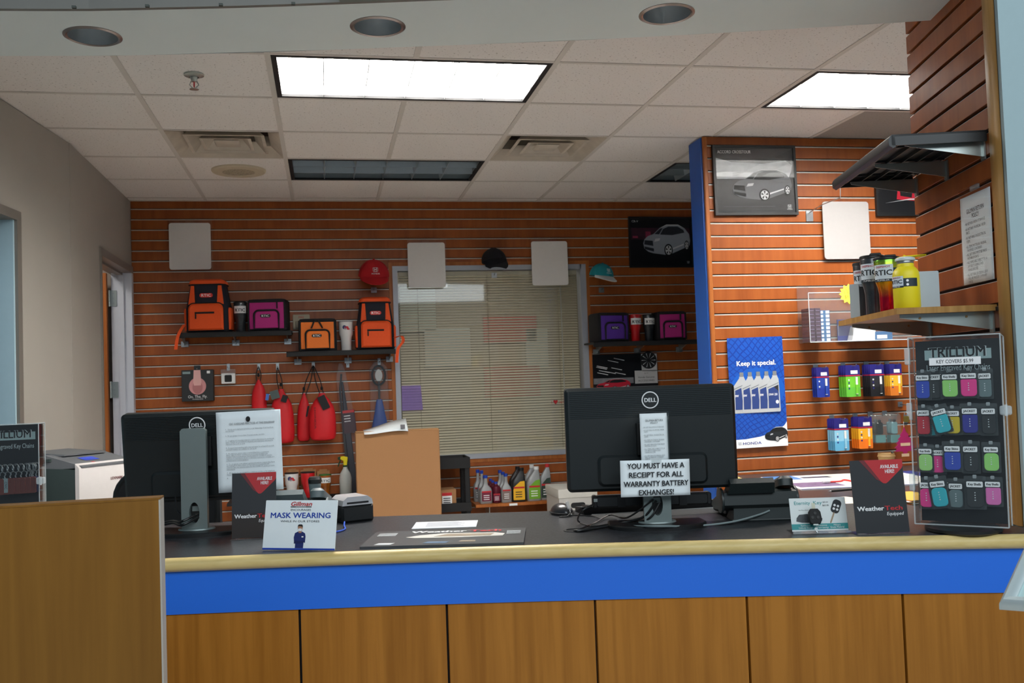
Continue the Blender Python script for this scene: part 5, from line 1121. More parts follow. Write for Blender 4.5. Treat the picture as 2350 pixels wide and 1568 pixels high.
# ---- desk phones seen from behind
m_ph = M('phone_charcoal', (38, 46, 46), .45); m_ph2 = M('phone_grey', (88, 100, 102), .45)
def phone(x, y, rot, lab, w=.25, mat=None, k=1.0):
    mat = mat or m_ph
    t = thing('desk_phone', lab, 'telephone', (x, y, CT), rot, 'desk phones on the counter')
    sec = [(-.02,.055),(.0,.035),(.17,.018),(.20,.03),(.19,.045),(.02,.105),(-.015,.098)]
    part('body', G().loft([[(xx, p[0], p[1]*k) for p in sec] for xx in (-w/2, w/2)]), mat, t)
    part('foot_stand', G().add([(-w*.36,-.0,.05*k),(w*.40,-.0,.05*k),(w*.44,-.035,.0),(-w*.40,-.035,.0),(-w*.36,.03,.05*k),(w*.40,.03,.05*k),(w*.44,.08,.0),(-w*.40,.08,.0)], [(0,1,2,3),(7,6,5,4),(0,4,5,1),(2,6,7,3),(1,5,6,2),(0,3,7,4)]), mat, t)
    part('foot_rim', G().tube([(-w*.42,-.037,.004),(w*.46,-.037,.004)], .004, 6), mat, t)
    part('screen_hood', G().add([(-w*.46,-.03,.096*k),(w*.18,-.03,.096*k),(w*.18,.05,.09*k),(-w*.46,.05,.09*k),(-w*.44,-.055,.135*k),(w*.16,-.055,.135*k),(w*.16,-.035,.15*k),(-w*.44,-.035,.15*k)], [(0,3,2,1),(4,5,6,7),(0,1,5,4),(1,2,6,5),(2,3,7,6),(3,0,4,7)]), mat, t)
    hs = part('handset', G().prism(rrect(.05,.19,.02,4,0,0), -.02, .012, bev=.010), mat, t, loc=(w*.36, .07, .108*k), rot=(R(-104),0,0))
    part('earpiece', G().prism(rrect(.052,.05,.018,4,0,.075), .006, .028, bevb=.006), mat, hs)
    for s in (-1, 1): part('side_cheek', G().prism(ell(.05,.042,20), -.004, .004, bev=.002), mat, t, loc=(s*(w/2+.003), .03, .068*k), rot=(0,0,R(90)))
    return t
q = CP(1756, 1198); phR = phone(q.x+.01, q.y+.055, -.2, 'charcoal desk phone beside the key remote card', .235, k=.92)
cable([C3(1430,1207,.004), C3(1500,1208,.019), C3(1600,1207,.006), C3(1680,1198,.008), C3(1740,1182,.02), C3(1766,1172,.03)], .0032, 'pale grey cord', M('cord_grey', (128,142,142), .5), owner=phR)
q = CP(680, 1225); phone(q.x+.0, q.y+.05, -.15, 'grey desk phone half hidden behind the mask wearing sign', .20, m_ph2, k=.95)
q = CP(1657, 1176); t = thing('coil_cord', 'black coiled phone cord end beside the charcoal desk phone', 'cord', (q.x, q.y, CT)); part('coil', G().tube([(.012*math.cos(k*.9), -.03+.0016*k, .013+.012*math.sin(k*.9)) for k in range(50)], .003, 5), m_black, t); part('plug', G().box(-.008,.008,-.05,-.03,.001,.02), M('plug_clear_grey', (150,150,150), .3), t)
# hand scanner in its cradle
q = CP(722, 1216); bz_ = CT
t = thing('barcode_scanner', 'grey handheld barcode scanner standing head up behind the mask sign', 'scanner', (q.x+.002, q.y+.215, CT-.0), -.1)
part('stand_base', G().lathe([(.05,0),(.05,.008),(.02,.016),(.012,.05)], 20), m_ph2, t)
part('handle', G().loft([[(a*.5, b*.4, .045) for a, b in rrect(.04,.05,.012,3)], [(a*.6, b*.5, .065) for a, b in rrect(.04,.05,.012,3)], [(a*.9, b, .10) for a, b in rrect(.04,.05,.012,3)], [(a*1.05, b*1.1, .135) for a, b in rrect(.04,.05,.012,3)]]), m_ph2, t)
part('head', G().loft([[(a, b, .136) for a, b in rrect(.044,.058,.016,3)], [(a, b, .150) for a, b in rrect(.046,.06,.016,3)], [(a*.8, b*.8, .158) for a, b in rrect(.046,.06,.016,3)]]), m_black, t)
# card reader / receipt device
a = CP(770, 1215); b = CP(836, 1197); c = (a+b)/2; rot = math.atan2(b.y-a.y, b.x-a.x)
cprn = t = thing('card_printer', 'silver and black receipt printer with rounded top beside the mask sign', 'printer', (.082, 3.495, CT), .35)
part('lower_body', G().prism(rrect(.12,.060,.008,3,0,.030), -.05, .07, bev=.008, bevb=.008), m_black, t)
part('silver_cover', G().loft([[(x, yy, .06+zz) for x, zz in ((-.058,0),(.058,0),(.054,.018),(.038,.030),(-.038,.030),(-.054,.018))] for yy in (-.048,.066)]), M('silver_plastic', (196,196,198), .25, .3), t)
part('paper_slot', G().box(-.04,.04,-.0505,-.047,.066,.072), m_blackm, t)
cable([Vector((.05,3.40,CT+.01)), C3(790,1207,.006), C3(792,1214,.004), C3(780,1219,.004), C3(762,1222,.004)], .003, 'blue cable', M('cable_blue', (30,80,190), .5), owner=cprn)
# ---- key remote card
c, rot, w = base2((1818,1226),(1950,1222)); ht = on_y(1880, 1142, c.y+.03).z-CT
t = thing('key_card_sign', 'white Eternity Key card with teal band in a clear holder', 'sign', c, rot)
cd = thing_part('card', t, (0,.004,.006), (R(-14),0,0)); h = (ht-.006)/math.cos(R(14))
tealm = M('print_teal', (36,150,150), .5)
part('card_board', G().prism(rrect(w*.98,h,.001,1,0,h/2), 0, .0015), M('card_white', (228,234,232), .5), cd)
part('teal_band', G().box(-w*.49,w*.49,-.0006,0,h*.05,h*.22), tealm, cd)
text('Eternity', h*.15, tealm, cd, (-w*.27,-.0006,h*.80), w=w*.28); text('Key', h*.15, tealm, cd, (.0,-.0006,h*.80), w=w*.15)
text('$85.00', h*.06, m_inkg, cd, (w*.14,-.0006,h*.84)); text('$65.00', h*.07, m_ink, cd, (w*.14,-.0006,h*.74)); text('No More Broken Remotes', h*.045, m_inkg, cd, (-w*.19,-.0006,h*.62), w=w*.30)
for s_, xx in (('Reinforced\nUnibody Design', -.25), ('Lifetime\nWarranty', .03), ('Military\nGrade Material', .30)): text(s_, h*.075, m_wht, cd, (w*xx,-.001,h*.145), w=w*(.24 if xx else .15), line=.9)
kp = part('printed_remote', G().prism(rrect(w*.15,h*.42,w*.06,5), -.0008, .0), m_ink, cd, loc=(w*.32,0,h*.72), rot=(0,R(24),0))
for a_, b_ in ((-.03,.02),(.03,.03),(-.025,-.09),(.035,-.08)): part('printed_button', G().prism(ell(w*.022,w*.022,12,w*a_,h*b_), -.0014, -.0006), m_wht, kp)
part('printed_key_blade', G().prism(rrect(w*.03,h*.36,.003,2,0,-h*.36), -.0008, 0), M('print_tan2', (190,168,140), .5), kp)
part('printed_key_pile', G().prism([(-w*.40,h*.30),(-w*.30,h*.26),(-w*.1,h*.25),(w*.05,h*.30),(w*.06,h*.38),(-w*.05,h*.46),(-w*.2,h*.52),(-w*.34,h*.50),(-w*.39,h*.40)], -.0006, 0), M('print_pile', (60,66,70), .5, noise=.8, nscale=120), cd)
part('holder_front', G().box(-w/2,w/2,-.0024,-.0018,0,h), m_clear, cd); part('holder_lip', G().tube([(-w/2,-.012,.004),(w/2,-.012,.004)], .004, 6), clear('lip_clear', (230,235,235), haze=.25), t); part('holder_foot', G().box(-w/2,w/2,-.02,.07,0,.0018), m_clear, t)
kx = thing('key_fob', 'black key remote with silver clip hung in front of the Eternity Key card', 'key fob', c+Vector((-.006*math.cos(rot),-.006*math.sin(rot),0))+Matrix.Rotation(rot,3,'Z') @ Vector((-w*.08,-.0135,.028)), (R(-12),0,rot))
fb = part('shell', G().prism([(-.013,0),(.013,0),(.017,.006),(.019,.02),(.017,.036),(.010,.045),(-.010,.045),(-.017,.036),(-.019,.02),(-.017,.006)], -.010, .0, bev=.003), m_blackm, kx)
for a_, b_ in ((0,.032),(-.008,.020),(.008,.020)): part('button', G().prism(ell(.0045,.0045,12,a_,b_), -.0115, -.010), M('fob_button', (44,44,44), .6), kx)
part('fob_loop', G().box(-.007,.007,-.009,-.003,-.003,.001), m_steel, kx)
part('strap', G().box(-.005,.005,-.002,-.0008,.045,.062), clear('strap_clear', (225,222,200), haze=.5), kx)
part('snap', G().prism(ell(.005,.005,14,0,-.014), -.006, -.003), m_steel, kx); part('clip', G().tube([(0,-.004,-.018),(.003,-.006,-.024),(-.002,-.005,-.027)], .0016, 5), m_chrome, kx)
# ================================================================== PARTITION
# ---- blue oil poster
def grid_poster(name):
    if name in MC: return MC[name]
    mt = bpy.data.materials.new(name); mt.use_nodes = True; nt = mt.node_tree; b = nt.nodes['Principled BSDF']; L = nt.links.new
    tc = nt.nodes.new('ShaderNodeTexCoord'); mp = nt.nodes.new('ShaderNodeMapping'); mp.inputs['Rotation'].default_value = (0, R(38), 0); L(tc.outputs['Object'], mp.inputs['Vector'])
    nz = nt.nodes.new('ShaderNodeTexNoise'); nz.inputs['Scale'].default_value = 3.2; L(tc.outputs['Object'], nz.inputs['Vector'])
    vm = nt.nodes.new('ShaderNodeVectorMath'); vm.operation = 'MULTIPLY_ADD'; vm.inputs[1].default_value = (.12,.0,.12); L(nz.outputs['Color'], vm.inputs[0]); L(mp.outputs[0], vm.inputs[2])
    sx = nt.nodes.new('ShaderNodeSeparateXYZ'); L(vm.outputs[0], sx.inputs[0])
    def band(o):
        m1 = nt.nodes.new('ShaderNodeMath'); m1.operation = 'MULTIPLY'; m1.inputs[1].default_value = 36; L(o, m1.inputs[0])
        m2 = nt.nodes.new('ShaderNodeMath'); m2.operation = 'FRACT'; L(m1.outputs[0], m2.inputs[0])
        m3 = nt.nodes.new('ShaderNodeMath'); m3.operation = 'GREATER_THAN'; m3.inputs[1].default_value = .22; L(m2.outputs[0], m3.inputs[0]); return m3
    a, c = band(sx.outputs[0]), band(sx.outputs[2]); mu = nt.nodes.new('ShaderNodeMath'); mu.operation = 'MULTIPLY'; L(a.outputs[0], mu.inputs[0]); L(c.outputs[0], mu.inputs[1])
    mx = nt.nodes.new('ShaderNodeMix'); mx.data_type = 'RGBA'; mx.inputs[6].default_value = (*lin((18,58,146)),1); mx.inputs[7].default_value = (*lin((24,80,172)),1); L(mu.outputs[0], mx.inputs[0])
    L(mx.outputs[2], b.inputs['Base Color']); b.inputs['Roughness'].default_value = .4; MC[name] = mt; return mt
y = PY-.016; x0, x1, z0, z1 = rw_(1676, 774, 1803, 1027, y); w, h = x1-x0, z1-z0
t = thing('oil_poster', 'tall blue poster of oil bottles reading Keep it special on the partition', 'poster', ((x0+x1)/2, y, z0), (0, R(-.6), 0), 'posters on the slat walls')
part('print_sheet', G().box(-w/2,w/2,0,.003,0,h), grid_poster('poster_blue_grid'), t)
part('printed_white_foot', G().prism([(-w/2,0),(w/2,0),(w/2,h*.22),(w*.45,h*.185),(w*.25,h*.125),(0,h*.095),(-w*.25,h*.08),(-w/2,h*.077)], -.0006, .0004), m_wht, t, smooth=False)
part('printed_glow', G().prism(ell(w*.49,h*.20,28,0,h*.52), -.0005, .0004), M('poster_mid_blue', (22,88,182), .4), t, smooth=False)
text('Keep it special.', h*.062, m_wht, t, (0,-.0012,h*.745), w=w*.70, bold=.03)
gb = M('print_bottle_silver', (176,180,182), .45); gb2 = M('print_bottle_shadow', (120,124,128), .45); gl = M('print_bottle_label', (40,62,120), .5)
for k in range(5):
    xo = -w*.44+k*w*.148; zo = h*.315; s = h*.37; d = .0008+.0014*k
    bp = [(0,.03),(.03,0),(.42*.8,0),(.44*.8,.03),(.43*.8,.55),(.42*.8,.80),(.38*.8,.87),(.37*.8,.90),(.22*.8,.90),(.22*.8,.86),(.10*.8,.74),(.0,.64),(.02,.3)]
    part('printed_bottle', G().prism([(xo+a*s, zo+b*s) for a, b in bp], -d-.0006, -d+.0002), gb, t, smooth=False)
    part('printed_cap', G().prism([(xo+a*s, zo+b*s) for a, b in ((.19,.89),(.29,.89),(.29,1.0),(.19,1.0))], -d-.0012, -d), gb2, t, smooth=False)
    part('printed_shoulder', G().prism([(xo+a*s, zo+b*s) for a, b in ((.02,.58),(.33,.70),(.33,.72),(.03,.61))], -d-.0010, -d), gb2, t, smooth=False)
    part('printed_label', G().prism([(xo+a*s, zo+b*s) for a, b in ((.04,.09),(.32,.09),(.32,.66),(.05,.56))], -d-.0012, -d), gl, t, smooth=False)
    part('printed_label_top', G().prism([(xo+a*s, zo+b*s) for a, b in ((.20,.61),(.32,.50),(.32,.66))], -d-.0016, -d-.0006), m_ink, t, smooth=False)
    if k == 4: text('0W-20', s*.08, m_wht, t, (xo+.17*s, -d-.0014, zo+.40*s), w=s*.22, bold=.02); part('printed_seal', G().prism(ell(s*.04,s*.045,16,xo+.27*s,zo+.24*s), -d-.0018, -d-.0008), m_wht, t)
    else: text('0W', s*.08, m_wht, t, (xo+.09*s, -d-.0014, zo+.40*s), w=s*.09, bold=.02)
car_art(t, w*.42, (w*.085, h*.05), -.001, M('print_gunmetal2', (30,34,40), .4), pdk, plt, .95)
h_logo(t, h*.028, pgr, (-w*.37,-.001,h*.043)); text('HONDA', h*.033, M('print_honda_blue', (30,60,140), .5), t, (-w*.15,-.001,h*.03), w=w*.33, bold=.02)
# ---- empty chrome face-out hook beside the blank sign
q = on_y(1857, 496, PY); t = thing('face_out_hook', 'empty chrome faceout hook beside the crosstour poster', 'hook', (q.x, PY, q.z), 0, 'slat wall hooks')
part('plate', G().prism(rrect(.045,.065,.003), -.006, -.0005, bev=.001), m_chrome, t); part('arm', G().tube([(0,-.005,.02),(.02,-.12,.045),(.06,-.25,.06),(.06,-.255,.13),(.065,-.2,.16)], .003, 6), m_chrome, t)
# ---- clear brochure bin
y0_, y1_ = PY-.145, PY-.006; x0, x1, z0, z1 = rw_(1858, 655, 2092, 783, y0_)
t = thing('brochure_bin', 'clear acrylic bin of boxes and leaflets hung on the partition', 'acrylic bin', ((x0+x1)/2, PY, z0)); w, h = x1-x0, z1-z0; hw = w/2; D = .14; T_ = .003
mb = clear('bin_acrylic', (238,242,244), haze=.03); me_ = clear('bin_edge', (240,246,250), haze=.45)
part('front_wall', G().box(-hw,hw,-D,-D+T_,0,h*.88), mb, t); part('side_wall', G().box(-hw,-hw+T_,-D+T_,-.004,0,h), mb, t); part('side_wall', G().box(hw-T_,hw,-D+T_,-.004,0,h), mb, t)
part('bottom', G().box(-hw+T_,hw-T_,-D+T_,-.004,0,T_), mb, t); part('back_wall', G().box(-hw+T_,hw-T_,-.004,-.001,T_,h*1.05), mb, t)
part('rim', G().tube([(-hw,-D,h*.88),(hw,-D,h*.88)], .0028, 5), me_, t); part('lower_rim', G().tube([(-hw,-D,.002),(hw,-D,.002)], .0028, 5), me_, t); part('corner_edge', G().tube([(-hw,-D,0),(-hw,-D,h*.88)], .0024, 5), me_, t)
bc = Vector(((x0+x1)/2, PY, z0))
m_pb = M('box_plum', (70,40,60), .5); m_bb = M('box_blue_print', (60,110,160), .5)
for col in range(2):
    for k in range(9):
        o = thing('small_box', '%s small plum box from the bottom of the %s stack in the acrylic bin' % (('first','second','third','fourth','fifth','sixth','seventh','eighth','ninth')[k], ('outer','inner')[col]), 'box', (bc.x-hw+.022+col*.037, PY-.128, z0+.0035+k*.0215), 0, 'small boxes stacked in the acrylic bin')
        part('carton', G().prism(rrect(.034,.0205,.002,2,0,.0105), 0, .09, bev=.001), m_pb, o); part('label', G().box(-.012,.012,-.0006,0,.006,.009), M('label_lilac', (130,120,150), .5), o)
for k in range(8):
    o = thing('small_box', '%s blue and white box from the bottom of the stack in the acrylic bin' % ('first','second','third','fourth','fifth','sixth','seventh','eighth','ninth')[k], 'box', (bc.x-hw+.105, PY-.126, z0+.0035+k*.0225), 0, 'blue boxes stacked in the acrylic bin')
    part('carton', G().prism(rrect(.060,.0215,.002,2,.0,.0108), 0, .1-.003*k, bev=.001), m_bb, o); part('label', G().box(.004,.026,-.0006,0,.003,.019), m_wht, o)
    part('printed_mark', G().box(-.026,-.012,-.0006,0,.004,.018), m_wht, o)
o = thing('folded_leaflet', 'white folded leaflets lying in the acrylic bin', 'leaflet', (bc.x+.02, PY-.1, z0+.0035)); part('pages', G().add([(-.07,-.02,0),(.09,-.02,0),(.08,.07,0),(-.05,.07,0),(-.055,-.025,.075),(.075,-.025,.07),(.07,.06,.09),(-.03,.06,.085)], [(0,3,2,1),(4,5,6,7),(0,1,5,4),(1,2,6,5),(2,3,7,6),(3,0,4,7)]), m_paper, o)
o = thing('blue_booklet', 'blue booklet standing at the back of the acrylic bin', 'booklet', (bc.x+.02, PY-.012, z0+.0035)); part('cover', G().box(-.10,.12,-.005,.0,0,.13), M('booklet_blue', (50,60,130), .5), o); text('Protection', .016, m_wht, o, (-.02,-.0055,.1))
o = thing('boxed_part', 'white and blue boxed part lying at the end of the acrylic bin', 'box', (bc.x+.15, PY-.125, z0+.0035)); part('carton', G().prism(rrect(.11,.05,.003,2,0,.025), 0, .1, bev=.002), m_bb, o); part('panel', G().box(-.045,.02,-.0006,0,.008,.03), m_wht, o)
q = on_y(1948, 675, y0_-.004); star = []
for k in range(24): a = 2*math.pi*k/24; r_ = .062 if k % 2 == 0 else .047; star.append((r_*math.cos(a), r_*.95*math.sin(a)))
t = thing('price_star', 'yellow starburst price card on the acrylic bin', 'price card', (q.x, y0_-.0055, q.z)); part('card', G().prism(star, 0, .0015), M('star_yellow', (240,224,70), .6), t, smooth=False)
text('C69\n1 FOR\n$9.99', .026, M('star_ink', (150,140,40), .6), t, (0,-.0006,.022), line=.9)
# ---- air freshener cards on pegs
def fresh(px, py, n, px0, py0, px1, py1, top, col, bot, name, dep=.025, start=.03, wh=True):
    z_h = on_y(px, py, PY).z; yl = PY-start-dep*(n-1); x0, x1, z0, z1 = rw_(px0, py0, px1, py1, yl); w, h = x1-x0, z1-z0; cx = (x0+x1)/2
    c = Vector((cx, PY, z1+.004)); hk = thing('peg_hook', 'chrome peg hook holding the %s freshener cards' % name, 'hook', (cx, PY, z1-.004), 0, 'slat wall hooks')
    part('plate', G().prism(rrect(.03,.028,.003,3,0,.008), -.006, -.0005, bev=.001), m_chrome, hk); part('arm', G().tube([(0,-.004,.0),(0,-start-dep*n-.012,0),(0,-start-dep*n-.02,.008)], .0026, 6), m_chrome, hk)
    mt, mc, mb_ = M('fresh_top_'+name, top, .45), M('fresh_'+name, col, .45), M('fresh_low_'+name, bot, .45)
    proto = None
    for k in range(n):
        pos = (cx, yl+dep*k, z0)
        if proto is None:
            t = thing('freshener_card', '%s air freshener card, foremost of its peg on the bright partition' % name, 'air freshener', pos, 0, '%s air freshener cards' % name)
            part('card', G().prism(rrect(w,h*.62,.004,2,0,h*.36), 0, .0016), mc, t); part('card_foot', G().prism(rrect(w,h*.30,.006,3,0,h*.15), -.0005, .0018), mb_, t)
            hd = part('header', G().prism([(-w/2,h*.64),(w/2,h*.64),(w/2,h*.97),(w*.42,h),(w*.05,h),(w*.0,h*.955),(-w*.05,h),(-w*.42,h),(-w/2,h*.97)], -.0004, .0016), mt, t, smooth=False)
            part('red_stripe', G().box(-w/2,w/2,-.0008,.0,h*.655,h*.685), m_red, t); part('header_text', G().box(-w*.14,w*.34,-.0010,0,h*.72,h*.83), m_wht, t)
            tb = part('vial', G().tube([(w*.22,-.006,h*.08),(w*.22,-.006,h*.62)], .0065, 8), m_white, t); part('vial_label', G().tube([(w*.22,-.006,h*.10),(w*.22,-.006,h*.38)], .0070, 8), mc, tb)
            for q_ in range(4): part('printed_mark', G().prism(ell(w*.06,w*.06,10,-w*.28,h*(.26+.09*q_)), -.0008, .0), plt if q_ % 2 else mt, t)
            proto = t
        else:
            c2 = copy_tree(proto); c2.location = pos; c2['label'] = '%s air freshener card, %s behind the foremost one on its peg' % (name, ('first','second','third','fourth')[k-1])
nvb = (36,32,110)
fresh(1884, 840, 3, 1874, 843, 1903, 912, nvb, (34,64,150), (30,50,140), 'blue')
fresh(1944, 838, 4, 1941, 838, 1974, 911, nvb, (110,190,50), (96,180,60), 'green')
fresh(1992, 835, 5, 1997, 836, 2029, 910, nvb, (40,40,44), (24,24,26), 'black', dep=.02)
fresh(2034, 834, 4, 2042, 835, 2070, 908, nvb, (230,180,50), (214,120,40), 'amber', dep=.019)
fresh(1915, 960, 4, 1915, 961, 1948, 1035, nvb, (140,196,220), (96,170,206), 'light blue')
fresh(1975, 956, 4, 1970, 957, 2002, 1030, nvb, (240,176,40), (236,120,30), 'orange')
def clam(px0, py0, px1, py1, n, liquid, name):
    yl = PY-.03-.04*(n-1)-.03; x0, x1, z0, z1 = rw_(px0, py0, px1, py1, yl); w, h = x1-x0, z1-z0; cx = (x0+x1)/2
    hk = thing('peg_hook', 'chrome peg hook holding the %s clamshell fresheners' % name, 'hook', (cx, PY, z1-.006), 0, 'slat wall hooks')
    part('plate', G().prism(rrect(.03,.028,.003,3,0,.008), -.006, -.0005, bev=.001), m_chrome, hk); part('arm', G().tube([(0,-.004,0),(0,-.05-.04*n,0),(0,-.058-.04*n,.008)], .0026, 6), m_chrome, hk)
    proto = None
    for k in range(n):
        pos = (cx, PY-.065-.04*(n-1-k), z0)
        if proto: c2 = copy_tree(proto); c2.location = pos; c2['label'] = 'clear clamshell with %s freshener bottle, hung nearest the wood on its peg' % name; continue
        t = thing('clamshell_freshener', 'clear clamshell with %s freshener bottle, foremost on its peg' % name, 'air freshener', pos, 0, '%s clamshell fresheners' % name); proto = t
        part('shell', G().prism(rrect(w,h,.012,4,0,h/2), -.006, .024, bev=.005), clear('clam_clear', (225,235,236), haze=.05), t)
        part('bottle', G().prism(rrect(w*.5,h*.42,.01,4,.0,h*.52), .002, .018, bev=.004), M('fresh_liquid_'+name, liquid, .25), t); part('insert_card', G().prism(rrect(w*.8,h*.26,.004,2,0,h*.16), .002, .004), M('clam_teal', (90,140,140), .5), t)
        part('cap', G().lathe([(w*.12,h*.73),(w*.12,h*.80),(w*.06,h*.83)], 12, cy=.01), m_blackm, t)
clam(2006, 952, 2034, 1018, 2, (26,34,34), 'dark'); clam(2040, 950, 2067, 1018, 2, (110,150,156), 'pale')
y = PY-.14; q = on_y(2078, 1048, y); s = (on_y(2078, 980, y)-q).z
t = thing('tree_freshener', 'magenta tree-shaped air freshener hanging beside the key cover case', 'air freshener', (q.x, y, q.z)); tp = [(-.06,0),(.06,0),(.06,.16),(.14,.18),(.30,.17),(.22,.28),(.30,.30),(.19,.42),(.26,.44),(.15,.56),(.20,.58),(.10,.70),(.14,.72),(.05,.84),(.0,1)]
tp = [(a*1.3,b) for a, b in tp]; tr_ = tp+[(-a,b) for a, b in tp[::-1][1:-1]]
part('tree', G().prism([(a*s,b*s) for a, b in tr_], 0, .002), M('tree_magenta', (150,20,84), .6), t, smooth=False); part('band', G().box(-.16*s,.2*s,-.0008,0,.36*s,.46*s), M('band_tan', (200,170,140), .5), t); part('trunk_card', G().box(-.14*s,.14*s,-.0008,0,.0,.10*s), M('band_tan'), t)
part('string', G().tube([(0,.001,s),(0,.001,s+.03)], .001, 4), m_white, t); peg(2078, 962, 'chrome peg hook holding the tree freshener', .14, PY)
q = on_y(2065, 928, PY); t = thing('empty_peg_hook', 'empty chrome peg hook left of the key cover case', 'hook', (q.x, PY, q.z), 0, 'slat wall hooks'); part('plate', G().prism(rrect(.03,.03,.003), -.006, -.0005, bev=.001), m_chrome, t); part('arm', G().tube([(0,-.004,0),(0,-.1,-.004),(0,-.12,.012)], .003, 6), m_chrome, t)
# ---- things on the back desk
P = [on_z(a, b, DKZ) for a, b in ((1690,1108),(1912,1110),(1860,1080),(1684,1086))]
c = sum(P, Vector())/4; rot = math.atan2(P[1].y-P[0].y, P[1].x-P[0].x)
a_ = P[0]; b_ = P[1]; w = (b_-a_).length
t = thing('desk_placemat', 'white and navy printed placemat on the back desk by the partition', 'placemat', (2.72, 4.60, DKZ), -.12); w, d = .86, .62
part('mat', G().slab(rrect(w,d,.004,2), 0, .004), M('mat_white', (226,226,222), .4), t, smooth=False)
def fl2(nm, x0_, x1_, y0__, y1__, mt): part(nm, G().box(w*x0_,w*x1_,d*y0__,d*y1__,.004,.0046), mt, t)
fl2('navy_border', .40,.5,-.5,.5, M('print_navy4', (40,56,120), .5)); fl2('navy_edge', -.5,.40,-.5,-.47, M('print_navy4')); fl2('printed_picture', -.49,-.3,.2,.5, M('print_sky', (70,120,180), .5, noise=.4, nscale=20)); fl2('printed_picture', -.47,-.2,-.36,-.05, M('print_mixed', (110,90,120), .5, noise=.8, nscale=40)); fl2('printed_truck', -.28,-.1,.26,.36, M('print_truck', (60,64,84), .5))
for k in range(6):
    for j in range(2): fl2('printed_column', -.12+j*.26,.10+j*.26,.40-.13*k,.46-.13*k, M('print_beige_text', (206,196,180), .5))
q = on_z(2036, 1088, DKZ); t = thing('paper_cup', 'kraft paper cup with lid on the back desk behind the counter card', 'cup', (q.x+.0, q.y, DKZ)); r_ = .045; h = on_y(2036, 1040, q.y).z-DKZ
part('cup_wall', G().lathe([(r_*.72,0),(r_*.95,h*.80),(r_*.97,h*.84)], 24), M('cup_kraft', (150,120,74), .8), t); part('lid', G().lathe([(r_*1.04,h*.83),(r_*1.06,h*.86),(r_*.98,h*.90),(r_*.94,h),(r_*.85,h),(r_*.83,h*.97)], 24), M('cup_kraft_lid', (128,100,58), .6), t); part('stir_plug', G().lathe([(.007,h*.96),(.009,h*1.02),(.005,h*1.08)], 10, cx=r_*.86), m_black, t)
def papers(px, py, w, d, rot, lab, n, name='paper_stack', z=DKZ, mats=None):
    q = on_z(px, py, z); t = thing(name, lab, 'papers', (q.x, q.y, z), rot)
    for k in range(n): part('sheet', G().slab(rrect(w, d, .002, 1), .0, .0024).mv(x=random.uniform(-.008,.008), y=random.uniform(-.008,.008), z=.0025*k), (mats or [m_paper])[k % len(mats or [m_paper])], t, smooth=False)
    return t
papers(1955, 1160, .22, .28, .3, 'loose stack of printed papers on the back desk behind the phone', 6, mats=[m_paper, M('print_pale2', (200,190,180), .5)])
papers(2088, 1150, .2, .26, .1, 'pile of magazines on the back desk behind the key cover case', 9, 'magazine_stack', mats=[m_paper, M('mag_red', (170,60,40), .5), M('mag_yellow', (200,160,60), .5)])
q = on_z(1942, 1137, DKZ); t = thing('ballpoint_pen', 'black pen with silver tip lying on the back desk', 'pen', (q.x, q.y+.02, DKZ+.0165), .15); part('barrel', G().tube([(-.07,0,.005),(.06,0,.005)], .005, 8), m_black, t); part('tip', G().tube([(-.085,0,.005),(-.07,0,.005)], [.001,.004], 8), m_chrome, t)
q = on_z(1905, 1110, DKZ); t = thing('red_lanyard', 'red coiled pen lanyard at the corner of the placemat', 'lanyard', (q.x, q.y-.02, DKZ+.0105), 0)
part('cord', G().tube(arc([(-.02,0,0),(.03,-.03,.004),(.06,-.02,.008),(.08,-.10,.004),(.12,-.14,.004),(.18,-.15,.004)], 6), .005, 6), M('lanyard_red', (200,40,36), .5), t); part('tag', G().box(-.05,-.015,-.012,.012,-.001,.006), m_white, t)
part('ring', G().tube([(.14+.02*math.cos(k*.6), -.12+.02*math.sin(k*.6), .006) for k in range(11)], .002, 5, closed=True), m_chrome, t)

# ================================================================== RIGHT SLAT PANEL
RM = Matrix.Translation(RP) @ Matrix.Rotation(RA, 4, 'Z')
def RW(s, off, z): return RM @ Vector((s, -off, z))
rn = Vector((math.sin(RA), -math.cos(RA), 0))
# black moulded shelf
BZ = CZ+.722; t = thing('display_shelf', 'black moulded plastic shelf on metal brackets high on the slat wall', 'shelf', RW(0,0,BZ), RA)
Ls, Ds = .665, .30
part('deck', G().box(.0, Ls, -Ds+.02, -.002, -.006, .0), m_black, t)
part('front_lip', G().loft([[(x, yy, zz) for yy, zz in ((-Ds+.02,0),(-Ds+.006,-.004),(-Ds,-.014),(-Ds+.002,-.034),(-Ds+.014,-.042),(-Ds+.022,-.038))] for x in (0, Ls)]), m_black, t)
for xx in (0, Ls-.006): part('end_lip', G().prism([(xx,-.034),(xx+.006,-.034),(xx+.006,0),(xx,0)], -Ds+.01, -.004), m_black, t)
for k in range(5): part('rib', G().box(.006, Ls-.006, -Ds+.05+.05*k-.002, -Ds+.05+.05*k+.002, -.02, -.006), m_black, t)
for k in range(3): part('cross_rib', G().box(.1+.22*k-.002, .1+.22*k+.002, -Ds+.02, -.004, -.014, -.006), m_black, t)
for xx in (.035, .33, .63):
    b = part('bracket', G().add([(xx-.0015,-Ds+.06,-.03),(xx+.0015,-Ds+.06,-.03),(xx+.0015,-.004,-.075),(xx-.0015,-.004,-.075),(xx-.0015,-Ds+.06,-.022),(xx+.0015,-Ds+.06,-.022),(xx+.0015,-.004,-.02),(xx-.0015,-.004,-.02)], [(0,3,2,1),(4,5,6,7),(0,1,5,4),(1,2,6,5),(2,3,7,6),(3,0,4,7)]), m_steel, t)
    part('mount', G().box(xx-.014, xx+.014, -.006, -.0008, -.085, -.02), m_steel, b); part('flange', G().box(xx-.012, xx+.0015, -Ds+.06, -.006, -.0225, -.020), m_steel, b)
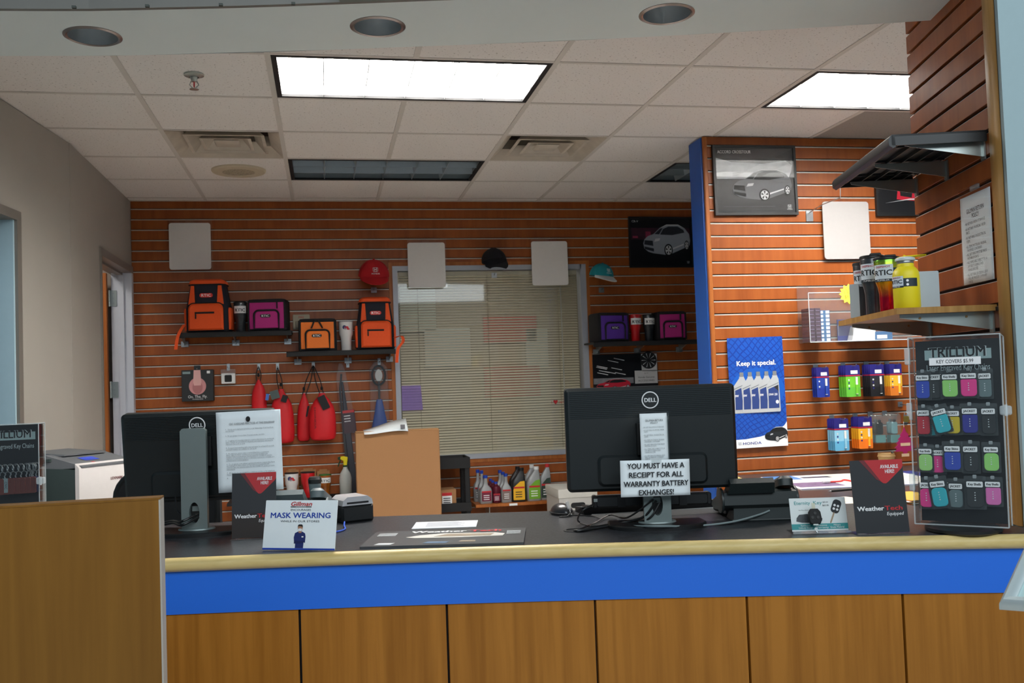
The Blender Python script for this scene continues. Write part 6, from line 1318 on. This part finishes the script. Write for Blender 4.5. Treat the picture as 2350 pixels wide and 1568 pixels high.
# wooden shelf
WZ = CZ+.1845; t = thing('wooden_shelf', 'wood veneer shelf on zinc brackets carrying tumblers on the slat wall', 'shelf', RW(0,0,WZ), RA); Dw = .30
part('shelf_board', G().prism([(.0,-.019),(.66,-.019),(.66,0),(.0,0)], -Dw, -.0008, bev=.0015), M('shelf_wood', (150,96,48), .4, noise=.12, nscale=30), t, smooth=False)
part('front_edge', G().box(.0,.66,-Dw-.0012,-Dw,-.019,0), m_trim, t); part('near_edge', G().box(.66,.6612,-Dw,-.0008,-.019,0), m_trim, t)
for xx in (.10, .625):
    b = part('bracket', G().add([(xx-.0015,-Dw+.02,-.030),(xx+.0015,-Dw+.02,-.030),(xx+.0015,-.004,-.075),(xx-.0015,-.004,-.075),(xx-.0015,-Dw+.02,-.0192),(xx+.0015,-Dw+.02,-.0192),(xx+.0015,-.004,-.0192),(xx-.0015,-.004,-.0192)], [(0,3,2,1),(4,5,6,7),(0,1,5,4),(1,2,6,5),(2,3,7,6),(3,0,4,7)]), m_steel, t)
    part('mount', G().box(xx-.014, xx+.014, -.006, -.0008, -.085, -.0192), m_steel, b)
    for yy in (-.22, -.08): part('bolt', G().tube([(xx-.003,yy,-.032),(xx+.004,yy,-.032)], .004, 8), M('bolt_brass', (150,120,80), .4, .6), b)
part('price_rail', G().box(-.012,.0,-Dw-.002,-Dw+.05,-.055,-.012), clear('rail_clear', (235,240,242), haze=.25), t)
part('slot_cap', G().box(.662,.69,-.006,-.0008,-.02,-.008), m_blackm, t)
# tumblers on it
def shelf_pos(s, off): return RW(s, off, WZ)
GR = 'tumblers on the wooden shelf'
def big_label(t, r, h, z0, z1, tone, fz, txt, a0=-1.3, a1=.35):
    n = 14; rr = r*1.012; pts = [(rr*math.sin(a0+(a1-a0)*k/n), -rr*math.cos(a0+(a1-a0)*k/n)) for k in range(n+1)]
    b = part('label', G().add([(p[0],p[1],z0) for p in pts]+[(p[0],p[1],z1) for p in pts], [(k, k+1, n+2+k, n+1+k) for k in range(n)]), tone, t)
    def wrap(tx, off):
        for v in tx.data.vertices: an = v.co.x/rr+off; v.co = ((rr+.0008)*math.sin(an), -(rr+.0008)*math.cos(an), v.co.z)
    hh = z1-z0; mid = (a0+a1)/2
    wrap(text(txt, hh*.52, m_ink, b, (0,0,z0+hh*.26), w=rr*(a1-a0)*.86, bold=.03), mid)
    wrap(text('DEEPSHOT', hh*.19, M('print_wt_red'), b, (0,0,z0+hh*.78), w=rr*(a1-a0)*.7, bold=.02), mid)
    d = part('label_dark', G().add([(p[0]*1.001,p[1]*1.001,z0-hh*.18) for p in pts]+[(p[0]*1.001,p[1]*1.001,z0) for p in pts], [(k, k+1, n+2+k, n+1+k) for k in range(n)]), M('label_slate', (30,46,54), .5), t)
    wrap(text('TUMBLER', hh*.15, m_wht, d, (0,0,z0-hh*.14), w=rr*(a1-a0)*.6, bold=.02), mid)
    b0, b1 = a1, a1+1.1; p2 = [(rr*math.sin(b0+(b1-b0)*k/n), -rr*math.cos(b0+(b1-b0)*k/n)) for k in range(n+1)]
    s_ = part('label_side', G().add([(p[0],p[1],z0-hh*.1) for p in p2]+[(p[0],p[1],z0+hh*.75) for p in p2], [(k, k+1, n+2+k, n+1+k) for k in range(n)]), M('label_slate'), t)
    for k in range(2):
        an = b0+.3; zc = z0+hh*(.1+.4*k); part('label_icon', G().prism(ell(hh*.13,hh*.13,14), -.0008, .0008), m_wht, s_, loc=((rr+.001)*math.sin(an), -(rr+.001)*math.cos(an), zc), rot=(0,0,an))
lb_pale = M('label_pale', (206,216,222), .5)
def shelf_tumbler(px, top, r, body, lab, txt, lidm, flip=False, dy=0):
    q = shelf_pos(*px); h = on_y(2030, top, q.y).z-WZ
    t = thing('tumbler', lab, 'tumbler', (q.x, q.y, WZ), R(-25), GR)
    part('cup', G().lathe([(r*.64,0),(r*.68,.004),(r*.70,.34*h),(r*.78,.44*h),(r*.93,.54*h),(r,.90*h),(r*.97,.92*h)], 32), body, t)
    part('lid', G().lathe([(r*.98,.915*h),(r*1.04,.925*h),(r*1.04,.955*h),(r*.96,.97*h),(r*.3,.97*h)], 32), lidm, t)
    if flip: part('lid_tab', G().prism(rrect(r*.9,h*.05,.004,3,r*.25,.985*h), -r*.3, r*.2, bev=.002), lidm, t)
    big_label(t, r, h, h*.58, h*.83, lb_pale, .5, txt); return t
m_rast = bpy.data.materials.new('rasta_gradient'); m_rast.use_nodes = True; nt = m_rast.node_tree; b = nt.nodes['Principled BSDF']; b.inputs['Metallic'].default_value = .75; b.inputs['Roughness'].default_value = .22
tc = nt.nodes.new('ShaderNodeTexCoord'); sx = nt.nodes.new('ShaderNodeSeparateXYZ'); rp = nt.nodes.new('ShaderNodeValToRGB'); ml = nt.nodes.new('ShaderNodeMath'); ml.operation = 'MULTIPLY'; ml.inputs[1].default_value = 4.4
nt.links.new(tc.outputs['Object'], sx.inputs[0]); nt.links.new(sx.outputs[2], ml.inputs[0]); nt.links.new(ml.outputs[0], rp.inputs[0]); nt.links.new(rp.outputs[0], b.inputs['Base Color'])
cr = rp.color_ramp; cr.elements[0].color = (*lin((200,16,50)),1); cr.elements[0].position = .22; cr.elements[1].color = (*lin((20,150,60)),1); cr.elements[1].position = .80
e = cr.elements.new(.42); e.color = (*lin((230,150,20)),1); e = cr.elements.new(.60); e.color = (*lin((220,200,30)),1)
shelf_tumbler((.135,.24), 599, .036, M('tumbler_graphite', (44,46,50), .35), 'black tumbler at the outer end of the wooden shelf, behind the others', 'RTIC', m_black)
shelf_tumbler((.26,.245), 583, .041, m_camo, 'tall black marbled tumbler with black flip lid on the wooden shelf', 'RTIC', m_black, True)
shelf_tumbler((.415,.245), 587, .041, m_rast, 'red, yellow and green gradient tumbler on the wooden shelf', 'RTIC', m_black, True)
q = shelf_pos(.595, .245); h = on_y(2082, 586, q.y).z-WZ; r = .040
t = thing('water_bottle', 'yellow water bottle with straw lid on the wooden shelf', 'water bottle', (q.x, q.y, WZ), R(-25)); my = M('bottle_yellow', (232,212,24), .45)
part('bottle', G().lathe([(r*.92,0),(r,.006),(r,.60*h),(r*.96,.68*h),(r*.82,.74*h),(r*.64,.78*h),(r*.62,.84*h)], 32), my, t); part('steel_collar', G().lathe([(r*.60,.835*h),(r*.62,.845*h),(r*.62,.885*h),(r*.60,.895*h)], 28), m_chrome, t)
lidp = part('lid', G().lathe([(r*.72,.89*h),(r*.76,.905*h),(r*.72,.945*h),(r*.5,.965*h)], 28), M('lid_pale_grey', (190,198,198), .4), t)
part('lid_handle', G().prism([(-r*.7,.925*h),(r*.3,.945*h),(r*1.5,.965*h),(r*1.55,.985*h),(r*1.4,.99*h),(r*.0,.985*h),(-r*.6,.96*h)], -r*.35, r*.35, bev=.003), my, lidp); part('straw', G().tube([(-r*.1,0,.965*h),(0,0,h)], .004, 6), my, lidp)
big_label(t, r, h, h*.42, h*.60, lb_pale, .5, 'RTIC', -1.6, -.35)
q = shelf_pos(.61, .185); o = part('backing_card', G().prism(rrect(.07,.115,.004,2,0,.0575), 0, .002), M('card_pale_grey', (170,178,180), .6), None, loc=(q.x, q.y, WZ), rot=(0,0,R(-15))); tag(o, 'pale grey card standing behind the yellow water bottle', 'card')
q = shelf_pos(.195, .293); o = part('backing_card', G().prism(rrect(.036,.12,.004,2,0,.06), 0, .002), M('card_pale_grey'), None, loc=(q.x, q.y, WZ), rot=(0,0,R(-60))); tag(o, 'grey price card standing in front of the outermost black tumbler', 'card')
# policy sheet in its sleeve
cpts = [on_pl(a, b, RP, rn) for a, b in ((2207,458),(2277,430),(2287,640),(2217,655))]
q4 = [p+rn*.006 for p in cpts]
t, w, h = sheet('policy_sheet', q4, 'return policy sheet in a clear sleeve on the slat wall by the wood post', curl=.0)
policy(t, w*.92, h, -.0006, top=.80)
part('clear_sleeve', G().box(-w/2-.003,w/2+.003,-.0022,-.0016,-.003,h+.028), m_clear, t); part('slat_clip', G().box(-.03,.03,-.0015,.0048,h+.012,h+.026), clear('clip_clear', (235,238,240), haze=.2), t)

# ================================================================== ACRYLIC KEY CASES
mac = clear('case_acrylic', (240,246,246), haze=.004); mae = clear('case_edge', (236,244,246), haze=.30)
def case(loc, rot, tilt, w, h, d, lab, zt):
    t = thing('display_case', lab, 'display case', loc, rot, 'revolving acrylic key display cases')
    part('turntable', G().lathe([(w*.40,0),(w*.42,.004),(w*.42,.012),(w*.36,.018)], 36, cy=d*.5), m_black, t)
    k = thing_part('case_body', t, (0, 0, zt), (tilt, 0, 0))
    part('backboard', G().box(-w/2+.006,w/2-.006,d-.006,d-.003,.004,h-.004), M('case_black', (16,18,20), .35), k)
    part('front_door', G().box(-w/2,w/2,0,.003,0,h), mac, k); part('case_side', G().box(-w/2,-w/2+.003,.003,d,0,h), mac, k); part('case_side', G().box(w/2-.003,w/2,.003,d,0,h), mac, k)
    part('case_top', G().box(-w/2+.003,w/2-.003,.003,d,h-.003,h), mac, k); part('case_floor', G().box(-w/2+.003,w/2-.003,.003,d,0,.003), mac, k)
    for a, b in (((-w/2,0,0),(-w/2,0,h)), ((w/2,0,0),(w/2,0,h)), ((-w/2,0,h),(w/2,0,h)), ((-w/2,0,0),(w/2,0,0)), ((-w/2,d,0),(-w/2,d,h)), ((w/2,d,0),(w/2,d,h)), ((-w/2,0,h),(-w/2,d,h)), ((w/2,0,h),(w/2,d,h))):
        part('edge', G().tube([a, b], .0022, 5), mae, k)
    for zz in (.22, .60, .90): part('hinge', G().prism(rrect(.014,.05,.003,2,-w/2-.004,h*zz), -.006, .012, bev=.002), mae, k)
    lt = part('latch', G().prism(rrect(.030,.026,.005,3,w/2+.006,h*.60), -.010, .008, bev=.003), mae, k); part('latch_pin', G().tube([(w/2+.008,-.012,h*.60-.016),(w/2+.008,-.012,h*.60+.016)], .004, 8), mae, lt)
    y = d-.0075
    part('title_bar', G().box(-w*.37,w*.37,y,y+.001,h*.885,h*.94), M('title_silver', (150,172,172), .4), k)
    text('TRILLIUM', h*.075, m_blackm, k, (0,y-.0018,h*.90), w=w*.62, bold=.02); text('TRILLIUM', h*.079, M('title_line', (190,200,200), .4), k, (0,y-.0005,h*.8985), w=w*.64, bold=.028)
    text('Laser Engraved Key Chains', h*.048, M('title_pale', (176,188,190), .4), k, (0,y-.0012,h*.825), w=w*.70)
    return t, k
zt_ = .020
a = on_z(2100, 1202, CT+zt_); b = on_z(2316, 1212, CT+zt_); c = (a+b)/2; rot = math.atan2(b.y-a.y, b.x-a.x); cw = (b-a).length; cd_ = .085; tl = R(-4)
ch = (on_y(2185, 771, c.y+.02).z-CT-zt_)/math.cos(tl)
tr1, kb = case((c.x, c.y, CT), rot, tl, cw, ch, cd_, 'clear revolving case of key covers headed TRILLIUM beside the wood post', zt_)
part('price_strip', G().box(-cw*.27,cw*.29,-.0014,0,ch*.845,ch*.885), m_wht, kb); text('KEY COVERS $5.99', ch*.028, m_ink, kb, (cw*.01,-.0016,ch*.855), w=cw*.40)
bpy.context.view_layer.update()
KM = kb.matrix_world.copy(); kn = (KM.to_3x3() @ Vector((0,1,0))).normalized(); KO = KM @ Vector((0, .040, 0))
KI = KM.inverted()
cols = {'blue':(44,72,186),'black':(36,38,40),'lime green':(160,226,118),'hot pink':(246,54,148),'grey':(108,126,128),'red':(196,34,54),'teal':(50,188,202),'yellow':(226,196,36),'light pink':(238,120,192),'navy blue':(44,44,150),'pale lime':(172,226,130)}
def keypack(px, py, pw, ph, col, brand, lab, off=.0, tiltz=0, slim=False):
    p = on_pl(px, py, KO+kn*off, kn); lp = KI @ p
    dist = (p-EYE).dot(_F); w = pw*dist/FPX; h = ph*dist/FPX; lim = cw/2-.005-w*.54; lp.x = max(-lim, min(lim, lp.x))
    t = thing('key_cover_pack', lab, 'key cover', (0,0,0), 0, 'key cover packs in the acrylic case'); t.matrix_world = KM @ Matrix.Translation(lp) @ Matrix.Rotation(R(tiltz), 4, 'Y')
    part('blister', G().prism(rrect(w,h*.86,.005,3,0,-h*.05), -.0065, .0, bev=.003), clear('blister_clear', (236,244,244), haze=.010), t)
    part('backing', G().prism(rrect(w*1.04,h,.003,2,0,0), .0006, .0010), clear('backing_clear', (230,238,238), haze=.035), t)
    cw_, ch_ = w*.80, h*.58
    cv = part('key_cover', G().prism(rrect(cw_,ch_,(cw_*.26,cw_*.12,cw_*.12,cw_*.26) if not slim else cw_*.3,4,0,-h*.15), -.0052, -.0006, bev=.0016), M('keycover_'+col.replace(' ','_'), cols[col], .55), t)
    for k in range(4): part('button_mark', G().prism(ell(.0016+.0006*(k == 3),.0016,8,0,-h*.0-h*.075*k), -.0058, -.0052), M('mark_pale', (220,224,226), .5), cv)
    lb = part('brand_label', G().prism(rrect(w*.78,h*.17,.003,3,0,h*.25), -.0074, -.0066), m_wht, t)
    text(brand, h*.10, m_ink, lb, (0,-.0076,h*.22), w=w*.62, bold=.03)
    part('hang_tab', G().prism(rrect(.010,h*.11,.002,2,0,h*.48), -.001, .002), mae, t)
KR = [  # px, py, w, h, colour, brand, label, offset, tilt, slim
 (2106,885,35,68,'blue','Key Skinz','blue key cover labelled Key Skinz in the top row of the case',0,0,0), (2143,884,38,70,'black','JACKET','black key cover labelled JACKET in the top row of the case',.012,0,0), (2180,882,40,66,'lime green','Key Shellz','lime green key cover labelled Key Shellz in the top row of the case',0,0,0), (2223,880,42,68,'hot pink','Key Skinz','hot pink key cover labelled Key Skinz in the top row of the case',0,0,0), (2260,881,34,70,'grey','JACKET','grey key cover labelled JACKET in the top row of the case',.012,0,0),
 (2108,966,33,70,'red','JACKET','red key cover labelled JACKET in the second row of the case',0,0,0), (2138,972,36,62,'teal','JACKET','teal key cover hanging straight behind the tilted teal one',.018,0,0), (2159,963,40,68,'teal','JACKET','teal key cover hanging tilted in front of its neighbours',-.018,-14,0), (2186,966,38,66,'yellow','JACKET','yellow key cover half hidden behind the tilted teal one',.004,0,0), (2226,962,40,72,'navy blue','JACKET','navy blue key cover labelled JACKET in the second row of the case',0,0,0), (2269,963,36,74,'black','JACKET','black key cover labelled JACKET in the second row of the case',0,0,0),
 (2115,1052,35,64,'pale lime','Key Shellz','pale lime key cover labelled Key Shellz in the third row of the case',0,0,1), (2152,1056,36,66,'hot pink','JACKET','hot pink key cover labelled JACKET in the third row of the case',.012,0,1), (2186,1048,42,70,'blue','Key Skinz','blue key cover labelled Key Skinz in the third row of the case',-.006,0,0), (2228,1050,38,74,'black','JACKET','black key cover labelled JACKET in the third row of the case',.004,0,1), (2275,1050,38,70,'lime green','Key Skinz','lime green key cover labelled Key Skinz in the third row of the case',0,0,1),
 (2121,1132,33,72,'hot pink','JACKET','hot pink key cover labelled JACKET in the bottom row of the case',0,0,1), (2155,1130,40,74,'teal','Key Skinz','teal key cover labelled Key Skinz in the bottom row of the case',-.008,-8,1), (2194,1134,36,70,'grey','JACKET','grey key cover labelled JACKET in the bottom row of the case',.012,0,1), (2238,1131,44,76,'black','Key Shellz','black key cover labelled Key Shellz in the bottom row of the case',0,0,0), (2279,1129,40,68,'light pink','Key Shellz','light pink key cover labelled Key Shellz in the bottom row of the case',.006,0,0)]
for k in KR: keypack(*k)
q = KM @ Vector((-cw/2-.012, -.004, ch*.575)); t = thing('padlock', 'small brass padlock on the hinge side of the key cover case', 'padlock', q, rot); part('body', G().prism(rrect(.016,.018,.003,3,0,-.009), -.004, .004, bev=.001), M('brass', (170,140,70), .35, .8), t); part('shackle', G().tube([(-.005,0,0),(-.005,0,.008),(0,0,.012),(.005,0,.008),(.005,0,0)], .0016, 6), m_chrome, t)
# key ring case on the low table
cy2 = 3.98; cp = on_y(87, 972, cy2); w2_, h2_, d2_ = .25, cp.z-LTZ-.02, .09
lc = Vector((cp.x-w2_/2*math.cos(.12)-.0, cy2, LTZ)); tr2, kb2 = case(lc, .02, 0, w2_, h2_, d2_, 'clear revolving case of key rings headed TRILLIUM standing on the low table', .02)
bpy.context.view_layer.update()
m_lea = M('leather_brown', (92,40,32), .6, noise=.2, nscale=50); m_leb = M('leather_navy', (26,30,70), .6)
def keyring(x, z, y, tm, lab, plate=False):
    t = thing('key_ring', lab, 'key ring', kb2.matrix_world @ Vector((x, y, z)), .02, 'key rings in the acrylic case')
    part('split_ring', G().tube([(0, .016*math.cos(2*math.pi*k/20), .016*math.sin(2*math.pi*k/20)) for k in range(20)], .0019, 6, closed=True), m_chrome, t, rot=(0,0,R(62)))
    part('swivel', G().tube([(0,0,-.015),(.002,0,-.022),(-.002,0,-.030),(0,0,-.036)], .0026, 6), m_chrome, t)
    part('leather_fob', G().prism(rrect(.030,.062,.006,3,0,-.068), -.003, .003, bev=.001), tm, t); part('peg', G().tube([(0,-.005,.012),(0,.02,.014)], .0018, 5), m_chrome, t)
    if plate: pl_ = part('metal_tag', G().prism(rrect(.022,.055,.003,2,0,-.064), -.0045, -.003), M('tag_silver', (150,170,172), .3, .6), t); text('CIVIC', .012, m_ink, pl_, (0,-.0048,-.064), rot=(0,R(90),0))
for r_, zf in enumerate((.60, .30)):
    for k in range(7):
        keyring(-.02+k*.018, h2_*zf+.05, .02+.004*k, m_lea, '%s brown leather key ring from the far side in the %s row of its case' % (('first','second','third','fourth','fifth','sixth','seventh','eighth','ninth')[k], ('upper','lower')[r_]), plate=(k == 1))
    for k in range(3): keyring(.080+k*.009, h2_*zf+.05, .05+.008*k, m_leb, '%s navy leather key ring at the side of the key ring case, %s row' % (('first','second','third','fourth','fifth','sixth','seventh','eighth','ninth')[k], ('upper','lower')[r_]))

# ================================================================== LEFT BACKGROUND
# ---- laser printer on the low table
pc = on_y(182, 1075, 4.62); ang = R(38)
t = thing('laser_printer', 'dark green and white laser printer on the low table by the wall', 'printer', (pc.x, pc.y, LTZ), ang)
# local: corner edge at origin, dark side runs to -x, white front runs to +x/+y turned
H_ = pc.z-LTZ
mdg = M('printer_dark', (44,58,56), .5); mpw = M('printer_white', (206,200,196), .5)
t.rotation_euler = (0, 0, 0)
sd = Vector((-.86, -.18, 0)).normalized(); fd = Vector((.60, .80, 0)).normalized()
Ls_, Lf_ = .40, .33
def pp(a, b, z): v = sd*a+fd*b; return (v.x, v.y, z)
def slabq(a0, a1, b0, b1, z0, z1, z1b=None):
    z1b = z1 if z1b is None else z1b
    return G().add([pp(a0,b0,z0),pp(a1,b0,z0),pp(a1,b1,z0),pp(a0,b1,z0),pp(a0,b0,z1),pp(a1,b0,z1b),pp(a1,b1,z1b),pp(a0,b1,z1)], [(0,1,2,3),(7,6,5,4),(4,5,1,0),(5,6,2,1),(6,7,3,2),(7,4,0,3)])
part('body', slabq(.017, Ls_, 0, Lf_, 0, H_*.98, H_*1.10), mdg, t)
part('front_upper', slabq(0, .016, -.002, Lf_+.002, H_*.50, H_, H_*1.06), mpw, t); part('front_lower', slabq(0, .016, -.002, Lf_+.002, .01, H_*.49), mpw, t)
part('control_panel', slabq(-.004, .15, .01, Lf_-.01, H_*1.0, H_*1.02, H_*1.19), M('printer_grey', (96,98,100), .5), t)
part('screen', G().add([pp(.05,.10,H_*1.0875),pp(.085,.10,H_*1.127),pp(.085,.18,H_*1.127),pp(.05,.18,H_*1.0875)], [(3,2,1,0)]), M('printer_lcd', (60,80,190), .3), t)
part('red_button', G().add([pp(.02,.10,H_*1.055),pp(.03,.10,H_*1.066),pp(.03,.12,H_*1.066),pp(.02,.12,H_*1.055)], [(3,2,1,0)]), m_red, t)
part('paper_lid', slabq(.12, Ls_, .0, Lf_, H_*1.10, H_*1.14, H_*1.13), mdg, t); part('output_tray', slabq(.10, .26, .05, Lf_-.05, H_*1.16, H_*1.18, H_*1.24), M('printer_grey'), t)
part('side_panel', slabq(.12, Ls_-.02, -.004, .0, H_*.06, H_*.42), M('printer_dark2', (38,52,50), .5), t)
for k in range(3): part('side_vent', slabq(.14, .30, -.003, .001, H_*(.50+.04*k), H_*(.515+.04*k)), m_blackm, t)
part('latch_recess', slabq(.045, .075, -.003, .001, H_*.18, H_*.32), m_blackm, t)
tx = text('LEXMARK', .018, M('print_maroon', (110,50,50), .6), t, pp(-.0015, Lf_*.62, H_*.80), w=.07, bold=.02); tx.rotation_euler = (0, 0, math.atan2(fd.y, fd.x))
# ---- office chair
q = on_y(262, 1090, 4.36); t = thing('office_chair', 'black mesh-back office chair behind the counter', 'chair', (q.x+.21, 4.36, 0), R(-12)); ztop = q.z
bw, bh = .44, .52; ft = rrect(bw, bh, .11, 6, 0, ztop-bh/2)
part('back_frame', G().tube([(a, .02*math.cos(a*5), b) for a, b in ft], .017, 8, closed=True), m_black, t)
part('back_mesh', G().prism(inset(ft, .01), -.004, .004), M('chair_mesh', (24,26,28), .8), t)
for k in range(4): part('back_slat', G().tube([(-bw/2+.06+k*.018,-.012,ztop-.07),(-.16+k*.018,-.012,ztop-bh+.05)], .003, 5), M('chair_pale', (150,156,160), .4), t)
part('back_post', G().box(-.03,.03,.02,.05,.46,ztop-bh+.2), m_black, t); part('seat', G().slab(rrect(.48,.46,.09,5), .42, .49, bev=.02).mv(y=-.25), M('chair_fabric', (26,26,30), .9), t)
part('gas_post', G().lathe([(.03,.07),(.03,.25),(.022,.26),(.022,.42)], 16, cy=-.25), m_black, t)
for k in range(5):
    a = 2*math.pi*k/5; part('base_spoke', G().tube([(0,-.25,.09),(.28*math.cos(a),-.25+.28*math.sin(a),.065)], [.024,.014], 8), m_black, t); part('caster', G().tube([(.28*math.cos(a)-.02,-.25+.28*math.sin(a),.028),(.28*math.cos(a)+.02,-.25+.28*math.sin(a),.028)], .028, 12), m_blackm, t)
# ---- silver snap frame sign near the photographer
fy = 1.55; A = on_y(2291, 1394, fy); B = on_y(2360, 1240, fy); Cc = on_y(2420, 1418, fy)
t = thing('snap_frame_sign', 'silver snap frame sign on a floor stand, corner leaning into view', 'sign stand', A, 0)
B = on_y(2360, 1240, fy+.07); lo, hi = -.4, .4
def _dot(dc): return (B-A).dot(on_y(2430, 1404, fy+dc)-A)
for _ in range(40):
    mid = (lo+hi)/2
    if (_dot(lo) < 0) == (_dot(mid) < 0): lo = mid
    else: hi = mid
up = (B-A).normalized(); ex = on_y(2430, 1404, fy+lo)-A; ex = (ex-up*ex.dot(up)).normalized(); ey = up.cross(ex)
Mx = Matrix.Identity(4)
for i in range(3): Mx[i][0] = ex[i]; Mx[i][1] = ey[i]; Mx[i][2] = up[i]; Mx[i][3] = A[i]
t.matrix_world = Mx; fw_, fh_, bw_ = .34, .42, .026; m_snap = M('snap_silver', (196,208,208), .35, .35)
sec = [(0,.004),(.003,-.006),(.010,-.011),(.018,-.010),(bw_,-.003),(bw_,.006),(0,.006)]
def bar(p0, p1, inn):
    p0, p1, inn = Vector(p0), Vector(p1), Vector(inn); d = (p1-p0).normalized()
    return G().loft([[tuple(p+inn*s_+d*(s_*e_)+Vector((0,yy,0))) for s_, yy in sec] for p, e_ in ((p0,1),(p1,-1))])
for p0, p1, inn in (((0,0,0),(fw_,0,0),(0,0,1)), ((fw_,0,0),(fw_,0,fh_),(-1,0,0)), ((fw_,0,fh_),(0,0,fh_),(0,0,-1)), ((0,0,fh_),(0,0,0),(1,0,0))): part('frame_bar', bar(p0, p1, inn), m_snap, t)
part('poster_panel', G().box(bw_-.004,fw_-bw_+.004,.001,.004,bw_-.004,fh_-bw_+.004), M('panel_pale_aqua', (196,224,224), .4), t); part('cover_film', G().box(bw_,fw_-bw_,-.0012,-.0006,bw_,fh_-bw_), m_clear, t)
inv = Mx.inverted(); ft_ = inv @ Vector((A.x+.25, A.y+.12, .012)); md = Vector((fw_*.55,.012,fh_*.4))
part('stand_pole', G().tube([tuple(md), tuple(inv @ Vector((A.x+.25, A.y+.12, .9))), tuple(ft_)], .014, 10), m_snap, t)
bs = part('stand_base', G().lathe([(.15,0),(.15,.008),(.02,.014)], 28), m_snap, t); bs.matrix_parent_inverse = Matrix.Identity(4); bs.matrix_local = inv @ Matrix.Translation((A.x+.25, A.y+.12, 0))
